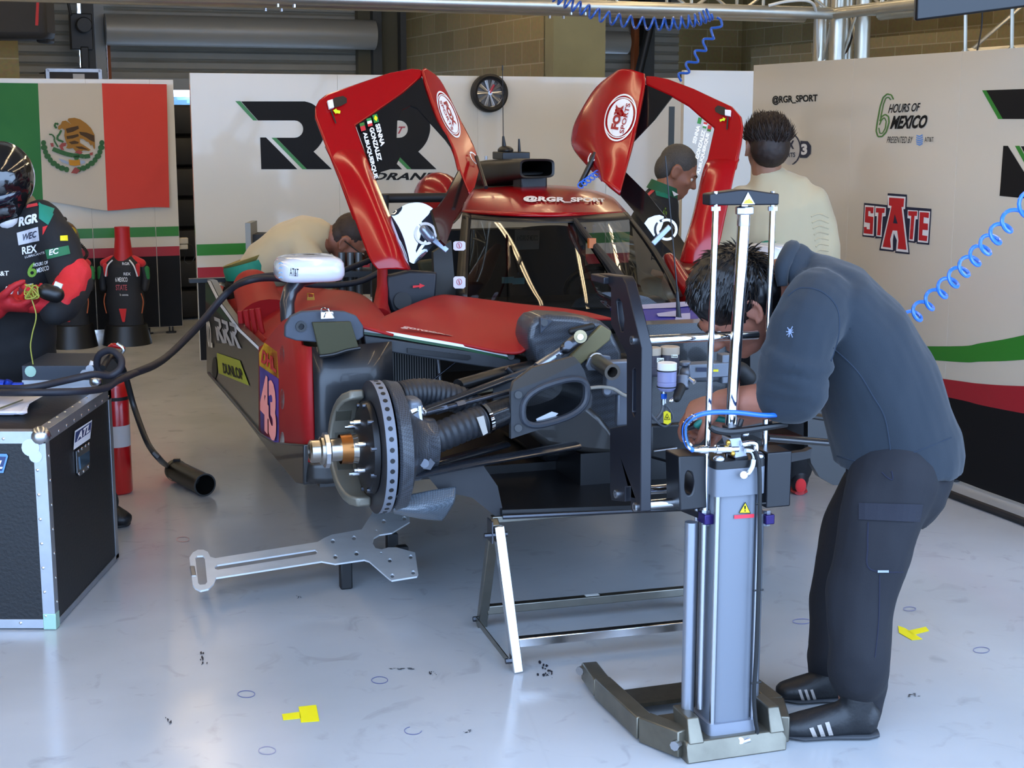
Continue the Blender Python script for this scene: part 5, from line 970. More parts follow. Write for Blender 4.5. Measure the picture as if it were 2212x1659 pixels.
part('door_leg', plate(MB(), q2([(470, 830), (430, 1015), (520, 1120), (620, 1240), (900, 1530), (940, 1400), (800, 1200), (640, 1000)]), lambda x, y: ldp(x, y) + ln_ * .004, -ln_ * .01), TB, d_l, sm=0)
lpp, lpn = pl3((1380, 520, 5.93), (1440, 500, 5.95), (1420, 460, 5.95))
part('lower_pane', MB().add([lpp(x, y) for x, y in q2([(620, 1235), (650, 1195), (700, 1175), (740, 1170), (772, 1182), (765, 1240), (745, 1290), (712, 1362)])], [tuple(range(8))]), MIRR, d_l, sm=0)
knob(lpp, lpn, 1438, 496, .044, d_l); part('door_catch', MB().box(lpp(1426, 508) + lpn * .02, (.1, .01, .022), ((lpp(1440, 493) - lpp(1412, 522)).normalized(), lpn, lpn.cross((lpp(1440, 493) - lpp(1412, 522)).normalized()))), mat('catch_silver', '8e98a8', .35, .7), d_l, bev=.003)
part('door_pane', MB().add([ldp(x, y) for x, y in q2([(625, 155), (840, 250), (1050, 400), (1160, 490), (1080, 850), (940, 1400), (640, 1000), (470, 830), (530, 600)])], [tuple(range(9))]), PANE, d_l, sm=0)
handle(ldp, ln_, [(1545, 235), (1552, 229), (1566, 233), (1574, 240), (1572, 252), (1558, 249), (1547, 243)], [(1569, 240), (1581, 241), (1580, 254), (1569, 252)], [(1572, 254), (1575, 255), (1573, 281), (1570, 282)], [(1556, 260), (1564, 258), (1563, 255), (1569, 258), (1566, 264), (1564, 262), (1557, 265)], d_l)
for i, (nm, x, y, L, F_) in enumerate((('SENNA', 1506, 314, 40, BZ), ('GONZALEZ', 1512, 347, 64, MX), ('ALBUQUERQUE', 1515, 381, 92, PT))):
    dx, dy = L * .235, -L * .97; wx, wy = -8, -2.5
    lettering(nm, qmap(ldp(x, y), ldp(x + dx, y + dy), ldp(x + dx + wx, y + dy + wy), ldp(x + wx, y + wy), .012), mat('pale_print', 'ece8e0', .5), d_l, bold=.04)
    ex, ey = x + dx + 1, y + dy - 4; flagdec(ldp, ln_, [(ex, ey), (ex + 3, ey - 13), (ex - 5, ey - 15), (ex - 8, ey - 2)], F_, d_l)
# ================================================================= gear round the car
BAR = [CU, CF, Z]
def sqbar(mb, p, q, w, h, side):
    """square tube from p to q"""
    p, q = V(p), V(q); t = (q - p).normalized(); x = V(side); x = (x - t * x.dot(t)).normalized(); y = t.cross(x)
    vs = [c + x * w / 2 * i + y * h / 2 * j for c in (p, q) for i, j in ((-1, -1), (1, -1), (1, 1), (-1, 1))]
    return mb.add(vs, [(0, 1, 2, 3), (7, 6, 5, 4), (0, 4, 5, 1), (1, 5, 6, 2), (2, 6, 7, 3), (3, 7, 4, 0)])
# --- trestle stand under the front of the car
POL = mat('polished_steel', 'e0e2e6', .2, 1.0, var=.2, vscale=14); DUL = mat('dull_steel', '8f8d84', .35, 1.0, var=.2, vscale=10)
fl_, rl_, rr_ = onz(1118, 1452), onz(1040, 1352), onz(1492, 1308); fr_ = fl_ + (rr_ - rl_)
ts = thing('trestle_stand', (fl_ + rr_) / 2, 'low folding steel trestle holding up the front of the race car', 'stand')
zt_ = .455; tl = onz(1072, 1132, zt_); trr = tl + (rr_ - rl_); dn_ = (rr_ - rl_).normalized(); dpt = (fl_ - rl_).normalized()
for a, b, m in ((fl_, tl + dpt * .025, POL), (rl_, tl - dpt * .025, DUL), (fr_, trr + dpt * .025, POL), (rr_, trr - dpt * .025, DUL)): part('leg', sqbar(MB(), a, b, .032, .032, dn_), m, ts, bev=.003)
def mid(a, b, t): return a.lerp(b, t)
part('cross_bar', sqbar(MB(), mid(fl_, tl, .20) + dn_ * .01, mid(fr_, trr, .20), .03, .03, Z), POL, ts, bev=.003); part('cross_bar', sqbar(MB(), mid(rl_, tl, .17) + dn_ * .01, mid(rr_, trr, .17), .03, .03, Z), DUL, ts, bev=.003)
part('top_beam', sqbar(MB(), tl - dn_ * .0 - dpt * .06, trr - dpt * .06, .03, .022, dpt), DUL, ts, bev=.003)
for a, b, t in ((rl_, fl_, tl), (rr_, fr_, trr)):
    st_ = part('strut', MB().prism([mid(a, t, .08) - dn_ * .022 + Z * .01, mid(a, t, .08) - dn_ * .022 - Z * .01, mid(b, t, .08) - dn_ * .022 - Z * .01, mid(b, t, .08) - dn_ * .022 + Z * .01], -dn_ * .004), DUL, ts)
    for e_ in (a, b): part('strut_bolt', MB().cyl(mid(e_, t, .08) - dn_ * .034, mid(e_, t, .08) - dn_ * .015, .009, n=6), DKSTEEL, st_)
part('hinge_plate', MB().box(tl - Z * .02 - dn_ * .02, (.004, .06, .07), (dn_, dpt, Z)).cyl(tl - dn_ * .045 - Z * .03 + dpt * .02, tl + dn_ * .03 - Z * .03 + dpt * .02, .009, n=8), DKSTEEL, ts)
part('maker_sticker', MB().box(mid(mid(rl_, tl, .17), mid(rr_, trr, .17), .50) + Z * .0165 - dpt * .0, (.05, .018, .001), (dn_, dpt, Z)), mat('sticker_white', 'd8d6cf', .5), ts)
# --- black lifting frame with chrome bars at the nose
lf_ = thing('lifting_frame', cw(-.1, .5, .47), 'black upright alignment frame with chrome cross bars at the open nose', 'frame')
FRM = mat('anodised_black', '090b16', .4, .1)
ap = -.33
fpl = lambda x, y: ca(x, y, ap)
outl = [(1276, 602), (1294, 591), (1344, 597), (1352, 612), (1386, 752), (1383, 1106), (1366, 1106), (1362, 1098), (1362, 1052), (1350, 1052), (1350, 1084), (1320, 1080), (1317, 1062), (1317, 925), (1353, 918), (1353, 768), (1319, 700), (1319, 622), (1310, 610)]
slot1 = [(1331, 650), (1337, 645), (1343, 655), (1348, 690), (1346, 716), (1341, 716), (1335, 690)]; slot2 = [(1366, 800), (1371, 795), (1374, 805), (1374, 890), (1370, 900), (1365, 890)]
for k, off in ((0, 0),):
    mb = holed(inv(outl), [inv(slot1), inv(slot2)], lambda x, y: fpl(x, -y) + CU * off, CU * .032)
    part('side_plate', mb, FRM, lf_, bev=.003)
    for x, y in ((1368, 735), (1333, 1067), (1374, 1095)): part('plate_bolt', MB().lathe([(0, .012), (-.006, .012), (-.006, .007), (0, .007)], fpl(x, y) + CU * off, CU, 16), STEEL, lf_)
for x, y, r, l in ((1372, 736, .0125, .36), (1335, 1064, .0125, .27), (1374, 1092, .0125, .2)):
    p = fpl(x, y); part('cross_bar', MB().cyl(p + CU * .01, p + CU * l, r, n=20), CHROME, lf_)
part('hook_block', MB().box(fpl(1300, 602) + CU * .016, (.06, .10, .02), BAR), FRM, lf_, bev=.003)
# --- pneumatic quick-lift jack
J0 = (onz(1502, 1650) + onz(1690, 1622)) / 2 - CF * .11
jk = thing('quick_lift_jack', J0, 'tall silver pneumatic quick lift jack with chrome rods standing in front', 'jack')
def jl(a, b, z): return J0 + CU * a + CF * b + Z * z
JB = lambda x, y, b=.0: onpl(x, y, J0 + CF * b, CF)
BS = mat('weathered_steel', '7a7568', .4, .8, var=.3, vscale=12); CYL = mat('anodised_silver', '74798288'[:6], .42, .4)
zc = JB(1595, 985).z; zr = JB(1606, 445).z
part('base_plate', MB().prism([jl(-.155, .11, .0), jl(.145, .11, 0), jl(.145, .11, .035), jl(.14, .09, .055), jl(-.15, .09, .055), jl(-.155, .11, .035)], -CF * .2), BS, jk, bev=.004)
for s_ in (-1, 1): part('base_lug', MB().prism([jl(s_ * .10, .10, .05), jl(s_ * .145, .10, .05), jl(s_ * .14, .07, .115), jl(s_ * .105, .07, .115)], -CF * .10), BS, jk, bev=.004)
lp_ = [onz(1478, 1638), onz(1392, 1600), onz(1300, 1512), onz(1272, 1474)]
mb = MB()
for i, (p, q) in enumerate(zip(lp_, lp_[1:])): sqbar(mb, p + Z * (.045 if i == 0 else .04), q + Z * .04, .05, .075 - .01 * i, Z.cross((q - p).normalized()))
part('base_leg', mb, BS, jk, bev=.004)
mir = lambda p: J0 + CU * (-(p - J0).dot(CU) - .0) + CF * (p - J0).dot(CF)
mb = MB(); rp2 = [mir(p) for p in lp_]
for i, (p, q) in enumerate(zip(rp2, rp2[1:])): sqbar(mb, p + Z * .045, q + Z * .04, .05, .075 - .01 * i, Z.cross((q - p).normalized()))
part('base_leg', mb, BS, jk, bev=.004)
for p in (lp_[0], lp_[3]): part('leg_bolt', MB().cyl(p + Z * .045 - CU * .02, p + Z * .045 - CU * .036 + CF * .012, .014, n=8), STEEL, jk)
ct0, ct1 = onz(1345, 1500, .04), onz(1500, 1478, .04)
part('cross_plate', MB().prism([onz(1333, 1492, .045), onz(1372, 1521, .045), onz(1500, 1505, .045), onz(1500, 1470, .045)], -Z * .012), mat('engraved_steel', '5d584c', .4, .8, var=.3, vscale=30), jk, sm=0)
HB = .076
def rsq(z, h, k=6): return rrect(J0 + Z * z, h, h, k, CU, CF)
part('cylinder_body', rings([rsq(.085, .066, 4), rsq(zc - .08, .066, 4)]), CYL, jk, sm=60)
part('base_block', rings([rsq(.04, HB, 9), rsq(.088, HB, 9)]), mat('block_grey', '8d929d', .4, .6), jk, sm=40)
part('head_block', rings([rsq(zc - .09, HB, 9), rsq(zc - .015, HB, 9)]), CYL, jk, sm=40); part('head_plate', rings([rsq(zc - .014, HB * 1.0, 9), rsq(zc + .006, HB * 1.0, 9)]), BLK2, jk, sm=40)
for i in (-1, 1):
    for j in (-1, 1): part('tie_rod', MB().cyl(jl(i * .062, j * .062, .085), jl(i * .062, j * .062, zc - .08), .0075, n=10), STEEL, jk); part('dome_nut', MB().ell(jl(i * .058, j * .058, zc + .01), (.016, .016, .012)), STEEL, jk)
part('outer_tube', MB().cyl(jl(-.108, -.0, .06), jl(-.108, -.0, JB(1520, 1125).z), .0175, n=20), mat('tube_silver', '959aa4', .3, .8), jk); part('outer_tube', MB().cyl(jl(.108, -.03, .06), jl(.108, -.03, JB(1520, 1125).z), .0175, n=20), mat('tube_silver', '959aa4', .3, .8), jk)
part('guide_rod', MB().cyl(jl(-.0835, .03, .12), jl(-.0835, .03, JB(1523, 1125).z), .008, n=12), STEEL, jk)
part('guide_rod', MB().cyl(JB(1523, 1105, .02), JB(1546, 448, .02), .0085, n=14), CHROME, jk); part('guide_rod', MB().cyl(JB(1651, 990, -.03), JB(1669, 448, -.03), .0085, n=14), CHROME, jk)
part('piston_rod', MB().cyl(J0 + Z * (zc + .0), JB(1606, 488), .0165, n=24).lathe([(0, .0165), (.002, .0172), (.05, .0172), (.052, .013), (.075, .013)], JB(1606, 488), Z, 24), CHROME, jk)
part('rod_nut', MB().cyl(JB(1608, 463), JB(1608, 446), .026, n=6), STEEL, jk, sm=0, bev=.003)
for x, b in ((1546, .02), (1669, -.03)): part('guide_nut', MB().cyl(JB(x, 455, b), JB(x, 446, b), .0135, n=6).cyl(JB(x, 446, b), JB(x, 413, b), .006, n=8), STEEL, jk)
cq = [JB(x, y, .026) for x, y in ((1534, 444), (1534, 419), (1553, 416), (1598, 410), (1622, 410), (1664, 416), (1684, 418), (1683, 443))]
ch = part('crosshead', MB().prism(cq, -CF * .05), mat('crosshead_black', '101119', .45, .1), jk, bev=.004)
wt = part('warning_triangle', MB().add([JB(x, y, .0285) for x, y in ((1602, 442), (1631, 441), (1616, 415))], [(0, 1, 2)]), mat('sticker_pale', 'd9dcd6', .35), ch, sm=0); part('triangle_print', MB().add([JB(x, y, .029) for x, y in ((1606, 440), (1628, 439.5), (1623, 432), (1611, 432))], [(0, 1, 2, 3)]).add([JB(x, y, .0292) for x, y in ((1613, 434), (1619, 433), (1621, 428), (1617, 430))], [(0, 1, 2, 3)]), mat('sticker_lime', 'bdc92f', .4), wt, sm=0)
# lifting carriage: black block with hole, violet clamp
cg = part('carriage_block', holed(inv([(1466, 986), (1525, 983), (1527, 1098), (1469, 1104)]), [inv(disc(1489, 1044, 10, 26, 20))], lambda x, y: JB(x, -y, .03), -CF * .09), mat('carriage_black', '101116', .4), jk, bev=.004)
part('carriage_block', MB().box(jl(.135, -.01, JB(1500, 1044).z), (.075, .09, .155), BAR), mat('carriage_black', '101116', .4), jk, bev=.004)
VIO = mat('anodised_violet', '2a1a5a', .35, .5)
for x, b in ((1524, .02), (1655, -.03)): q = JB(x, 1118, b); part('violet_clamp', MB().box(q, (.028, .05, .028), BAR), VIO, jk, bev=.003); part('clamp_nut', MB().cyl(q + Z * .014, q + Z * .022, .012, n=6).cyl(q - Z * .022, q - Z * .014, .012, n=6), STEEL, jk)
part('clamp_bridge', MB().prism([JB(1470, 1104, -.06), JB(1524, 1126, .03), JB(1524, 1112, .03), JB(1470, 1094, -.06)], -CF * .02), FRM, jk)
# valve, fittings, stickers
vb = part('valve_block', MB().prism([JB(x, y, .06) for x, y in ((1576, 948), (1600, 945), (1615, 985), (1588, 990))], -CF * .05), mat('valve_grey', 'a8adb8', .35, .5), jk, bev=.002)
part('valve_foot', MB().prism([JB(x, y, .06) for x, y in ((1588, 990), (1615, 985), (1620, 1002), (1592, 1004))], -CF * .06), BLK2, vb); part('valve_neck', MB().prism([JB(x, y, .055) for x, y in ((1574, 925), (1600, 922), (1600, 946), (1580, 948))], -CF * .04), BLK2, vb)
for x, y in ((1573, 956), (1583, 980)): part('gold_plug', MB().ell(JB(x, y, .065), (.007, .007, .008)), BRASS, vb)
part('coupling', MB().lathe([(0, .006), (.02, .008), (.025, .011), (.045, .011), (.047, .008), (.055, .009), (.07, .009), (.072, .012), (.115, .012), (.117, .009), (.14, .009)], JB(1495, 972, .07), (JB(1578, 970, .06) - JB(1495, 972, .07)), 12), CHROME, jk)
part('elbow', MB().tube([JB(x, y, .07) for x, y in ((1602, 960), (1622, 957), (1632, 960), (1633, 974))], .008, 10, 4).tube([JB(x, y, .075) for x, y in ((1610, 974), (1622, 975), (1628, 985), (1628, 995))], .007, 10, 4), CHROME, jk)
part('white_air_tube', MB().tube([JB(x, y, .09) for x, y in ((1628, 993), (1626, 1006), (1620, 1018), (1614, 1024))], .006, 8, 5), mat('tube_white', 'd6d9de', .4), jk)
part('port_fitting', MB().cyl(JB(1607, 1026, .075), JB(1607, 1026, .1), .010, n=12).cyl(JB(1608, 1026, .095), JB(1618, 1022, .1), .007), CHROME, jk); part('port_fitting', MB().cyl(JB(1600, 1600, .075), JB(1600, 1600, .1), .009, n=12).cyl(JB(1602, 1603, .095), JB(1620, 1597, .1), .007), CHROME, jk)
part('black_air_tube', MB().tube([JB(x, y, .088) for x, y in ((1632, 975), (1640, 1010), (1641, 1100), (1639, 1250), (1634, 1400), (1629, 1500), (1632, 1555), (1636, 1580), (1628, 1595), (1618, 1599))], .006, 8, 6), RUBBER, jk)
for y in (1088, 1275, 1475): p = JB(1641 - (y - 1088) * .026, y, .088); part('cable_tie', MB().cyl(p + CU * -.012, p + CU * .018, .0025, n=6), RUBBER, jk)
bh = part('brake_handle', MB().tube([JB(x, y, .07) for x, y in ((1533, 922), (1545, 929), (1570, 933), (1600, 931), (1650, 924), (1700, 917))], [.006, .009, .01, .01, .009, .007], 8, 5), BLK2, jk); part('handle_knob', MB().ell(JB(1610, 937, .05), (.012, .012, .010)), STEEL, bh); part('handle_post', MB().cyl(JB(1596, 925, .04), JB(1602, 905, .04), .007), BLK2, bh)
hz = .0665
ex = part('warning_triangle', MB().add([JB(x, y, hz + .003) for x, y in ((1596, 1109), (1622, 1109), (1610, 1084))], [(0, 1, 2)]), BLACK, jk, sm=0); part('triangle_print', MB().add([JB(x, y, hz + .0036) for x, y in ((1598, 1107.5), (1620, 1107.5), (1610, 1087))], [(0, 1, 2)]), YEL, ex, sm=0)
lettering('!', qmap(JB(1607.7, 1105, hz + .0042), JB(1611.3, 1105, hz + .0042), JB(1611.3, 1092, hz + .0042), JB(1607.7, 1092, hz + .0042), 0), BLACK, ex, bold=.02)
rs = part('red_sticker', MB().add([JB(x, y, hz + .003) for x, y in ((1586, 1121), (1629, 1118), (1629, 1110), (1586, 1113))], [(0, 1, 2, 3)]), mat('sticker_red', 'd23040', .4), jk, sm=0)
for k in range(2): lettering('warning keep clear', qmap(JB(1588, 1119.3 - 3.5 * k, hz + .0036), JB(1627, 1116.6 - 3.5 * k, hz + .0036), JB(1627, 1114.2 - 3.5 * k, hz + .0036), JB(1588, 1116.9 - 3.5 * k, hz + .0036), 0), WPRINT, rs, bold=.0) if False else None
lettering('CASELINER', qmap(JB(1568, 1571, hz + .003), JB(1611, 1566, hz + .003), JB(1611, 1560, hz + .003), JB(1568, 1565, hz + .003), 0), mat('print_orange', 'b5653a', .5), jk, bold=.02, space=1.1)
# --- blue air line, coiled hoses
ah = thing('air_line', JB(1500, 970, .07), 'bright blue air line curving from the jack fitting behind the bending mechanic', 'air hose')
L_ = [JB(x, y, b) for x, y, b in ((1497, 973, .07), (1484, 960, .075), (1478, 935, .08), (1482, 915, .09), (1500, 900, .10), (1535, 891, .11), (1590, 891, .11), (1650, 897, .10), (1690, 894, .07), (1720, 882, 0.0), (1745, 860, -.1))] + [at(1790, 830, 4.5), at(1850, 780, 4.62), at(1920, 722, 4.6), at(1966, 690, 4.58)]
part('hose', MB().tube(L_, .0065, 10, 7), BLUE, ah); C = crom(L_, 12)[6:50]; sp = []
for i, p in enumerate(C):
    for k in range(6):
        a = 2 * math.pi * k / 6; t = (C[min(i + 1, len(C) - 1)] - C[max(i - 1, 0)]).normalized(); x = t.cross(CF).normalized(); sp.append((C[i].lerp(C[min(i + 1, len(C) - 1)], k / 6)) + (x * math.cos(a) + CF * math.sin(a)) * .0095) if i % 2 == 0 or True else 0
part('spring_guard', MB().tube(sp[::2], .0014, 5), CHROME, ah)
def coil(name, P, r, turns, tr_, m, label, sm=10, e0=None, e1=None):
    C = crom([V(p) for p in P], sm); n = turns * 16; pts = []; x = None
    for i in range(n + 1):
        f_ = i / n * (len(C) - 1); j = min(int(f_), len(C) - 2); p = C[j].lerp(C[j + 1], f_ - j); t = (C[min(j + 2, len(C) - 1)] - C[max(j - 1, 0)]).normalized()
        x = t.cross(Z) if abs(t.z) < .95 else t.cross(V((0, 1, 0))); x.normalize(); y = x.cross(t); a = 2 * math.pi * i / 16
        pts.append(p + (x * math.cos(a) + y * math.sin(a)) * r)
    o = part(name, MB().tube(pts, tr_, 7), m, None); return tag(o, label, 'air hose')
coil('coiled_air_hose', [at(1966, 690, 4.58), at(2040, 622, 4.45), at(2110, 552, 4.32), at(2180, 478, 4.2), at(2290, 365, 4.0)], .024, 12, .0058, mat('hose_bright', '2a72d8', .3, coat=.4), 'bright blue coiled air hose stretched across the side panels behind the mechanic')
DB = mat('hose_dark_blue', '1d4f9e', .35, coat=.3)
coil('coiled_air_hose', [at(1195, -12, 7.2), at(1245, 14, 7.2), at(1330, 42, 7.2), at(1430, 52, 7.2), at(1500, 44, 7.2), at(1535, 30, 7.2)], .028, 20, .0055, DB, 'dark blue coiled hose drooping below the truss in a sagging row of loops')
tag(part('coiled_air_hose', MB().tube([at(x, y, 7.3) for x, y in ((1548, 38), (1556, 42), (1559, 56), (1545, 60), (1536, 62), (1540, 78), (1541, 84), (1522, 84), (1519, 92), (1525, 105), (1523, 110), (1504, 109), (1501, 116), (1508, 130), (1504, 135), (1485, 134), (1482, 142), (1489, 154), (1484, 158), (1468, 158), (1466, 164), (1472, 176))], .0065, 7, 4), DB, None), 'dark blue zigzag end of hose hanging down above the return panel', 'air hose')
# --- flight case at the left with things on it
fc0 = onz(121, 1361); zt0 = at(100, 932, fc0.y).z; dy = onz(252, 1208).y - fc0.y; X1 = fc0.x; WX = 1.25
fc = thing('flight_case', V((X1 - WX / 2, fc0.y + dy / 2, 0)), 'large black flight case with aluminium edges at the left front', 'flight case')
FCB = mat('laminate_black', '0b0c0f', .5, bump=.3, bscale=90)
part('case_body', MB().box((X1 - WX / 2, fc0.y + dy / 2, zt0 / 2 + .006), (WX - .006, dy - .006, zt0 - .018)), FCB, fc)
def angle_strip(name, p, q, d1, d2, w=.042):
    p, q, d1, d2 = V(p), V(q), V(d1), V(d2)
    return part(name, MB().prism([p, p + d1 * w, p + d1 * w + d2 * .003, p + d1 * .003 + d2 * .003, p + d1 * .003 + d2 * w, p + d2 * w], q - p), ALU, fc, bev=.0008)
x_, y_, u_ = V((1, 0, 0)), V((0, 1, 0)), Z
fX, fY = fc0.x, fc0.y
angle_strip('edge_strip', (fX, fY, .01), (fX, fY, zt0), -x_, y_); angle_strip('edge_strip', (fX, fY + dy, .01), (fX, fY + dy, zt0), -x_, -y_)
angle_strip('edge_strip', (fX - WX, fY, zt0), (fX, fY, zt0), -u_, y_); angle_strip('edge_strip', (fX, fY, zt0), (fX, fY + dy, zt0), -x_, -u_)
angle_strip('edge_strip', (fX - WX, fY, .006), (fX, fY, .006), u_, y_, .032); angle_strip('edge_strip', (fX, fY, .006), (fX, fY + dy, .006), u_, -x_, .022); angle_strip('edge_strip', (fX - WX, fY + dy, zt0), (fX, fY + dy, zt0), -u_, -y_)
cnr = part('ball_corner', MB().ell((fX - .022, fY + .022, zt0 - .020), (.034, .034, .034)).cyl((fX - .05, fY + .003, zt0 - .055), (fX - .05, fY - .003, zt0 - .055), .03).cyl((fX - .035, fY + .003, zt0 - .085), (fX - .035, fY - .0022, zt0 - .085), .022), STEEL, fc); part('foot_corner', MB().box((fX - .02, fY + .02, .03), (.044, .044, .056)), mat('bracket_pale', '9dbfae', .4, .4), fc, bev=.002)
for i in range(14):
    z = .05 + i * (zt0 - .14) / 13; 
    if i % 2 == 0: part('rivet', MB().ell((fX - .032, fY, z), (.0055, .003, .0055), n=8, m=6), CHROME, fc)
    if i % 2: part('rivet', MB().ell((fX + .0, fY + .03, z), (.003, .0055, .0055), n=8, m=6), CHROME, fc)
for i in range(9): part('rivet', MB().ell((fX - .032, fY + .06 + i * (dy - .1) / 8, zt0), (.0055, .0055, .003), n=8, m=6), CHROME, fc); part('rivet', MB().ell((fX, fY + .06 + i * (dy - .1) / 8, zt0 - .03), (.003, .0055, .0055), n=8, m=6), CHROME, fc)
for i in range(4): part('rivet', MB().ell((fX - .14 - i * .12, fY, zt0 - .025), (.0055, .003, .0055), n=8, m=6), CHROME, fc); part('rivet', MB().ell((fX - .12 - i * .12, fY, .025), (.0055, .003, .0055), n=8, m=6), CHROME, fc)
# badges and butterfly latch on the side, badge on the front
sf = lambda px, py, o=.003: onpl(px, py, V((fX, 0, 0)), x_) + x_ * o
bq = [(157, 972), (193, 947), (197, 907), (160, 931)]
badge = part('maker_badge', MB().add([sf(*q) for q in bq], [(0, 1, 2, 3)]), mat('badge_white', 'd5d8de', .4), fc, sm=0)
part('badge_print', MB().add([sf(x, y, .0036) for x, y in ((159.5, 957), (193, 933), (195.5, 911), (161.5, 934))], [(0, 1, 2, 3)]), mat('badge_blue', '26345e', .4), badge, sm=0)
lettering('ATL', qmap(sf(163, 953, .0042), sf(191, 932, .0042), sf(193, 914, .0042), sf(165, 936, .0042), 0), WPRINT, badge, bold=.04, shear=.2)
ltc = part('latch', MB().prism([sf(x, y, .001) for x, y in ((163, 975), (191, 956), (192, 1003), (190, 1012), (170, 1029), (165, 1022))], x_ * .003), STEEL, fc); part('latch_dish', MB().prism([sf(x, y, .0045) for x, y in ((168, 987), (190, 973), (190, 998), (171, 1014))], x_ * .002), mat('dish_blue', '7fa6c4', .15, .9), ltc)
for x, y in ((167, 974), (174, 969), (182, 963), (189, 959), (168, 1024), (178, 1018), (188, 1008)): part('rivet', MB().ell(sf(x, y, .005), (.003, .006, .006), n=8, m=6), CHROME, ltc)
fb_ = lambda x, y, o=.003: onpl(x, y, V((0, fY, 0)), y_) - y_ * o
bb_ = part('maker_badge', MB().add([fb_(x, y) for x, y in ((-60, 1022), (8, 1021), (18, 985), (15, 980), (-60, 980))], [tuple(range(5))]), mat('badge_blue2', '5b8ac4', .4), fc, sm=0); part('badge_print', MB().add([fb_(x, y, .0036) for x, y in ((-60, 1017), (5, 1017), (14, 986), (-60, 985))], [(0, 1, 2, 3)]), mat('badge_blue', '26345e', .4), bb_, sm=0)
lettering('ATL', qmap(fb_(-42, 1012, .0042), fb_(6, 1012, .0042), fb_(10, 994, .0042), fb_(-38, 994, .0042), 0), WPRINT, bb_, bold=.04, shear=.2)
# case lid standing on it
sc0, sc1 = onz(49, 838, zt0), onz(216, 840, zt0); hh = at(50, 790, sc0.y).z - zt0
sc = thing('case_lid', (sc0 + sc1) / 2, 'shallow dark case lid with aluminium rim lying on the large flight case', 'case')
part('lid_body', MB().box(((sc0.x + sc1.x) / 2, sc0.y + .16, zt0 + hh / 2), (sc1.x - sc0.x, .32, hh)), mat('lid_slate', '2c333e', .5), sc, bev=.003)
part('lid_rim', MB().box(((sc0.x + sc1.x) / 2, sc0.y - .002, zt0 + hh * .18), (sc1.x - sc0.x, .008, hh * .36)), ALU, sc, bev=.001); part('corner_ball', MB().ell((sc1.x - .02, sc0.y, zt0 + .025), (.026, .022, .026)).lathe([(0, .018), (.003, .018)], (sc1.x - .06, sc0.y - .004, zt0 + .055), -y_, 12).lathe([(0, .016), (.003, .016)], (sc1.x - .04, sc0.y - .003, zt0 + .075), -y_, 12), STEEL, sc)
part('lid_bracket', MB().lathe([(0, .022), (.003, .022)], (sc0.x + .035, sc0.y - .001, zt0 + hh - .022), -y_, 14), mat('bracket_pale', '9dbfae', .4, .4), sc); part('white_tube', MB().cyl((sc1.x - .05, sc0.y + .02, zt0 + hh * .5), (sc1.x - .03, sc0.y + .03, zt0 + hh + .01), .017), WPRINT, sc)
pa = thing('paper_sheets', onz(40, 870, zt0), 'small stack of crumpled white paper sheets on the flight case', 'paper')
for k in range(4):
    g = [[onz(x0 + 3 * k - 4 * (i == 3) * (j % 2), y0 - 1.2 * k, zt0 + .004 + .005 * k + .008 * (i == 3) * (k / 3)) for i, x0 in enumerate((-40, 10, 50, 86 - 28 * j))] for j, y0 in enumerate((858, 876, 896))]
    part('sheet', sheet(net(g, 3)), mat('paper_white', 'd4d2da', .7), pa, sol=.001)
part('printed_line', MB().add([onz(x, y, zt0 + .028) for x, y in ((0, 880), (50, 862), (50, 865), (0, 884))], [(0, 1, 2, 3)]), mat('print_olive', '5a6048', .6), pa, sm=0)
tag(part('hose_connector', MB().cyl(at(14, 838, 5.35), at(20, 822, 5.35), .013).cyl(at(-10, 830, 5.35), at(10, 832, 5.35), .02).cyl(at(20, 831, 5.36), at(50, 831, 5.36), .009), mat('anodised_blue2', '1d3fae', .35, .5), None), 'small blue and brass hose connector lying on the flight case', 'connector')
# fire extinguisher behind the case
e0 = onz(258, 1064); fe_ = thing('fire_extinguisher', e0, 'tall red fire extinguisher standing behind the flight case', 'fire extinguisher'); eR = .062
eh = at(250, 812, e0.y).z
part('cylinder', MB().lathe([(0, eR * .85), (.01, eR), (eh - .05, eR), (eh - .02, eR * .8), (eh, eR * .4), (eh + .02, .022), (eh + .05, .02)], e0, Z, 28), mat('extinguisher_red', 'b01016', .3, coat=.5), fe_, sm=50)
part('neck_valve', MB().box(e0 + Z * (eh + .07), (.05, .05, .05)).tube([e0 + Z * (eh + .08), e0 + Z * (eh + .12) + V((.05, 0, 0)), e0 + Z * (eh + .15) + V((.02, 0, 0))], .01, 8, 4), STEEL, fe_); part('pull_handle', MB().limb([e0 + Z * (eh + .1) + V((-.03, 0, 0)), e0 + Z * (eh + .14), e0 + Z * (eh + .13) + V((.05, 0, 0))], [.012, .014, .008]), mat('extinguisher_red', 'b01016', .3), fe_)
zb_ = at(250, 948, e0.y).z; part('instruction_label', MB().lathe([(0, eR * 1.006), (.10, eR * 1.006)], V((e0.x, e0.y, zb_ - .03)), Z, 28, False), mat('label_grey', 'b9b6b8', .5), fe_); part('strap', MB().lathe([(0, eR * 1.02), (.016, eR * 1.02)], V((e0.x, e0.y, at(250, 862, e0.y).z)), Z, 28, False), RUBBER, fe_)
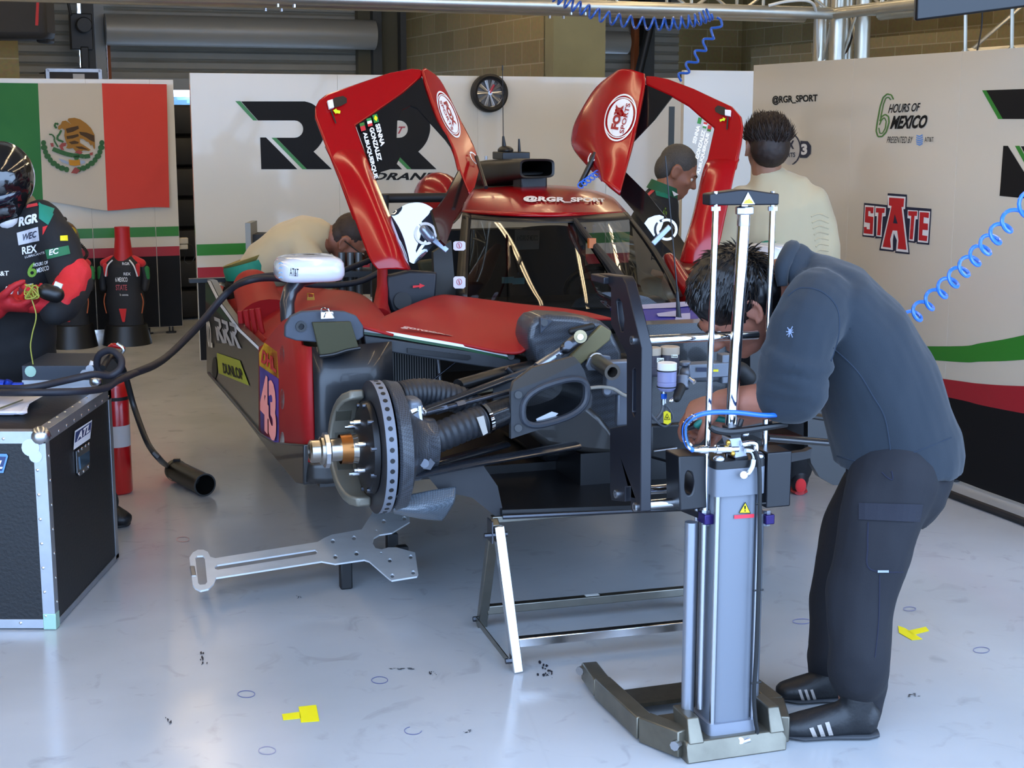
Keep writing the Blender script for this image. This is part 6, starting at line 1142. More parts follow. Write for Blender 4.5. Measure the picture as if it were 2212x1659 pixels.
# black heater torch with hose, hoses looping to the car
g0 = onz(452, 1052, .055); g1 = onz(372, 1012, .06)
to = thing('heater_torch', (g0 + g1) / 2, 'black cylindrical blower nozzle lying on the floor beside the car', 'blower'); tdx = (g0 - g1).normalized(); g0 = g1 + tdx * .36
part('barrel', MB().lathe([(-.07, .016), (-.02, .018), (-.01, .036), (0, .046), (.05, .05), (.34, .052), (.36, .054), (.36, .047), (.2, .045)], g1 + tdx * .02, tdx, 28, False), mat('blower_black', '1c1b19', .4, .3), to, sm=50)
part('inside', MB().lathe([(.2, .046), (.2, .001)], g1 + tdx * .02, tdx, 24, False), INNER, to); part('support_foot', MB().tube([g1 + tdx * .06 - Z * .045 + CU * .0, g1 + tdx * .07 - Z * .058], .006, 6), DKSTEEL, to); part('band', MB().lathe([(.03, .052), (.05, .054), (.06, .052)], g1, tdx, 24, False).box(g1 + tdx * .06 + Z * .052, (.03, .02, .015)), BLK2, to)
HOSE = mat('sleeved_hose', '1b1c26', .6)
yC = fc0.y + .6
part('torch_hose', MB().tube([at(222, 795, yC), at(240, 770, yC + .1), at(258, 782, yC + .15), at(272, 815, yC + .2), at(290, 880, yC + .25), at(318, 955, yC + .1), at(345, 992, yC + .0), g1 - tdx * .06], .0115, 10, 8), mat('rubber_hose', '121315', .45), to)
hz_ = [((-30, 838, yC - .1), (60, 838, yC - .2), (150, 820, yC - .1), (200, 809, yC - .05), (236, 811, yC), (259, 797, yC + .02), (261, 774, yC + .05), (240, 757, yC + .08), (215, 766, yC + .1), (210, 790, yC + .12), (228, 809, yC + .14), (262, 812, yC + .17), (300, 801, yC + .25), (360, 770, yC + .6), (430, 700, yC + .9), (490, 632, yC + 1.0), (540, 606, yC + .9), (600, 602, yC + 1.0), (680, 616, yC + 1.1), (770, 610, yC + 1.2), (830, 582, yC + 1.3)),
       ((-30, 848, yC - .15), (60, 848, yC - .25), (160, 846, yC - .2), (225, 839, yC - .05), (255, 822, yC + .05), (290, 807, yC + .2), (350, 780, yC + .6), (425, 710, yC + .9), (485, 640, yC + 1.0), (530, 605, yC + .95), (600, 594, yC + 1.05), (640, 597, yC + 1.2), (720, 590, yC + 1.4), (800, 562, yC + 1.6))]
for i, P in enumerate(hz_): tag(part('sleeved_hose', MB().tube([at(*p) for p in P], .0135, 10, 7), HOSE, None), ('thick black hose looping from the flight case up under the mirror, lower strand', 'thick black hose looping from the flight case up over the fender hump, upper strand')[i], 'hose')
# --- setup plate lying on rubber feet
cpz = .105
cpf = lambda x, y: onz(x, -y, cpz)
CP = lambda L: [(380 + x * .2712, 1080 + y * .2712) for x, y in L]
out = CP([(108, 470), (135, 430), (175, 408), (220, 408), (255, 425), (275, 465), (315, 475), (1130, 345), (1180, 315), (1240, 288), (1480, 245), (1560, 120), (1570, 60), (1700, 40), (1862, 130), (1862, 185), (1720, 272), (1620, 288), (1575, 315), (1566, 355), (1590, 395), (1640, 405), (1690, 390), (1760, 390), (1905, 430), (1930, 600), (1920, 620), (1720, 652), (1700, 640), (1540, 500), (1500, 487), (1270, 520), (1160, 500), (320, 632), (300, 680), (260, 720), (195, 735), (155, 715), (135, 690)])
hs = [CP([(155, 475), (170, 458), (215, 455), (230, 470), (250, 665), (235, 685), (190, 688), (178, 675)]), CP([(310, 545), (330, 530), (1110, 408), (1130, 425), (1115, 445), (335, 568), (312, 562)])]
for x, y, r in ((1250, 340, 18), (1418, 314, 18), (1270, 465, 18), (1438, 438, 18), (1655, 182, 17), (1820, 158, 17), (1704, 493, 17), (1870, 465, 17), (1724, 617, 17), (1890, 590, 17), (1597, 256, 8), (1635, 433, 9)): hs.append(CP(circ(x, y, r, 14)))
pl_ = thing('setup_plate', onz(700, 1240), 'forked aluminium alignment plate with handle slots below the brake disc', 'plate')
part('plate', holed(inv(out), [inv(h) for h in hs], cpf, Z * .006), mat('plate_aluminium', 'd3d8dc', .5, .15, var=.1, vscale=14), pl_, sm=30, bev=.001)
for x, y in ((746, 1212), (846, 1150), (868, 1178)): q = onz(x, y, cpz); part('rubber_foot', MB().box(q - Z * cpz / 2, (.045, .04, cpz - .001), BAR), RUBBER, pl_, bev=.006)
part('handle_sleeve', MB().box(onz(417, 1236, cpz + .003), (.018, .12, .014), ((onz(425, 1236, cpz) - onz(417, 1236, cpz)).normalized(), (onz(424, 1270, cpz) - onz(412, 1205, cpz)).normalized(), Z)), ALU, pl_, bev=.003)
# --- racing-suit display stands by the flag wall
def suit_stand(px, py, label, neck=True, dn=None):
    b = onz(px, py); o = thing('suit_stand', b, label, 'mannequin'); k = b.y / 3170
    S = lambda y: max(0, at(px, y, b.y).z)
    part('plinth', MB().lathe([(0, 53 * k), (S(700) - .0, 44 * k)], b, Z, 32), mat('plinth_black', '141414', .4), o, sm=30)
    sec = [(702, 38, 22), (680, 36, 22), (655, 42, 24), (635, 40, 24), (620, 37, 23), (600, 40, 25), (580, 42, 26), (565, 40, 24), (556, 30, 18), (550, 18, 14)]
    part('suit', MB().loft([(V((b.x, b.y, S(y))), w * k, d * k, V((1, 0, 0))) for y, w, d in sec], 28), mat('suit_black', '17171a', .7), o, sm=80)
    for s_ in (-1, 1):
        part('sleeve', MB().limb([V((b.x + s_ * 40 * k, b.y, S(572))), V((b.x + s_ * 47 * k, b.y, S(595))), V((b.x + s_ * 45 * k, b.y - .02, S(622)))], [10 * k, 9 * k, 7 * k]), mat('suit_black', '17171a', .7), o, sm=80)
        part('shoulder_panel', MB().limb([V((b.x + s_ * 22 * k, b.y - .012, S(560))), V((b.x + s_ * 40 * k, b.y - .02, S(568)))], [9 * k, 9 * k]), REDCL, o, sm=80)
        part('chest_stripe', MB().tube([V((b.x + s_ * 18 * k, b.y - 20 * k, S(560))), V((b.x + s_ * 28 * k, b.y - 25 * k, S(572))), V((b.x + s_ * 34 * k, b.y - 22 * k, S(595)))], 1.6 * k, 6, 5), WPRINT, o)
        part('side_panel', MB().limb([V((b.x + s_ * 35 * k, b.y - 18 * k, S(572))), V((b.x + s_ * 34 * k, b.y - 18 * k, S(592)))], [5 * k, 4 * k]), REDCL, o); part('arm_stripe', MB().limb([V((b.x + s_ * 50 * k, b.y - 4 * k, S(580))), V((b.x + s_ * 52 * k, b.y - 5 * k, S(600)))], [6 * k, 4 * k]), mat('green_cloth', '1f6e33', .7), o)
        part('leg_stripe', MB().tube([V((b.x + s_ * 38 * k, b.y - 14 * k, S(632))), V((b.x + s_ * 42 * k, b.y - 14 * k, S(650))), V((b.x + s_ * 38 * k, b.y - 14 * k, S(675)))], 1.2 * k, 6, 4), mat('orange_cloth', 'a5522c', .7), o)
    part('boot_tongue', MB().prism([V((b.x + x * k, b.y - 25 * k, S(y))) for x, y in ((-8, 664), (8, 664), (3, 692), (-2, 692))], V((0, 4 * k, 0))), REDCL, o)
    if neck: part('neck_post', MB().lathe([(S(556) - b.z - .02, 22 * k), (S(535), 18 * k), (S(515), 16 * k), (S(490), 16 * k)], b, Z, 24), mat('neck_red', 'ad1015', .5), o, sm=50)
    fr = b.y - 27 * k
    for body, x0, x1, y0, y1, m in (('RGR', 4, 20, 570, 564, WPRINT), ('REX', 6, 21, 592, 586, WPRINT), ('6 MEXICO', -12, 14, 606, 596, WPRINT), ('STATE', -12, 12, 624, 612, mat('pink_print', 'a8474d', .6)), ('b senna', -4, 14, 636, 631, GREY)):
        lettering(body, qmap(V((b.x + x0 * k, fr, S(y0))), V((b.x + x1 * k, fr, S(y0))), V((b.x + x1 * k, fr, S(y1))), V((b.x + x0 * k, fr, S(y1))), 0), m, o, bold=.02)
    return o
suit_stand(275, 742, 'racing suit on a stand with a tall bare red neck by the flag wall')
o2 = suit_stand(158, 748, 'racing suit stand half hidden behind the helmeted driver', False)
hm = thing('spare_helmet', at(148, 512, 11.2), 'yellow and dark helmet with coiled lead on the hidden suit stand', 'helmet')
HC = at(140, 520, 11.2); part('shell', MB().ell(HC, (.11, .13, .15)), mat('helmet_ochre', '4a4018', .35, coat=.5), hm, sm=80)
part('visor_band', MB().ell(HC + V((.02, -.03, -.01)), (.1, .115, .05)), mat('visor_pale', 'b9b6a8', .3), hm, sm=80); part('side_patch', MB().ell(HC + V((.055, -.05, .07)), (.05, .06, .04)), mat('helmet_yellow', 'b5a613', .4), hm, sm=80); part('chin_patch', MB().ell(HC + V((.05, -.04, -.1)), (.06, .07, .07)), REDCL, hm, sm=80)
C = crom([at(x, y, 11.1) for x, y in ((158, 505), (166, 520), (178, 532), (188, 545), (184, 557), (170, 556), (158, 545))], 16); n = len(C)
part('coiled_lead', MB().tube([p + (V((math.cos(i * 1.6), 0, math.sin(i * 1.6)))) * .01 for i, p in enumerate(C)], .006, 6), BLK2, hm); part('earpiece', MB().ell(at(139, 474, 11.1), (.02, .02, .02)), RUBBER, hm)
# --- steel rig standing behind the car
rg = thing('steel_rig', onz(770, 900), 'grey steel tool stand seen between the mirror and the raised right door', 'tool stand')
rY = 7.4
for x in (738, 757, 775, 806): part('upright', MB().cyl(at(x, 545, rY), V((at(x, 600, rY).x, rY, 0)), .018, n=10), mat('rig_grey', '6f7274', .4, .6), rg)
part('shelf', MB().box(at(770, 588, rY), (.24, .2, .03)), BLK2, rg); part('tray', MB().box(at(790, 645, rY), (.16, .2, .02)), WPRINT, rg); part('brace', MB().cyl(at(765, 633, rY - .1), at(780, 655, rY - .1), .008), mat('rig_cream', 'b5a98c', .5), rg)
# --- black floor cable along the side panels and pillar-mounted rail
tag(part('floor_cable', MB().tube([onz(x, y, .018) for x, y in ((1960, 1030), (2025, 1056), (2090, 1081), (2160, 1107), (2225, 1132), (2300, 1165))], .018, 8, 5), mat('cable_dirty', '1d1c1f', .7, var=.3, vscale=20), None), 'thick black cable lying on the floor along the side panels', 'cable')
pp = at(1448, 400, 9.6); tag(part('wall_rail', MB().box(V((pp.x, pp.y, .9 * 1.0)), (.035, .03, 1.8)), mat('rail_charcoal', '2b302c', .5), None), 'dark upright rail on the back panels seen through the left door', 'rail')
eqp = at(520, 520, 9.6); sh = thing('wall_shelf', V((eqp.x, eqp.y, 0)), 'grey and black shelf unit behind the stooping man in cream', 'shelf')
part('end_panel', MB().box(V((at(543, 500, 9.7).x, 9.7, at(543, 480, 9.7).z / 2)), (.035, .25, at(543, 478, 9.7).z)), mat('end_grey', '8d8c86', .5, .4), sh); part('shelf_body', MB().box(V((at(590, 540, 9.75).x, 9.75, at(590, 505, 9.75).z / 2)), (.26, .22, at(590, 503, 9.75).z)), mat('shelf_dark', '2a2724', .6), sh)
# ================================================================= people
SKIN = mat('skin', '9a6c52', .5, sss=.15, var=.12, vscale=30); SKIN2 = mat('skin_ruddy', '9c6450', .5, sss=.15, var=.12, vscale=30)
def fr(fwd, up):
    f = V(fwd).normalized(); u = V(up); u = (u - f * u.dot(f)).normalized(); return f, u, u.cross(f)      # r = left-hand side of the person
def head_geo(mb, c, fwd, up, s=1.0):
    f, u, r = fr(fwd, up); c = V(c); A = (r, f, u); g = lambda x, y, z: c + r * x * s + f * y * s + u * z * s
    E = lambda x, y, z, a, b, d: mb.ell(g(x, y, z), (a * s, b * s, d * s), A, 20, 12)
    E(0, -.012, .035, .076, .096, .085); E(0, .02, -.02, .066, .078, .09); E(0, .045, -.075, .046, .045, .042); E(0, .075, -.09, .022, .02, .02)
    E(0, .082, .028, .05, .018, .014)                                             # brow
    mb.limb([g(0, .088, .018), g(0, .112, -.022)], [.009 * s, .014 * s]); E(-.012, .1, -.026, .010, .012, .009); E(.012, .1, -.026, .010, .012, .009)
    E(0, .088, -.056, .026, .014, .007); E(0, .086, -.067, .022, .014, .008)      # lips
    for q in (-1, 1):
        E(q * .04, .07, -.02, .024, .02, .02); E(q * .076, -.008, -.006, .007, .020, .028); mb.limb([g(q * .080, .006, -.034), g(q * .087, -.012, -.030), g(q * .090, -.026, -.004), g(q * .088, -.020, .024), g(q * .084, .000, .024), g(q * .080, .008, .008)], [.0055 * s, .006 * s, .006 * s, .006 * s, .0055 * s, .004 * s], 8, 4)
    return g
def eyes(par, g, s, iris='4a3524'):
    for q in (-1, 1):
        mb = MB().ell(g(q * .032, .079, .004), (.0105 * s,) * 3, None, 12, 8); e_ = part('eye', mb, mat('eye_white', 'd8d4cc', .2), par, sm=80)
        part('iris', MB().ell(g(q * .032, .0855, .004), (.0055 * s,) * 3, None, 10, 8), mat('iris_' + iris, iris, .2), e_, sm=80)
        part('eyebrow', MB().limb([g(q * .018, .098, .026), g(q * .036, .094, .032), g(q * .052, .084, .026)], [.003 * s, .004 * s, .002 * s]), mat('brow_hair', '2a1d14', .8), par)
def hair_geo(mb, g, s, f, u, r, ln=.012, front=.05):
    A = (r, f, u)
    mb.ell(g(0, -.020, .048), ((.080 + ln) * s, (.094 + ln * .6) * s, (.084 + ln) * s), A, 24, 14); mb.ell(g(0, -.052, .0), ((.074 + ln) * s, (.062 + ln * .6) * s, (.075 + ln) * s), A, 20, 12)
def strands(mb, g, s, n, L, seed, tilt=(0, 0, 0), f=None, u=None, r=None, w=.0035):
    q = random.Random(seed)
    for i in range(n):
        th = q.uniform(0, 2 * math.pi); ph = math.acos(q.uniform(-.25, 1)); d = r * math.sin(ph) * math.cos(th) + f * math.sin(ph) * math.sin(th) + u * math.cos(ph)
        if d.dot(f) > .55 and d.dot(u) < .55: continue
        p = g(0, -.022, .042) + r * d.dot(r) * .090 * s + f * d.dot(f) * .098 * s + u * d.dot(u) * .092 * s
        e_ = d + V(tilt) + V((q.uniform(-.5, .5), q.uniform(-.5, .5), q.uniform(-.5, .5))); e_.normalize(); l = L * q.uniform(.6, 1.3)
        mb.cyl(p - d * .006, p + e_ * l, w, w * .15, 5)
def hand_geo(mb, w, d, n, s=1.0, curl=.5, spread=.25, thumb=1, lens=(.072, .08, .075, .06), pinch=0):
    """palm from the wrist w along d, n = direction the palm faces; thumb = +1/-1 picks the side"""
    d = V(d).normalized(); n = V(n); n = (n - d * n.dot(d)).normalized(); x = d.cross(n) * thumb      # x points to the thumb side
    P = lambda a, b, c: V(w) + d * a * s + x * b * s + n * c * s
    mb.loft([(P(-.01, 0, 0), .027 * s, .02 * s, x), (P(.02, .002, 0), .034 * s, .019 * s, x), (P(.06, 0, .002), .042 * s, .017 * s, x), (P(.092, -.002, .004), .040 * s, .014 * s, x)], 16)
    mb.ell(P(.035, .026, .012), (.03 * s, .018 * s, .016 * s), (d, x, n), 14, 10)
    tips = []
    for i, L in enumerate(lens):
        b = .031 - .0205 * i; c = curl * (1 + .12 * (i - 1.5)) + (pinch if i == 0 else 0); p = P(.088 - .004 * abs(i - 1.2), b, .004); sp_ = x * spread * (1.2 - i) * .22
        pts = [p]; ang = .25 * c
        for j, fr_ in enumerate((.45, .32, .25)):
            ang += c * (.75, .95, .7)[j]; v = (d * math.cos(ang) + n * math.sin(ang) + sp_ * math.cos(ang)).normalized(); pts.append(pts[-1] + v * L * fr_ * s)
        mb.limb(pts, [.0098 * s, .0092 * s, .0085 * s, .0070 * s], 10, 4); tips.append(pts)
    tp = [P(.02, .03, .012), P(.045, .052, .024), P(.068, .056, .042 + .01 * curl), P(.088, .046, .056 + .014 * curl)]
    mb.limb(tp, [.0135 * s, .0115 * s, .010 * s, .008 * s], 10, 4); tips.append(tp)
    return tips
def strands2(name, par, g, s, n, L, seed, m, f, u, r, flow, w=.0022, lift=.35, grow_=1.0):
    q = random.Random(seed); mb = MB(); fl = V(flow).normalized()
    for i in range(n):
        th = q.uniform(0, 2 * math.pi); ph = math.acos(q.uniform(-.2, 1)); d = r * math.sin(ph) * math.cos(th) + f * math.sin(ph) * math.sin(th) + u * math.cos(ph)
        if d.dot(f) > .5 and d.dot(u) < .6: continue
        p = g(0, -.022, .040) + (r * d.dot(r) * .088 + f * d.dot(f) * .100 + u * d.dot(u) * .092) * s * grow_
        t = fl - d * fl.dot(d) + (r * q.uniform(-.4, .4) + f * q.uniform(-.3, .3)); t = t.normalized() if t.length > .01 else u
        l = L * q.uniform(.6, 1.3); mb.tube([p - d * .004, p + t * l * .5 + d * lift * l * .5, p + t * l + d * lift * l * .6], [w, w * .8, w * .15], 4)
    return part(name, mb, m, par, sm=80)
def grow(name, mb, m, par, voxel=.012, smooth=3, disp=None, label=None):
    o = part(name, mb, m, par, sm=80, label=label); return bake(o, voxel, smooth, 0, disp=disp)
def shoe(par, heel, toe, s=1.0, m=None, name='shoe', h=.085, sole='d8d8d8'):
    heel, toe = V(heel), V(toe); d = (toe - heel).normalized(); sd_ = d.cross(Z); L = (toe - heel).length
    mb = MB().loft([(heel - d * .0 + Z * .045, .022 * s, .03 * s, sd_), (heel + d * L * .06 + Z * .05, .034 * s, .046 * s, sd_), (heel + d * L * .25 + Z * .055, .036 * s, .052 * s, sd_), (heel + d * L * .5 + Z * .045, .042 * s, .042 * s, sd_), (heel + d * L * .75 + Z * .034, .047 * s, .032 * s, sd_), (heel + d * L * .93 + Z * .028, .036 * s, .025 * s, sd_), (toe + Z * .025, .016 * s, .015 * s, sd_)], 18)
    mb.limb([heel + d * L * .22 + Z * .06, heel + d * L * .2 + Z * .13], [.042 * s, .042 * s])
    o = grow(name, mb, m, par, .008, 3)
    part('sole', MB().loft([(heel - d * .004 + Z * .010, .02 * s, .009, sd_), (heel + d * L * .1 + Z * .010, .036 * s, .010, sd_), (heel + d * L * .45 + Z * .010, .036 * s, .010, sd_), (heel + d * L * .75 + Z * .010, .048 * s, .010, sd_), (toe - d * .01 + Z * .010, .024 * s, .008, sd_)], 18), mat('sole_' + sole, sole, .6), o, sm=60)
    return o
# ---------------------------------------------------------------- the bending mechanic
NF = onz(1880, 1595); 
M_ = lambda x, y, Y=4.1: at(x, y, Y)
YM = 4.12; yn, yf = 3.98, 4.27           # near and far side of the body
me_ = thing('person', onz(1830, 1560), 'person in dark blue sweatshirt and navy cargo trousers bending over the open nose', 'person')
S_ = V((0, 1, 0))                         # body's side direction
pel, wai, mid_, che, nk = M_(1950, 985, YM), M_(1918, 880, YM), M_(1870, 770, YM), M_(1795, 665, YM), M_(1690, 610, YM)
hc = M_(1592, 660, YM - .02); hf = V((-.62, -.06, -.80)); hu = V((-.72, -.22, .60))
g = None
b = MB(); g = head_geo(b, hc, hf, hu, 1.14)
b.limb([nk + V((.10, 0, -.02)), nk, hc + V((.07, 0, .01))], [.075, .07, .066])
b.loft([(pel, .15, .12, S_), (wai, .15, .12, S_), (mid_, .16, .13, S_), (che, .17, .13, S_), (nk + V((.06, 0, -.02)), .09, .07, S_)], 20)
nsh, nel, nwr = M_(1745, 690, yn - .04), M_(1728, 850, yn - .09), M_(1560, 868, yn + .02); fsh, fel, fwr = M_(1760, 680, yf + .06), M_(1722, 862, yf + .06), M_(1575, 902, 4.16)
b.limb([nsh, nel], [.06, .048]); b.limb([nel, M_(1650, 866, yn - .04), nwr], [.056, .052, .036]); b.limb([fsh, fel], [.06, .048]); b.limb([fel, fwr], [.05, .034])
nk1, nan = M_(1850, 1275, yn), onz(1845, 1575) + Z * .07 + V((0, .0, 0)); fk1, fan = M_(1800, 1270, yf + .02), onz(1778, 1502) + Z * .08
b.limb([pel + V((0, -.09, -.02)), nk1, V((nan.x, nan.y, nan.z))], [.09, .06, .045]); b.limb([pel + V((0, .09, -.02)), fk1, M_(1798, 1400, 4.24), fan], [.09, .06, .05, .045])
hd = (M_(1490, 880, yn + .06) - nwr).normalized()
tips = hand_geo(b, nwr + hd * .005, hd + V((0, .1, -.12)), V((.25, .5, -1.0)), 1.12, .62, .5, 1)
hand_geo(b, fwr, V((-1, -.12, -.05)), V((.1, -.9, -.25)), 1.1, .85, .2, -1)
bd = grow('body', b, SKIN2, me_, .0052, 2)
eyes(bd, g, 1.1)
f_, u_2, r_2 = fr(hf, hu); hb = MB(); hair_geo(hb, g, 1.14, f_, u_2, r_2, .014); hb.ell(g(0, .025, .085), (.075, .06, .045), (r_2, f_, u_2), 18, 10); 
HAIRB = mat('hair_black', '0b0a0c', .4, var=.5, vscale=60)
for q in (-1, 1): hb.limb([g(q * .078, .02, .04), g(q * .08, .022, -.005)], [.014, .008])
hr_ = grow('hair', hb, HAIRB, me_, .0062, 2, (.003, 40)); strands2('hair_tufts', hr_, g, 1.16, 1500, .034, 3, HAIRB, f_, u_2, r_2, f_ - u_2 * .4, .0024, .3, 1.04)
# sweatshirt
SW = mat('sweatshirt_blue', '16202a', .9, sheen=.1, bump=.15, bscale=350)
b = MB()
b.loft([(M_(1938, 1008, YM), .188, .178, S_), (M_(1940, 990, YM), .19, .182, S_), (M_(1936, 965, YM), .192, .182, S_), (M_(1918, 900, YM), .19, .176, S_), (M_(1890, 815, YM), .195, .168, S_), (M_(1845, 728, YM), .205, .158, S_), (M_(1785, 660, YM), .20, .142, S_), (M_(1735, 615, YM), .15, .105, S_), (M_(1715, 600, YM), .10, .085, S_)], 28)
b.limb([M_(1770, 655, yn + .02), M_(1735, 715, yn - .06), M_(1722, 790, yn - .08), M_(1708, 838, yn - .08)], [.10, .096, .082, .07]); b.limb([M_(1775, 650, yf), fsh + V((-.02, .02, -.1)), M_(1722, 858, yf + .06)], [.10, .09, .075])
b.limb([M_(1722, 835, yn - .085), M_(1726, 850, yn - .09), M_(1688, 856, yn - .07)], [.074, .074, .068])
for k in range(6):
    c_ = M_(1720 - 2 * k, 772 + 15 * k, yn - .08); ax_ = (M_(1700, 860, yn - .08) - M_(1735, 740, yn - .07)).normalized() + V((.25 * math.sin(k * 2.1), .2 * math.cos(k * 1.7), 0)); ax_.normalize(); e1 = ax_.cross(V((0, 1, 0))).normalized(); e2 = ax_.cross(e1)
    b.tube([c_ + (e1 * math.cos(t_ * .3) + e2 * math.sin(t_ * .3)) * (.084 - .002 * k + .004 * math.sin(t_ + k)) for t_ in range(21)], .017, 8, closed=True)
b.limb([M_(1712, 590, YM - .06), M_(1722, 555, YM), M_(1730, 590, YM + .06)], [.03, .038, .03])
swt = grow('sweatshirt', b, SW, me_, .009, 2, (.008, 9, (1, 1, .6)))
part('neck_collar', MB().tube([M_(1690, 618, YM - .09), M_(1690, 575, YM - .075), M_(1712, 538, YM), M_(1705, 570, YM + .08), M_(1700, 610, YM + .09)], [.014, .022, .026, .022, .014], 10, 6), SW, swt, sm=80)
def seam(o, P, r, m, name='seam', sm=6):
    bpy.context.view_layer.update(); L = [onmesh(o, x, y, .0005) for x, y in [(p.x, p.y) for p in crom([V((a, b_, 0)) for a, b_ in P], sm)]]; L = [p for p in L if p is not None]
    if len(L) > 2: return part(name, MB().tube(L, r, 5), m, o)
def decal(o, name, polys, m, off=.002):
    bpy.context.view_layer.update(); mb = MB()
    for P in polys:
        L = [onmesh(o, x, y, off) for x, y in P]
        if all(p is not None for p in L): mb.add(L, [tuple(range(len(L)))])
    if mb.v: return part(name, mb, m, o, sm=0)
def dense(q, nx=8, ny=5):
    """pixel quad bl br tr tl -> small quads"""
    f = lambda u, v: tuple(q[0][k] * (1 - u) * (1 - v) + q[1][k] * u * (1 - v) + q[2][k] * u * v + q[3][k] * (1 - u) * v for k in (0, 1))
    return [[f(i / nx, j / ny), f((i + 1) / nx, j / ny), f((i + 1) / nx, (j + 1) / ny), f(i / nx, (j + 1) / ny)] for i in range(nx) for j in range(ny)]
def dtext(o, body, q, m, bold=.02, shear=0, off=.003):
    bpy.context.view_layer.update(); vs, fs = text2d(body, bold, shear); f = lambda u, v: tuple(q[0][k] * (1 - u) * (1 - v) + q[1][k] * u * (1 - v) + q[2][k] * u * v + q[3][k] * (1 - u) * v for k in (0, 1))
    P = [onmesh(o, *f(u, v), off) for u, v in vs]
    if all(p is not None for p in P): return part('lettering', MB().add(P, fs), m, o, sm=0)
DSW = mat('sweatshirt_seam', '1d2836', .9)
seam(swt, [(1702, 640), (1730, 622), (1775, 630), (1808, 665), (1812, 720), (1795, 780)], .0025, DSW); seam(swt, [(1800, 752), (1850, 800), (1885, 855), (1912, 905), (1925, 985)], .002, DSW); seam(swt, [(1808, 985), (1880, 1000), (1960, 982), (2055, 945)], .002, DSW)
lg = [(1706, 712), (1713, 728), (1702, 720), (1700, 725), (1711, 717)]
decal(swt, 'emblem_print', stroke([(1701, 707), (1706, 716), (1704, 728)], 2) + stroke([(1712, 705), (1707, 716), (1712, 729)], 2) + stroke([(1698, 716), (1714, 718)], 2) + stroke([(1699, 724), (1713, 712)], 1.5) + [disc(1706, 716, 3, 6, 10)], mat('emblem_grey', '6f7f9a', .6))
# trousers
TR = mat('cargo_navy', '0e0f17', .85, bump=.15, bscale=300)
b = MB(); b.loft([(M_(1945, 965, YM), .14, .11, S_), (M_(1948, 1000, YM), .168, .15, S_), (M_(1935, 1060, YM), .17, .145, S_), (M_(1915, 1100, YM), .15, .12, S_)], 24)
b.limb([M_(1930, 1030, yn + .03), M_(1895, 1150, yn), M_(1862, 1290, yn - .02), M_(1855, 1430, yn - .05), V((nan.x + .015, nan.y, .135))], [.125, .112, .096, .085, .078], 18); b.limb([M_(1920, 1030, yf - .02), M_(1850, 1150, yf), M_(1815, 1280, yf), M_(1802, 1400, 4.24), V((fan.x + .012, fan.y, .13))], [.12, .105, .088, .078, .068], 18)
b.limb([V((nan.x + .02, nan.y, .14)), V((nan.x + .02, nan.y, .065))], [.076, .064]); b.limb([V((fan.x + .015, fan.y, .14)), V((fan.x + .015, fan.y, .065))], [.07, .06])
trs = grow('trousers', b, TR, me_, .0105, 4, (.011, 8, (1, 1, .7)))
TRP = mat('cargo_flap', '141622', .85, bump=.15, bscale=300)
decal(trs, 'pocket_flap', dense([(1855, 1122), (1988, 1128), (1994, 1090), (1855, 1086)], 10, 4), TRP, .005); decal(trs, 'pocket_tag', [[(1896, 1232), (1920, 1232), (1920, 1237), (1896, 1237)]], mat('tag_grey', '8a93a0', .6), .005)
seam(trs, [(1875, 1128), (1874, 1180), (1880, 1230), (1960, 1236)], .0022, mat('trouser_seam', '14172a', .9)); seam(trs, [(1900, 1240), (1898, 1340), (1890, 1420)], .0018, mat('trouser_seam', '14172a', .9)); seam(trs, [(1905, 1020), (1915, 1030), (1928, 1036), (1926, 1018)], .002, mat('trouser_seam', '14172a', .9))
SH = mat('shoe_black', '0f1115', .5, bump=.2, bscale=120)
def stripes(o, L):
    for q in L: decal(o, 'shoe_stripe', dense(q, 2, 8), mat('stripe_taupe', '9a928c', .5), .003)
s1 = shoe(me_, onz(1893, 1590), onz(1676, 1590), 1.12, SH, sole='2a2c30'); s2 = shoe(me_, onz(1850, 1512), onz(1676, 1512), 1.08, SH, sole='2a2c30')
stripes(s1, [[(1762 + 17 * k, 1606), (1772 + 17 * k, 1606), (1757 + 17 * k, 1571 - 6 * k), (1748 + 17 * k, 1573 - 6 * k)] for k in range(3)]); stripes(s2, [[(1734 + 13 * k, 1520), (1741 + 13 * k, 1521), (1730 + 13 * k, 1489), (1724 + 13 * k, 1490)] for k in range(3)])
# ring on the finger, pliers in the hands
p = tips[1][1].lerp(tips[1][2], .2); q = (tips[1][2] - tips[1][1]).normalized(); part('finger_ring', MB().lathe([(-.004, .0112), (.004, .0112)], p, q, 18), CHROME, bd)
pw = thing('pliers', M_(1545, 915, 4.05), 'pliers with teal grips held in the bending mechanic\'s hands', 'pliers')
part('grip', MB().limb([M_(1505, 918, 4.0), M_(1530, 903, 4.0), M_(1570, 908, 4.02)], [.009, .01, .008]), mat('grip_teal', '0f6a60', .5), pw); part('grip', MB().limb([M_(1505, 920, 4.03), M_(1535, 925, 4.05), M_(1570, 935, 4.07)], [.009, .01, .008]), mat('grip_teal', '0f6a60', .5), pw); part('jaw', MB().cyl(M_(1505, 919, 4.02), M_(1480, 930, 4.03), .009, .004, 8), DKSTEEL, pw)
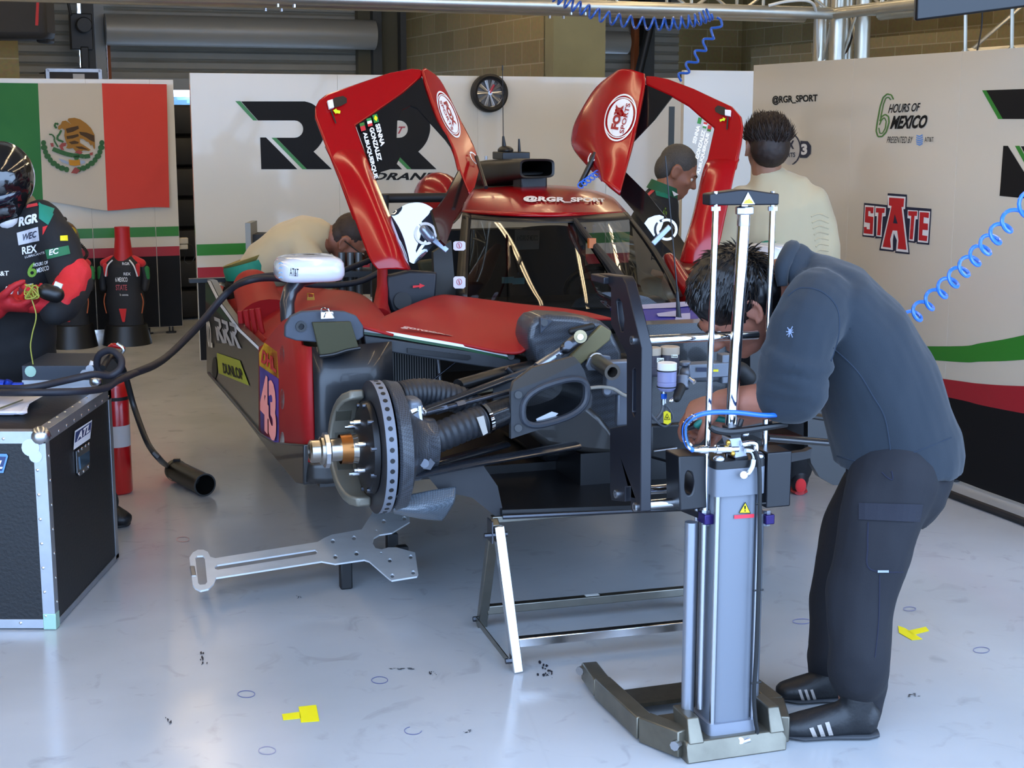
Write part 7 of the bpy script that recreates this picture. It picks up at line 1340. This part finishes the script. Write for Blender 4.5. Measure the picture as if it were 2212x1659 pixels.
# ---------------------------------------------------------------- helmeted driver at the left
dY = 6.05; D_ = lambda x, y, Y=dY: at(x, y, Y)
dr_ = thing('person', onz(50, 1150), 'person in black team overalls and dark helmet with red gloves behind the flight case', 'person')
SX = V((.95, .2, 0)).normalized()
b = MB(); dhc = D_(2, 395); dg = head_geo(b, dhc, V((-.2, -.8, -.6)), V((0, -.4, 1)), 1.05)
dpel, dch, dnk = D_(20, 800, dY + .1), D_(18, 560, dY + .05), D_(5, 455, dY + .02)
b.limb([dch + Z * .1, dnk, dhc], [.08, .065, .06]); b.loft([(dpel, .15, .11, SX), (D_(20, 690, dY + .08), .14, .1, SX), (dch, .17, .11, SX), (dnk - Z * .06, .08, .06, SX)], 20)
lsh, lel, lwr = D_(112, 480), D_(155, 610, dY - .05), D_(112, 668, dY - .26); rsh, rel, rwr = D_(-85, 480), D_(-110, 620, dY - .05), D_(-20, 665, dY - .25)
b.limb([lsh - SX * .03 - Z * .03, lel, lwr], [.05, .045, .035]); b.limb([rsh + SX * .03 - Z * .03, rel, rwr], [.05, .045, .035])
lf0 = V((-1.33, 6.2, 0)); 
la, ra = onz(215, 1150) + V((-.0, .02, .08)), onz(-60, 1150) + V((0, .05, .08))
b.limb([dpel + SX * .09, D_(120, 980, dY), la], [.085, .06, .045]); b.limb([dpel - SX * .09, D_(-50, 980, dY), ra], [.085, .06, .045])
dbd = grow('body', b, SKIN, dr_, .012, 2)
OV = mat('overalls_black', '0c0d11', .8, bump=.15, bscale=200)
b = MB(); b.loft([(dpel - Z * .1, .19, .15, SX), (dpel, .19, .15, SX), (D_(22, 700, dY + .06), .185, .14, SX), (D_(20, 600, dY + .04), .20, .145, SX), (D_(15, 510, dY + .03), .21, .13, SX), (D_(10, 460, dY + .02), .12, .09, SX)], 26)
b.limb([D_(85, 475), D_(128, 530, dY - .02), D_(150, 612, dY - .06)], [.085, .085, .08]); b.limb([lel, D_(140, 650, dY - .16), D_(118, 668, dY - .24)], [.086, .074, .062]); b.limb([D_(-70, 475), rel], [.085, .08]); b.limb([rel, D_(-40, 665, dY - .22)], [.074, .055])
b.limb([dpel + SX * .08, D_(115, 980, dY), la + Z * .05], [.12, .095, .08]); b.limb([dpel - SX * .08, D_(-50, 980, dY), ra + Z * .05], [.12, .095, .08])
ov = grow('overalls', b, OV, dr_, .013, 4, (.010, 8))
# helmet: dome, visor, vents
f3, u3, r3 = fr(V((-.2, -.85, -.5)), V((0, -.45, 1))); HG = lambda x, y, z: dhc + r3 * x + f3 * y + u3 * z
hl = part('helmet', MB().ell(HG(0, -.0, .02), (.132, .155, .15), (r3, f3, u3), 32, 20).ell(HG(0, .06, -.07), (.11, .10, .085), (r3, f3, u3), 28, 16), mat('helmet_black', '101114', .12, coat=1.0), dr_, sm=80)
bake(hl, .007, 3)
part('visor', MB().ell(HG(0, .045, .01), (.122, .125, .055), (r3, f3, u3), 32, 16), mat('visor_blue', '141a26', .06, coat=1.0), hl, sm=80); part('chin_graphic', MB().ell(HG(.05, .09, -.11), (.05, .06, .04), (r3, f3, u3)), mat('helmet_white', 'b9b9bb', .4), hl, sm=80); part('balaclava', MB().limb([HG(.03, -.02, -.13), HG(.06, -.02, -.2)], [.08, .08]), mat('balaclava_beige', '75674a', .8), dr_, sm=80)
# gloves with fingers holding a coil of wire
GL = mat('glove_red', 'a8141d', .7, bump=.3, bscale=150); GLB = mat('glove_bright', 'c92029', .7, bump=.3, bscale=90)
b = MB(); b.limb([D_(-62, 650, dY - .18), D_(-15, 662, dY - .26)], [.06, .058]); hand_geo(b, D_(-5, 655, dY - .26), V((.9, -.2, -.12)), V((.15, .25, 1)), 1.45, .7, .3, 1); gv = grow('glove', b, GL, dr_, .009, 2)
b = MB(); b.limb([D_(158, 590, dY - .06), D_(150, 622, dY - .12), D_(128, 650, dY - .22)], [.072, .068, .056]); hand_geo(b, D_(122, 655, dY - .24), V((-.9, -.15, -.15)), V((-.1, .3, 1)), 1.4, .75, .3, -1); grow('glove', b, GLB, dr_, .009, 2, (.006, 14))
for x, y in ((20, 627), (126, 616)): part('glove_cuff_tag', MB().box(D_(x, y, dY - .33), (.03, .01, .02), (V((.9, 0, -.4)).normalized(), V((0, 1, 0)), V((.4, 0, .9)).normalized())), WPRINT, dr_)
wr_ = thing('wire_coil', D_(75, 640, dY - .32), 'tangled thin yellow wire held in the driver\'s red gloves', 'wire')
q = random.Random(5)
part('wire_strands', MB().tube([D_(62 + q.uniform(-9, 22), 628 + q.uniform(-14, 18), dY - .36 + q.uniform(-.02, .02)) for i in range(26)] + [D_(78, 680, dY - .36), D_(70, 720, dY - .36), D_(66, 750, dY - .36), D_(72, 790, dY - .36)], .0025, 6, 5), mat('wire_olive', '9a9a3c', .5), wr_); part('connector', MB().limb([D_(100, 630, dY - .34), D_(120, 636, dY - .33)], [.032, .034]), BLK2, wr_)
# patches on the overalls
decal(ov, 'shoulder_patch', dense([(104, 485), (118, 450), (88, 440), (82, 440)], 5, 5), TEAL, .004); decal(ov, 'shoulder_patch', [q_ for q_ in dense([(84, 472), (104, 486), (116, 462), (84, 436)], 5, 5)], TEAL, .004)
decal(ov, 'shoulder_piping', dense([(44, 452), (82, 444), (80, 438), (48, 444)], 6, 2), REDCL, .004); decal(ov, 'chest_piping', dense([(92, 508), (94, 505), (103, 487), (92, 490)], 2, 4), REDCL, .004)
decal(ov, 'arm_band', dense([(102, 560), (152, 548), (148, 530), (97, 540)], 10, 4), mat('band_green', '17673f', .6), .005); dtext(ov, 'EC', [(106, 552), (128, 547), (126, 535), (104, 540)], WPRINT, .03, .2, .008)
decal(ov, 'sponsor_patch', dense([(40, 530), (85, 520), (82, 490), (36, 503)], 6, 4), mat('patch_white', 'b4b6bd', .6), .004); dtext(ov, 'WEC', [(50, 520), (80, 512), (79, 498), (49, 506)], NAVY, .02, .3, .007)
dtext(ov, 'RGR', [(40, 490), (82, 480), (80, 460), (38, 470)], WPRINT, .05, .2, .005); dtext(ov, 'REX', [(48, 550), (80, 545), (79, 528), (47, 534)], WPRINT, .03, 0, .005); dtext(ov, 'LUBRICANTS', [(54, 558), (96, 548), (96, 543), (54, 553)], WPRINT, .0, 0, .005)
dtext(ov, '6', [(60, 600), (80, 598), (78, 566), (58, 568)], mat('lime_print', '6f9c2b', .6), .02, .1, .005); dtext(ov, 'HOURS OF', [(73, 577), (104, 570), (103, 563), (72, 569)], WPRINT, .02, 0, .005); dtext(ov, 'MEXICO', [(80, 590), (106, 583), (105, 573), (79, 580)], WPRINT, .02, 0, .005); dtext(ov, 'AT&T', [(-20, 597), (19, 595), (19, 585), (-20, 587)], WPRINT, .02, 0, .005)
decal(ov, 'emblem_patch', dense([(34, 645), (70, 640), (72, 612), (33, 618)], 6, 5), WPRINT, .004); decal(ov, 'emblem_patch', dense([(40, 642), (66, 637), (67, 617), (39, 621)], 6, 5), mat('emblem_crimson', '7a1522', .6), .007); decal(ov, 'arm_sticker', dense([(130, 520), (147, 520), (146, 508), (130, 509)], 3, 3), YEL, .005)
shoe(dr_, la - Z * .08 + V((-.03, .1, 0)), onz(281, 1138) + V((0, 0, 0)), 1.1, SH, sole='17181c'); shoe(dr_, ra - Z * .08 + V((0, .1, 0)), ra - Z * .08 + V((.03, -.17, 0)), 1.1, SH, sole='17181c')
# ---------------------------------------------------------------- man in cream seen from behind
wY = 6.75; W_ = lambda x, y, Y=wY: at(x, y, Y)
wp = thing('person', V((W_(1680, 900).x, wY, 0)), 'person in cream long-sleeved top standing with their back turned near the side panels', 'person')
b = MB(); wh_ = W_(1655, 318); wf_ = V((-.15, 1, .02)); wg = head_geo(b, wh_, wf_, Z, 1.12)
wpe, wch, wnk = W_(1683, 690), W_(1680, 480), W_(1658, 385)
b.limb([wch + Z * .12, wnk, wh_ + Z * -.02 + V((0, -.02, 0))], [.08, .068, .066]); b.loft([(wpe, .16, .11, x_), (W_(1682, 590), .145, .1, x_), (wch, .17, .11, x_), (wnk - Z * .05, .09, .07, x_)], 20)
for s_, sh_, el_, wr2 in ((-1, W_(1592, 450), W_(1565, 560), W_(1590, 640, wY + .25)), (1, W_(1762, 448), W_(1782, 555), W_(1775, 640, wY + .2))):
    b.limb([sh_, el_, wr2], [.06, .05, .034]); hand_geo(b, wr2, V((-s_ * .5, .8, -.3)), V((-s_, 0, -.4)), 1.05, .5, .2, -s_)
for s_ in (-1, 1): b.limb([wpe + x_ * s_ * .09, V((wpe.x + s_ * .1, wY - .02, .47)), V((wpe.x + s_ * .11, wY + .02, .07))], [.088, .06, .045])
wb = grow('body', b, SKIN, wp, .0095, 2)
f4, u4, r4 = fr(wf_, Z); hb = MB(); hair_geo(hb, wg, 1.10, f4, u4, r4, .008)
HBR = mat('hair_brown', '2c1c12', .6, var=.4, vscale=50); hw = grow('hair', hb, HBR, wp, .0065, 2, (.002, 50)); strands2('hair_tufts', hw, wg, 1.1, 1300, .034, 9, HBR, f4, u4, r4, u4 * 1.2 + f4 * .4, .0024, .45, 1.0)
CR = mat('cream_cotton', 'b5a787', .85, sheen=.2)
b = MB(); b.loft([(W_(1683, 660), .185, .13, x_), (W_(1683, 590), .18, .13, x_), (W_(1682, 510), .20, .135, x_), (W_(1680, 450), .215, .13, x_), (W_(1668, 405), .16, .1, x_), (W_(1658, 378), .078, .075, x_), (W_(1657, 368), .072, .07, x_)], 26)
for P in ([W_(1605, 440), W_(1578, 500), W_(1562, 565), W_(1585, 630, wY + .22)], [W_(1750, 440), W_(1775, 500), W_(1783, 560), W_(1778, 632, wY + .18)]): b.limb(P, [.085, .075, .065, .05])
cs_t = grow('long_sleeved_top', b, CR, wp, .012, 3, (.009, 9, (1, 1, .7)))
for k in range(7): seam(cs_t, [(1752 + k * 2, 468 + 13 * k), (1770, 462 + 13 * k), (1790, 470 + 12 * k)], .004, CR, 'sleeve_fold')
b = MB(); b.loft([(W_(1683, 640), .19, .14, x_), (W_(1683, 700), .20, .15, x_), (W_(1683, 760), .17, .13, x_)], 22)
for s_ in (-1, 1): b.limb([wpe + x_ * s_ * .085, V((wpe.x + s_ * .1, wY - .02, .47)), V((wpe.x + s_ * .11, wY + .02, .1))], [.115, .09, .075])
wt_ = grow('overall_trousers', b, OV, wp, .013, 3, (.008, 8)); part('tied_sleeve', MB().limb([W_(1640, 545, wY - .17), W_(1662, 538, wY - .2), W_(1690, 548, wY - .18)], [.035, .04, .03]), TEAL, wt_, sm=80); part('tied_sleeve', MB().limb([W_(1600, 555, wY - .1), W_(1628, 540, wY - .16)], [.035, .03]), mat('orange_trim', '8a5522', .7), wt_, sm=80); part('tied_sleeve', MB().limb([W_(1655, 550, wY - .14), W_(1690, 600, wY - .16)], [.05, .06]), OV, wt_, sm=80)
SHR = mat('shoe_red_black', '17141a', .6)
for s_ in (-1, 1): h0 = V((wpe.x + s_ * .11, wY - .06, 0)); o = shoe(wp, h0, h0 + V((s_ * .03, .27, 0)), 1.1, SHR, sole='b02a2e'); part('heel_patch', MB().ell(h0 + V((0, -.022, .05)), (.026, .010, .035)), REDCL, o, sm=80)
rs1 = onz(1690, 1074); o = shoe(wp, rs1 + V((.02, .0, 0)), rs1 + V((-.22, .02, 0)), 1.15, SHR, sole='b0b0b0') if False else None
# ---------------------------------------------------------------- man in cream stooping behind the car
bY = 7.5; B_ = lambda x, y, Y=bY: at(x, y, Y)
bp = thing('person', V((B_(560, 700).x, bY, 0)), 'person in cream top and glasses stooping over the far rear of the car', 'person')
SB = V((.1, 1, 0)).normalized()
b = MB(); bh_ = B_(757, 525); bf_ = V((.75, -.15, -.62)); bu_ = V((.6, -.1, .75)); bg_ = head_geo(b, bh_, bf_, bu_, 1.12)
bpe, bch, bnk = B_(550, 625), B_(650, 530), B_(712, 515)
b.limb([bch, bnk, bh_ + V((-.04, 0, 0))], [.09, .07, .066]); b.loft([(bpe, .15, .11, SB), (B_(600, 560), .15, .11, SB), (bch, .17, .12, SB), (bnk, .09, .07, SB)], 20)
for Y, xx in ((bY - .2, 0), (bY + .2, 14)): b.limb([B_(660, 550, Y + (.05 if Y < bY else -.05)), B_(690 + xx, 620, Y), B_(760 + xx, 665, Y)], [.06, .048, .034]); hand_geo(b, B_(762 + xx, 666, Y), V((.8, 0, -.5)), V((0, 0, -1)), 1.05, .5, .2, 1 if Y < bY else -1)
for s_ in (-1, 1): b.limb([bpe + SB * s_ * .09, V((bpe.x + .30, bY + s_ * .1, .45)), V((bpe.x + .32, bY + s_ * .11, .07))], [.088, .06, .045])
bb2 = grow('body', b, mat('skin_tan', '8a5640', .5, sss=.1), bp, .0095, 2); eyes(bb2, bg_, 1.1)
f5, u5, r5 = fr(bf_, bu_); hb = MB(); hair_geo(hb, bg_, 1.08, f5, u5, r5, .004); grow('hair', hb, mat('hair_short_brown', '33231a', .7, var=.3, vscale=80), bp, .0065, 1, (.002, 90))
gls = part('glasses', MB().tube([bg_(-.09, -.01, .012), bg_(-.078, .06, .012), bg_(-.06, .1, .01)], .0035, 6, 4).tube([bg_(.09, -.01, .012), bg_(.078, .06, .012), bg_(.06, .1, .01)], .0035, 6, 4), BLK2, bp)
for q_ in (-1, 1): part('lens_rim', MB().tube([bg_(q_ * .034 + .026 * math.cos(t), .108, .004 + .018 * math.sin(t)) for t in [k * math.pi / 8 for k in range(16)]], .0028, 6, closed=True), BLK2, gls)
b = MB(); b.loft([(B_(555, 612), .17, .13, SB), (B_(585, 570), .18, .135, SB), (B_(625, 535), .19, .135, SB), (B_(665, 520), .19, .13, SB), (B_(700, 515), .12, .1, SB), (B_(716, 515), .078, .075, SB)], 24)
for Y, xx in ((bY - .2, 0), (bY + .2, 14)): b.limb([B_(655, 540, Y + (.05 if Y < bY else -.05)), B_(684, 585, Y), B_(695 + xx, 635, Y)], [.07, .07, .06])
grow('cream_top', b, CR, bp, .012, 3, (.008, 9))
b = MB(); b.loft([(B_(553, 610), .185, .145, SB), (B_(548, 640), .19, .16, SB), (B_(546, 720), .17, .14, SB)], 22)
for s_ in (-1, 1): b.limb([bpe + SB * s_ * .085, V((bpe.x + .30, bY + s_ * .1, .45)), V((bpe.x + .32, bY + s_ * .11, .1))], [.115, .09, .075])
bt = grow('overall_trousers', b, OV, bp, .013, 3, (.008, 8)); part('collar_band', MB().loft([(B_(550, 595), .2, .14, SB), (B_(546, 572), .21, .145, SB), (B_(543, 562), .2, .14, SB)], 24), TEAL, bt, sm=60); part('collar_lining', MB().loft([(B_(543, 563), .19, .13, SB), (B_(540, 555), .205, .14, SB)], 24), mat('lining_ochre', '8a7d40', .8), bt, sm=60)
part('shoulder_patch', MB().ell(B_(538, 630, bY - .17), (.07, .03, .05)), TEAL, bt, sm=80); part('red_piping', MB().tube([B_(535, 595, bY - .17), B_(533, 610, bY - .18), B_(537, 622, bY - .19)], .014, 8, 4), REDCL, bt)
for s_ in (-1, 1): h0 = V((bpe.x + .28, bY + s_ * .11, 0)); shoe(bp, h0, h0 + V((.26, 0, 0)), 1.1, SHR, sole='b0b0b0')
# ---------------------------------------------------------------- grey-haired man beyond the left door
kY = 8.3; K_ = lambda x, y, Y=kY: at(x, y, Y)
kp = thing('person', V((K_(1430, 700).x, kY, 0)), 'person with greying hair in dark team overalls looking down beyond the left door', 'person')
b = MB(); kh = K_(1462, 372); kf = V((.85, -.1, -.5)); ku = V((.45, 0, .9)); kg = head_geo(b, kh, kf, ku, 1.12); SK = V((.25, 1, 0)).normalized()
kpe, kch, knk = K_(1405, 640), K_(1415, 480), K_(1438, 410)
b.limb([kch + Z * .1, knk, kh + V((-.02, 0, 0))], [.085, .07, .066]); b.loft([(kpe, .15, .11, SK), (K_(1408, 570), .145, .1, SK), (kch, .17, .11, SK), (knk - Z * .03, .09, .07, SK)], 20)
for s_ in (-1, 1): w0 = kch + SK * s_ * .2; b.limb([w0 + Z * .08, w0 - Z * .2, w0 + V((.22, 0, -.3))], [.06, .05, .034]); hand_geo(b, w0 + V((.22, 0, -.3)), V((.9, 0, -.2)), V((0, -s_, -.3)), 1.05, .6, .2, s_); b.limb([kpe + SK * s_ * .09, V((kpe.x + .02, kY + s_ * .1, .45)), V((kpe.x, kY + s_ * .11, .07))], [.088, .06, .045])
kb = grow('body', b, mat('skin_brown', '9a6650', .5, sss=.1), kp, .0095, 2); eyes(kb, kg, 1.1)
f6, u6, r6 = fr(kf, ku); hb = MB(); hair_geo(hb, kg, 1.09, f6, u6, r6, .006); grow('hair', hb, mat('hair_greying', '3a3633', .7, c2='55514d', vscale=220), kp, .0065, 2, (.001, 60))
b = MB(); b.loft([(kpe - Z * .05, .18, .14, SK), (K_(1408, 570), .175, .13, SK), (kch, .2, .14, SK), (K_(1425, 435), .17, .11, SK), (K_(1436, 412), .085, .08, SK)], 24)
for s_ in (-1, 1): w0 = kch + SK * s_ * .19; b.limb([w0 + Z * .06, w0 - Z * .2], [.085, .072]); b.limb([w0 - Z * .2, w0 + V((.2, 0, -.29))], [.07, .052]); b.limb([kpe + SK * s_ * .085, V((kpe.x + .02, kY + s_ * .1, .45)), V((kpe.x, kY + s_ * .11, .1))], [.115, .09, .075])
ko = grow('overalls', b, mat('overalls_slate', '1c2026', .8), kp, .013, 3, (.008, 8)); part('collar', MB().loft([(K_(1430, 418), .10, .095, SK), (K_(1438, 398), .088, .085, SK)], 20), mat('collar_green', '0f5a3c', .7), ko, sm=60)
decal(ko, 'shoulder_patch', dense([(1418, 422), (1448, 430), (1440, 410), (1415, 412)], 5, 3), TEAL, .006); decal(ko, 'shoulder_piping', dense([(1400, 425), (1418, 408), (1414, 403), (1397, 420)], 4, 2), REDCL, .006); dtext(ko, '6', [(1432, 466), (1441, 466), (1441, 448), (1432, 448)], mat('lime_print', '6f9c2b', .6), .03, 0, .006); part('collar_point', MB().prism([K_(1452, 412, kY - .1), K_(1466, 420, kY - .1), K_(1456, 424, kY - .1)], V((0, .01, 0))), WPRINT, ko)
for s_ in (-1, 1): h0 = V((kpe.x - .05, kY + s_ * .11, 0)); shoe(kp, h0, h0 + V((.26, 0, 0)), 1.1, SHR, sole='b0b0b0')
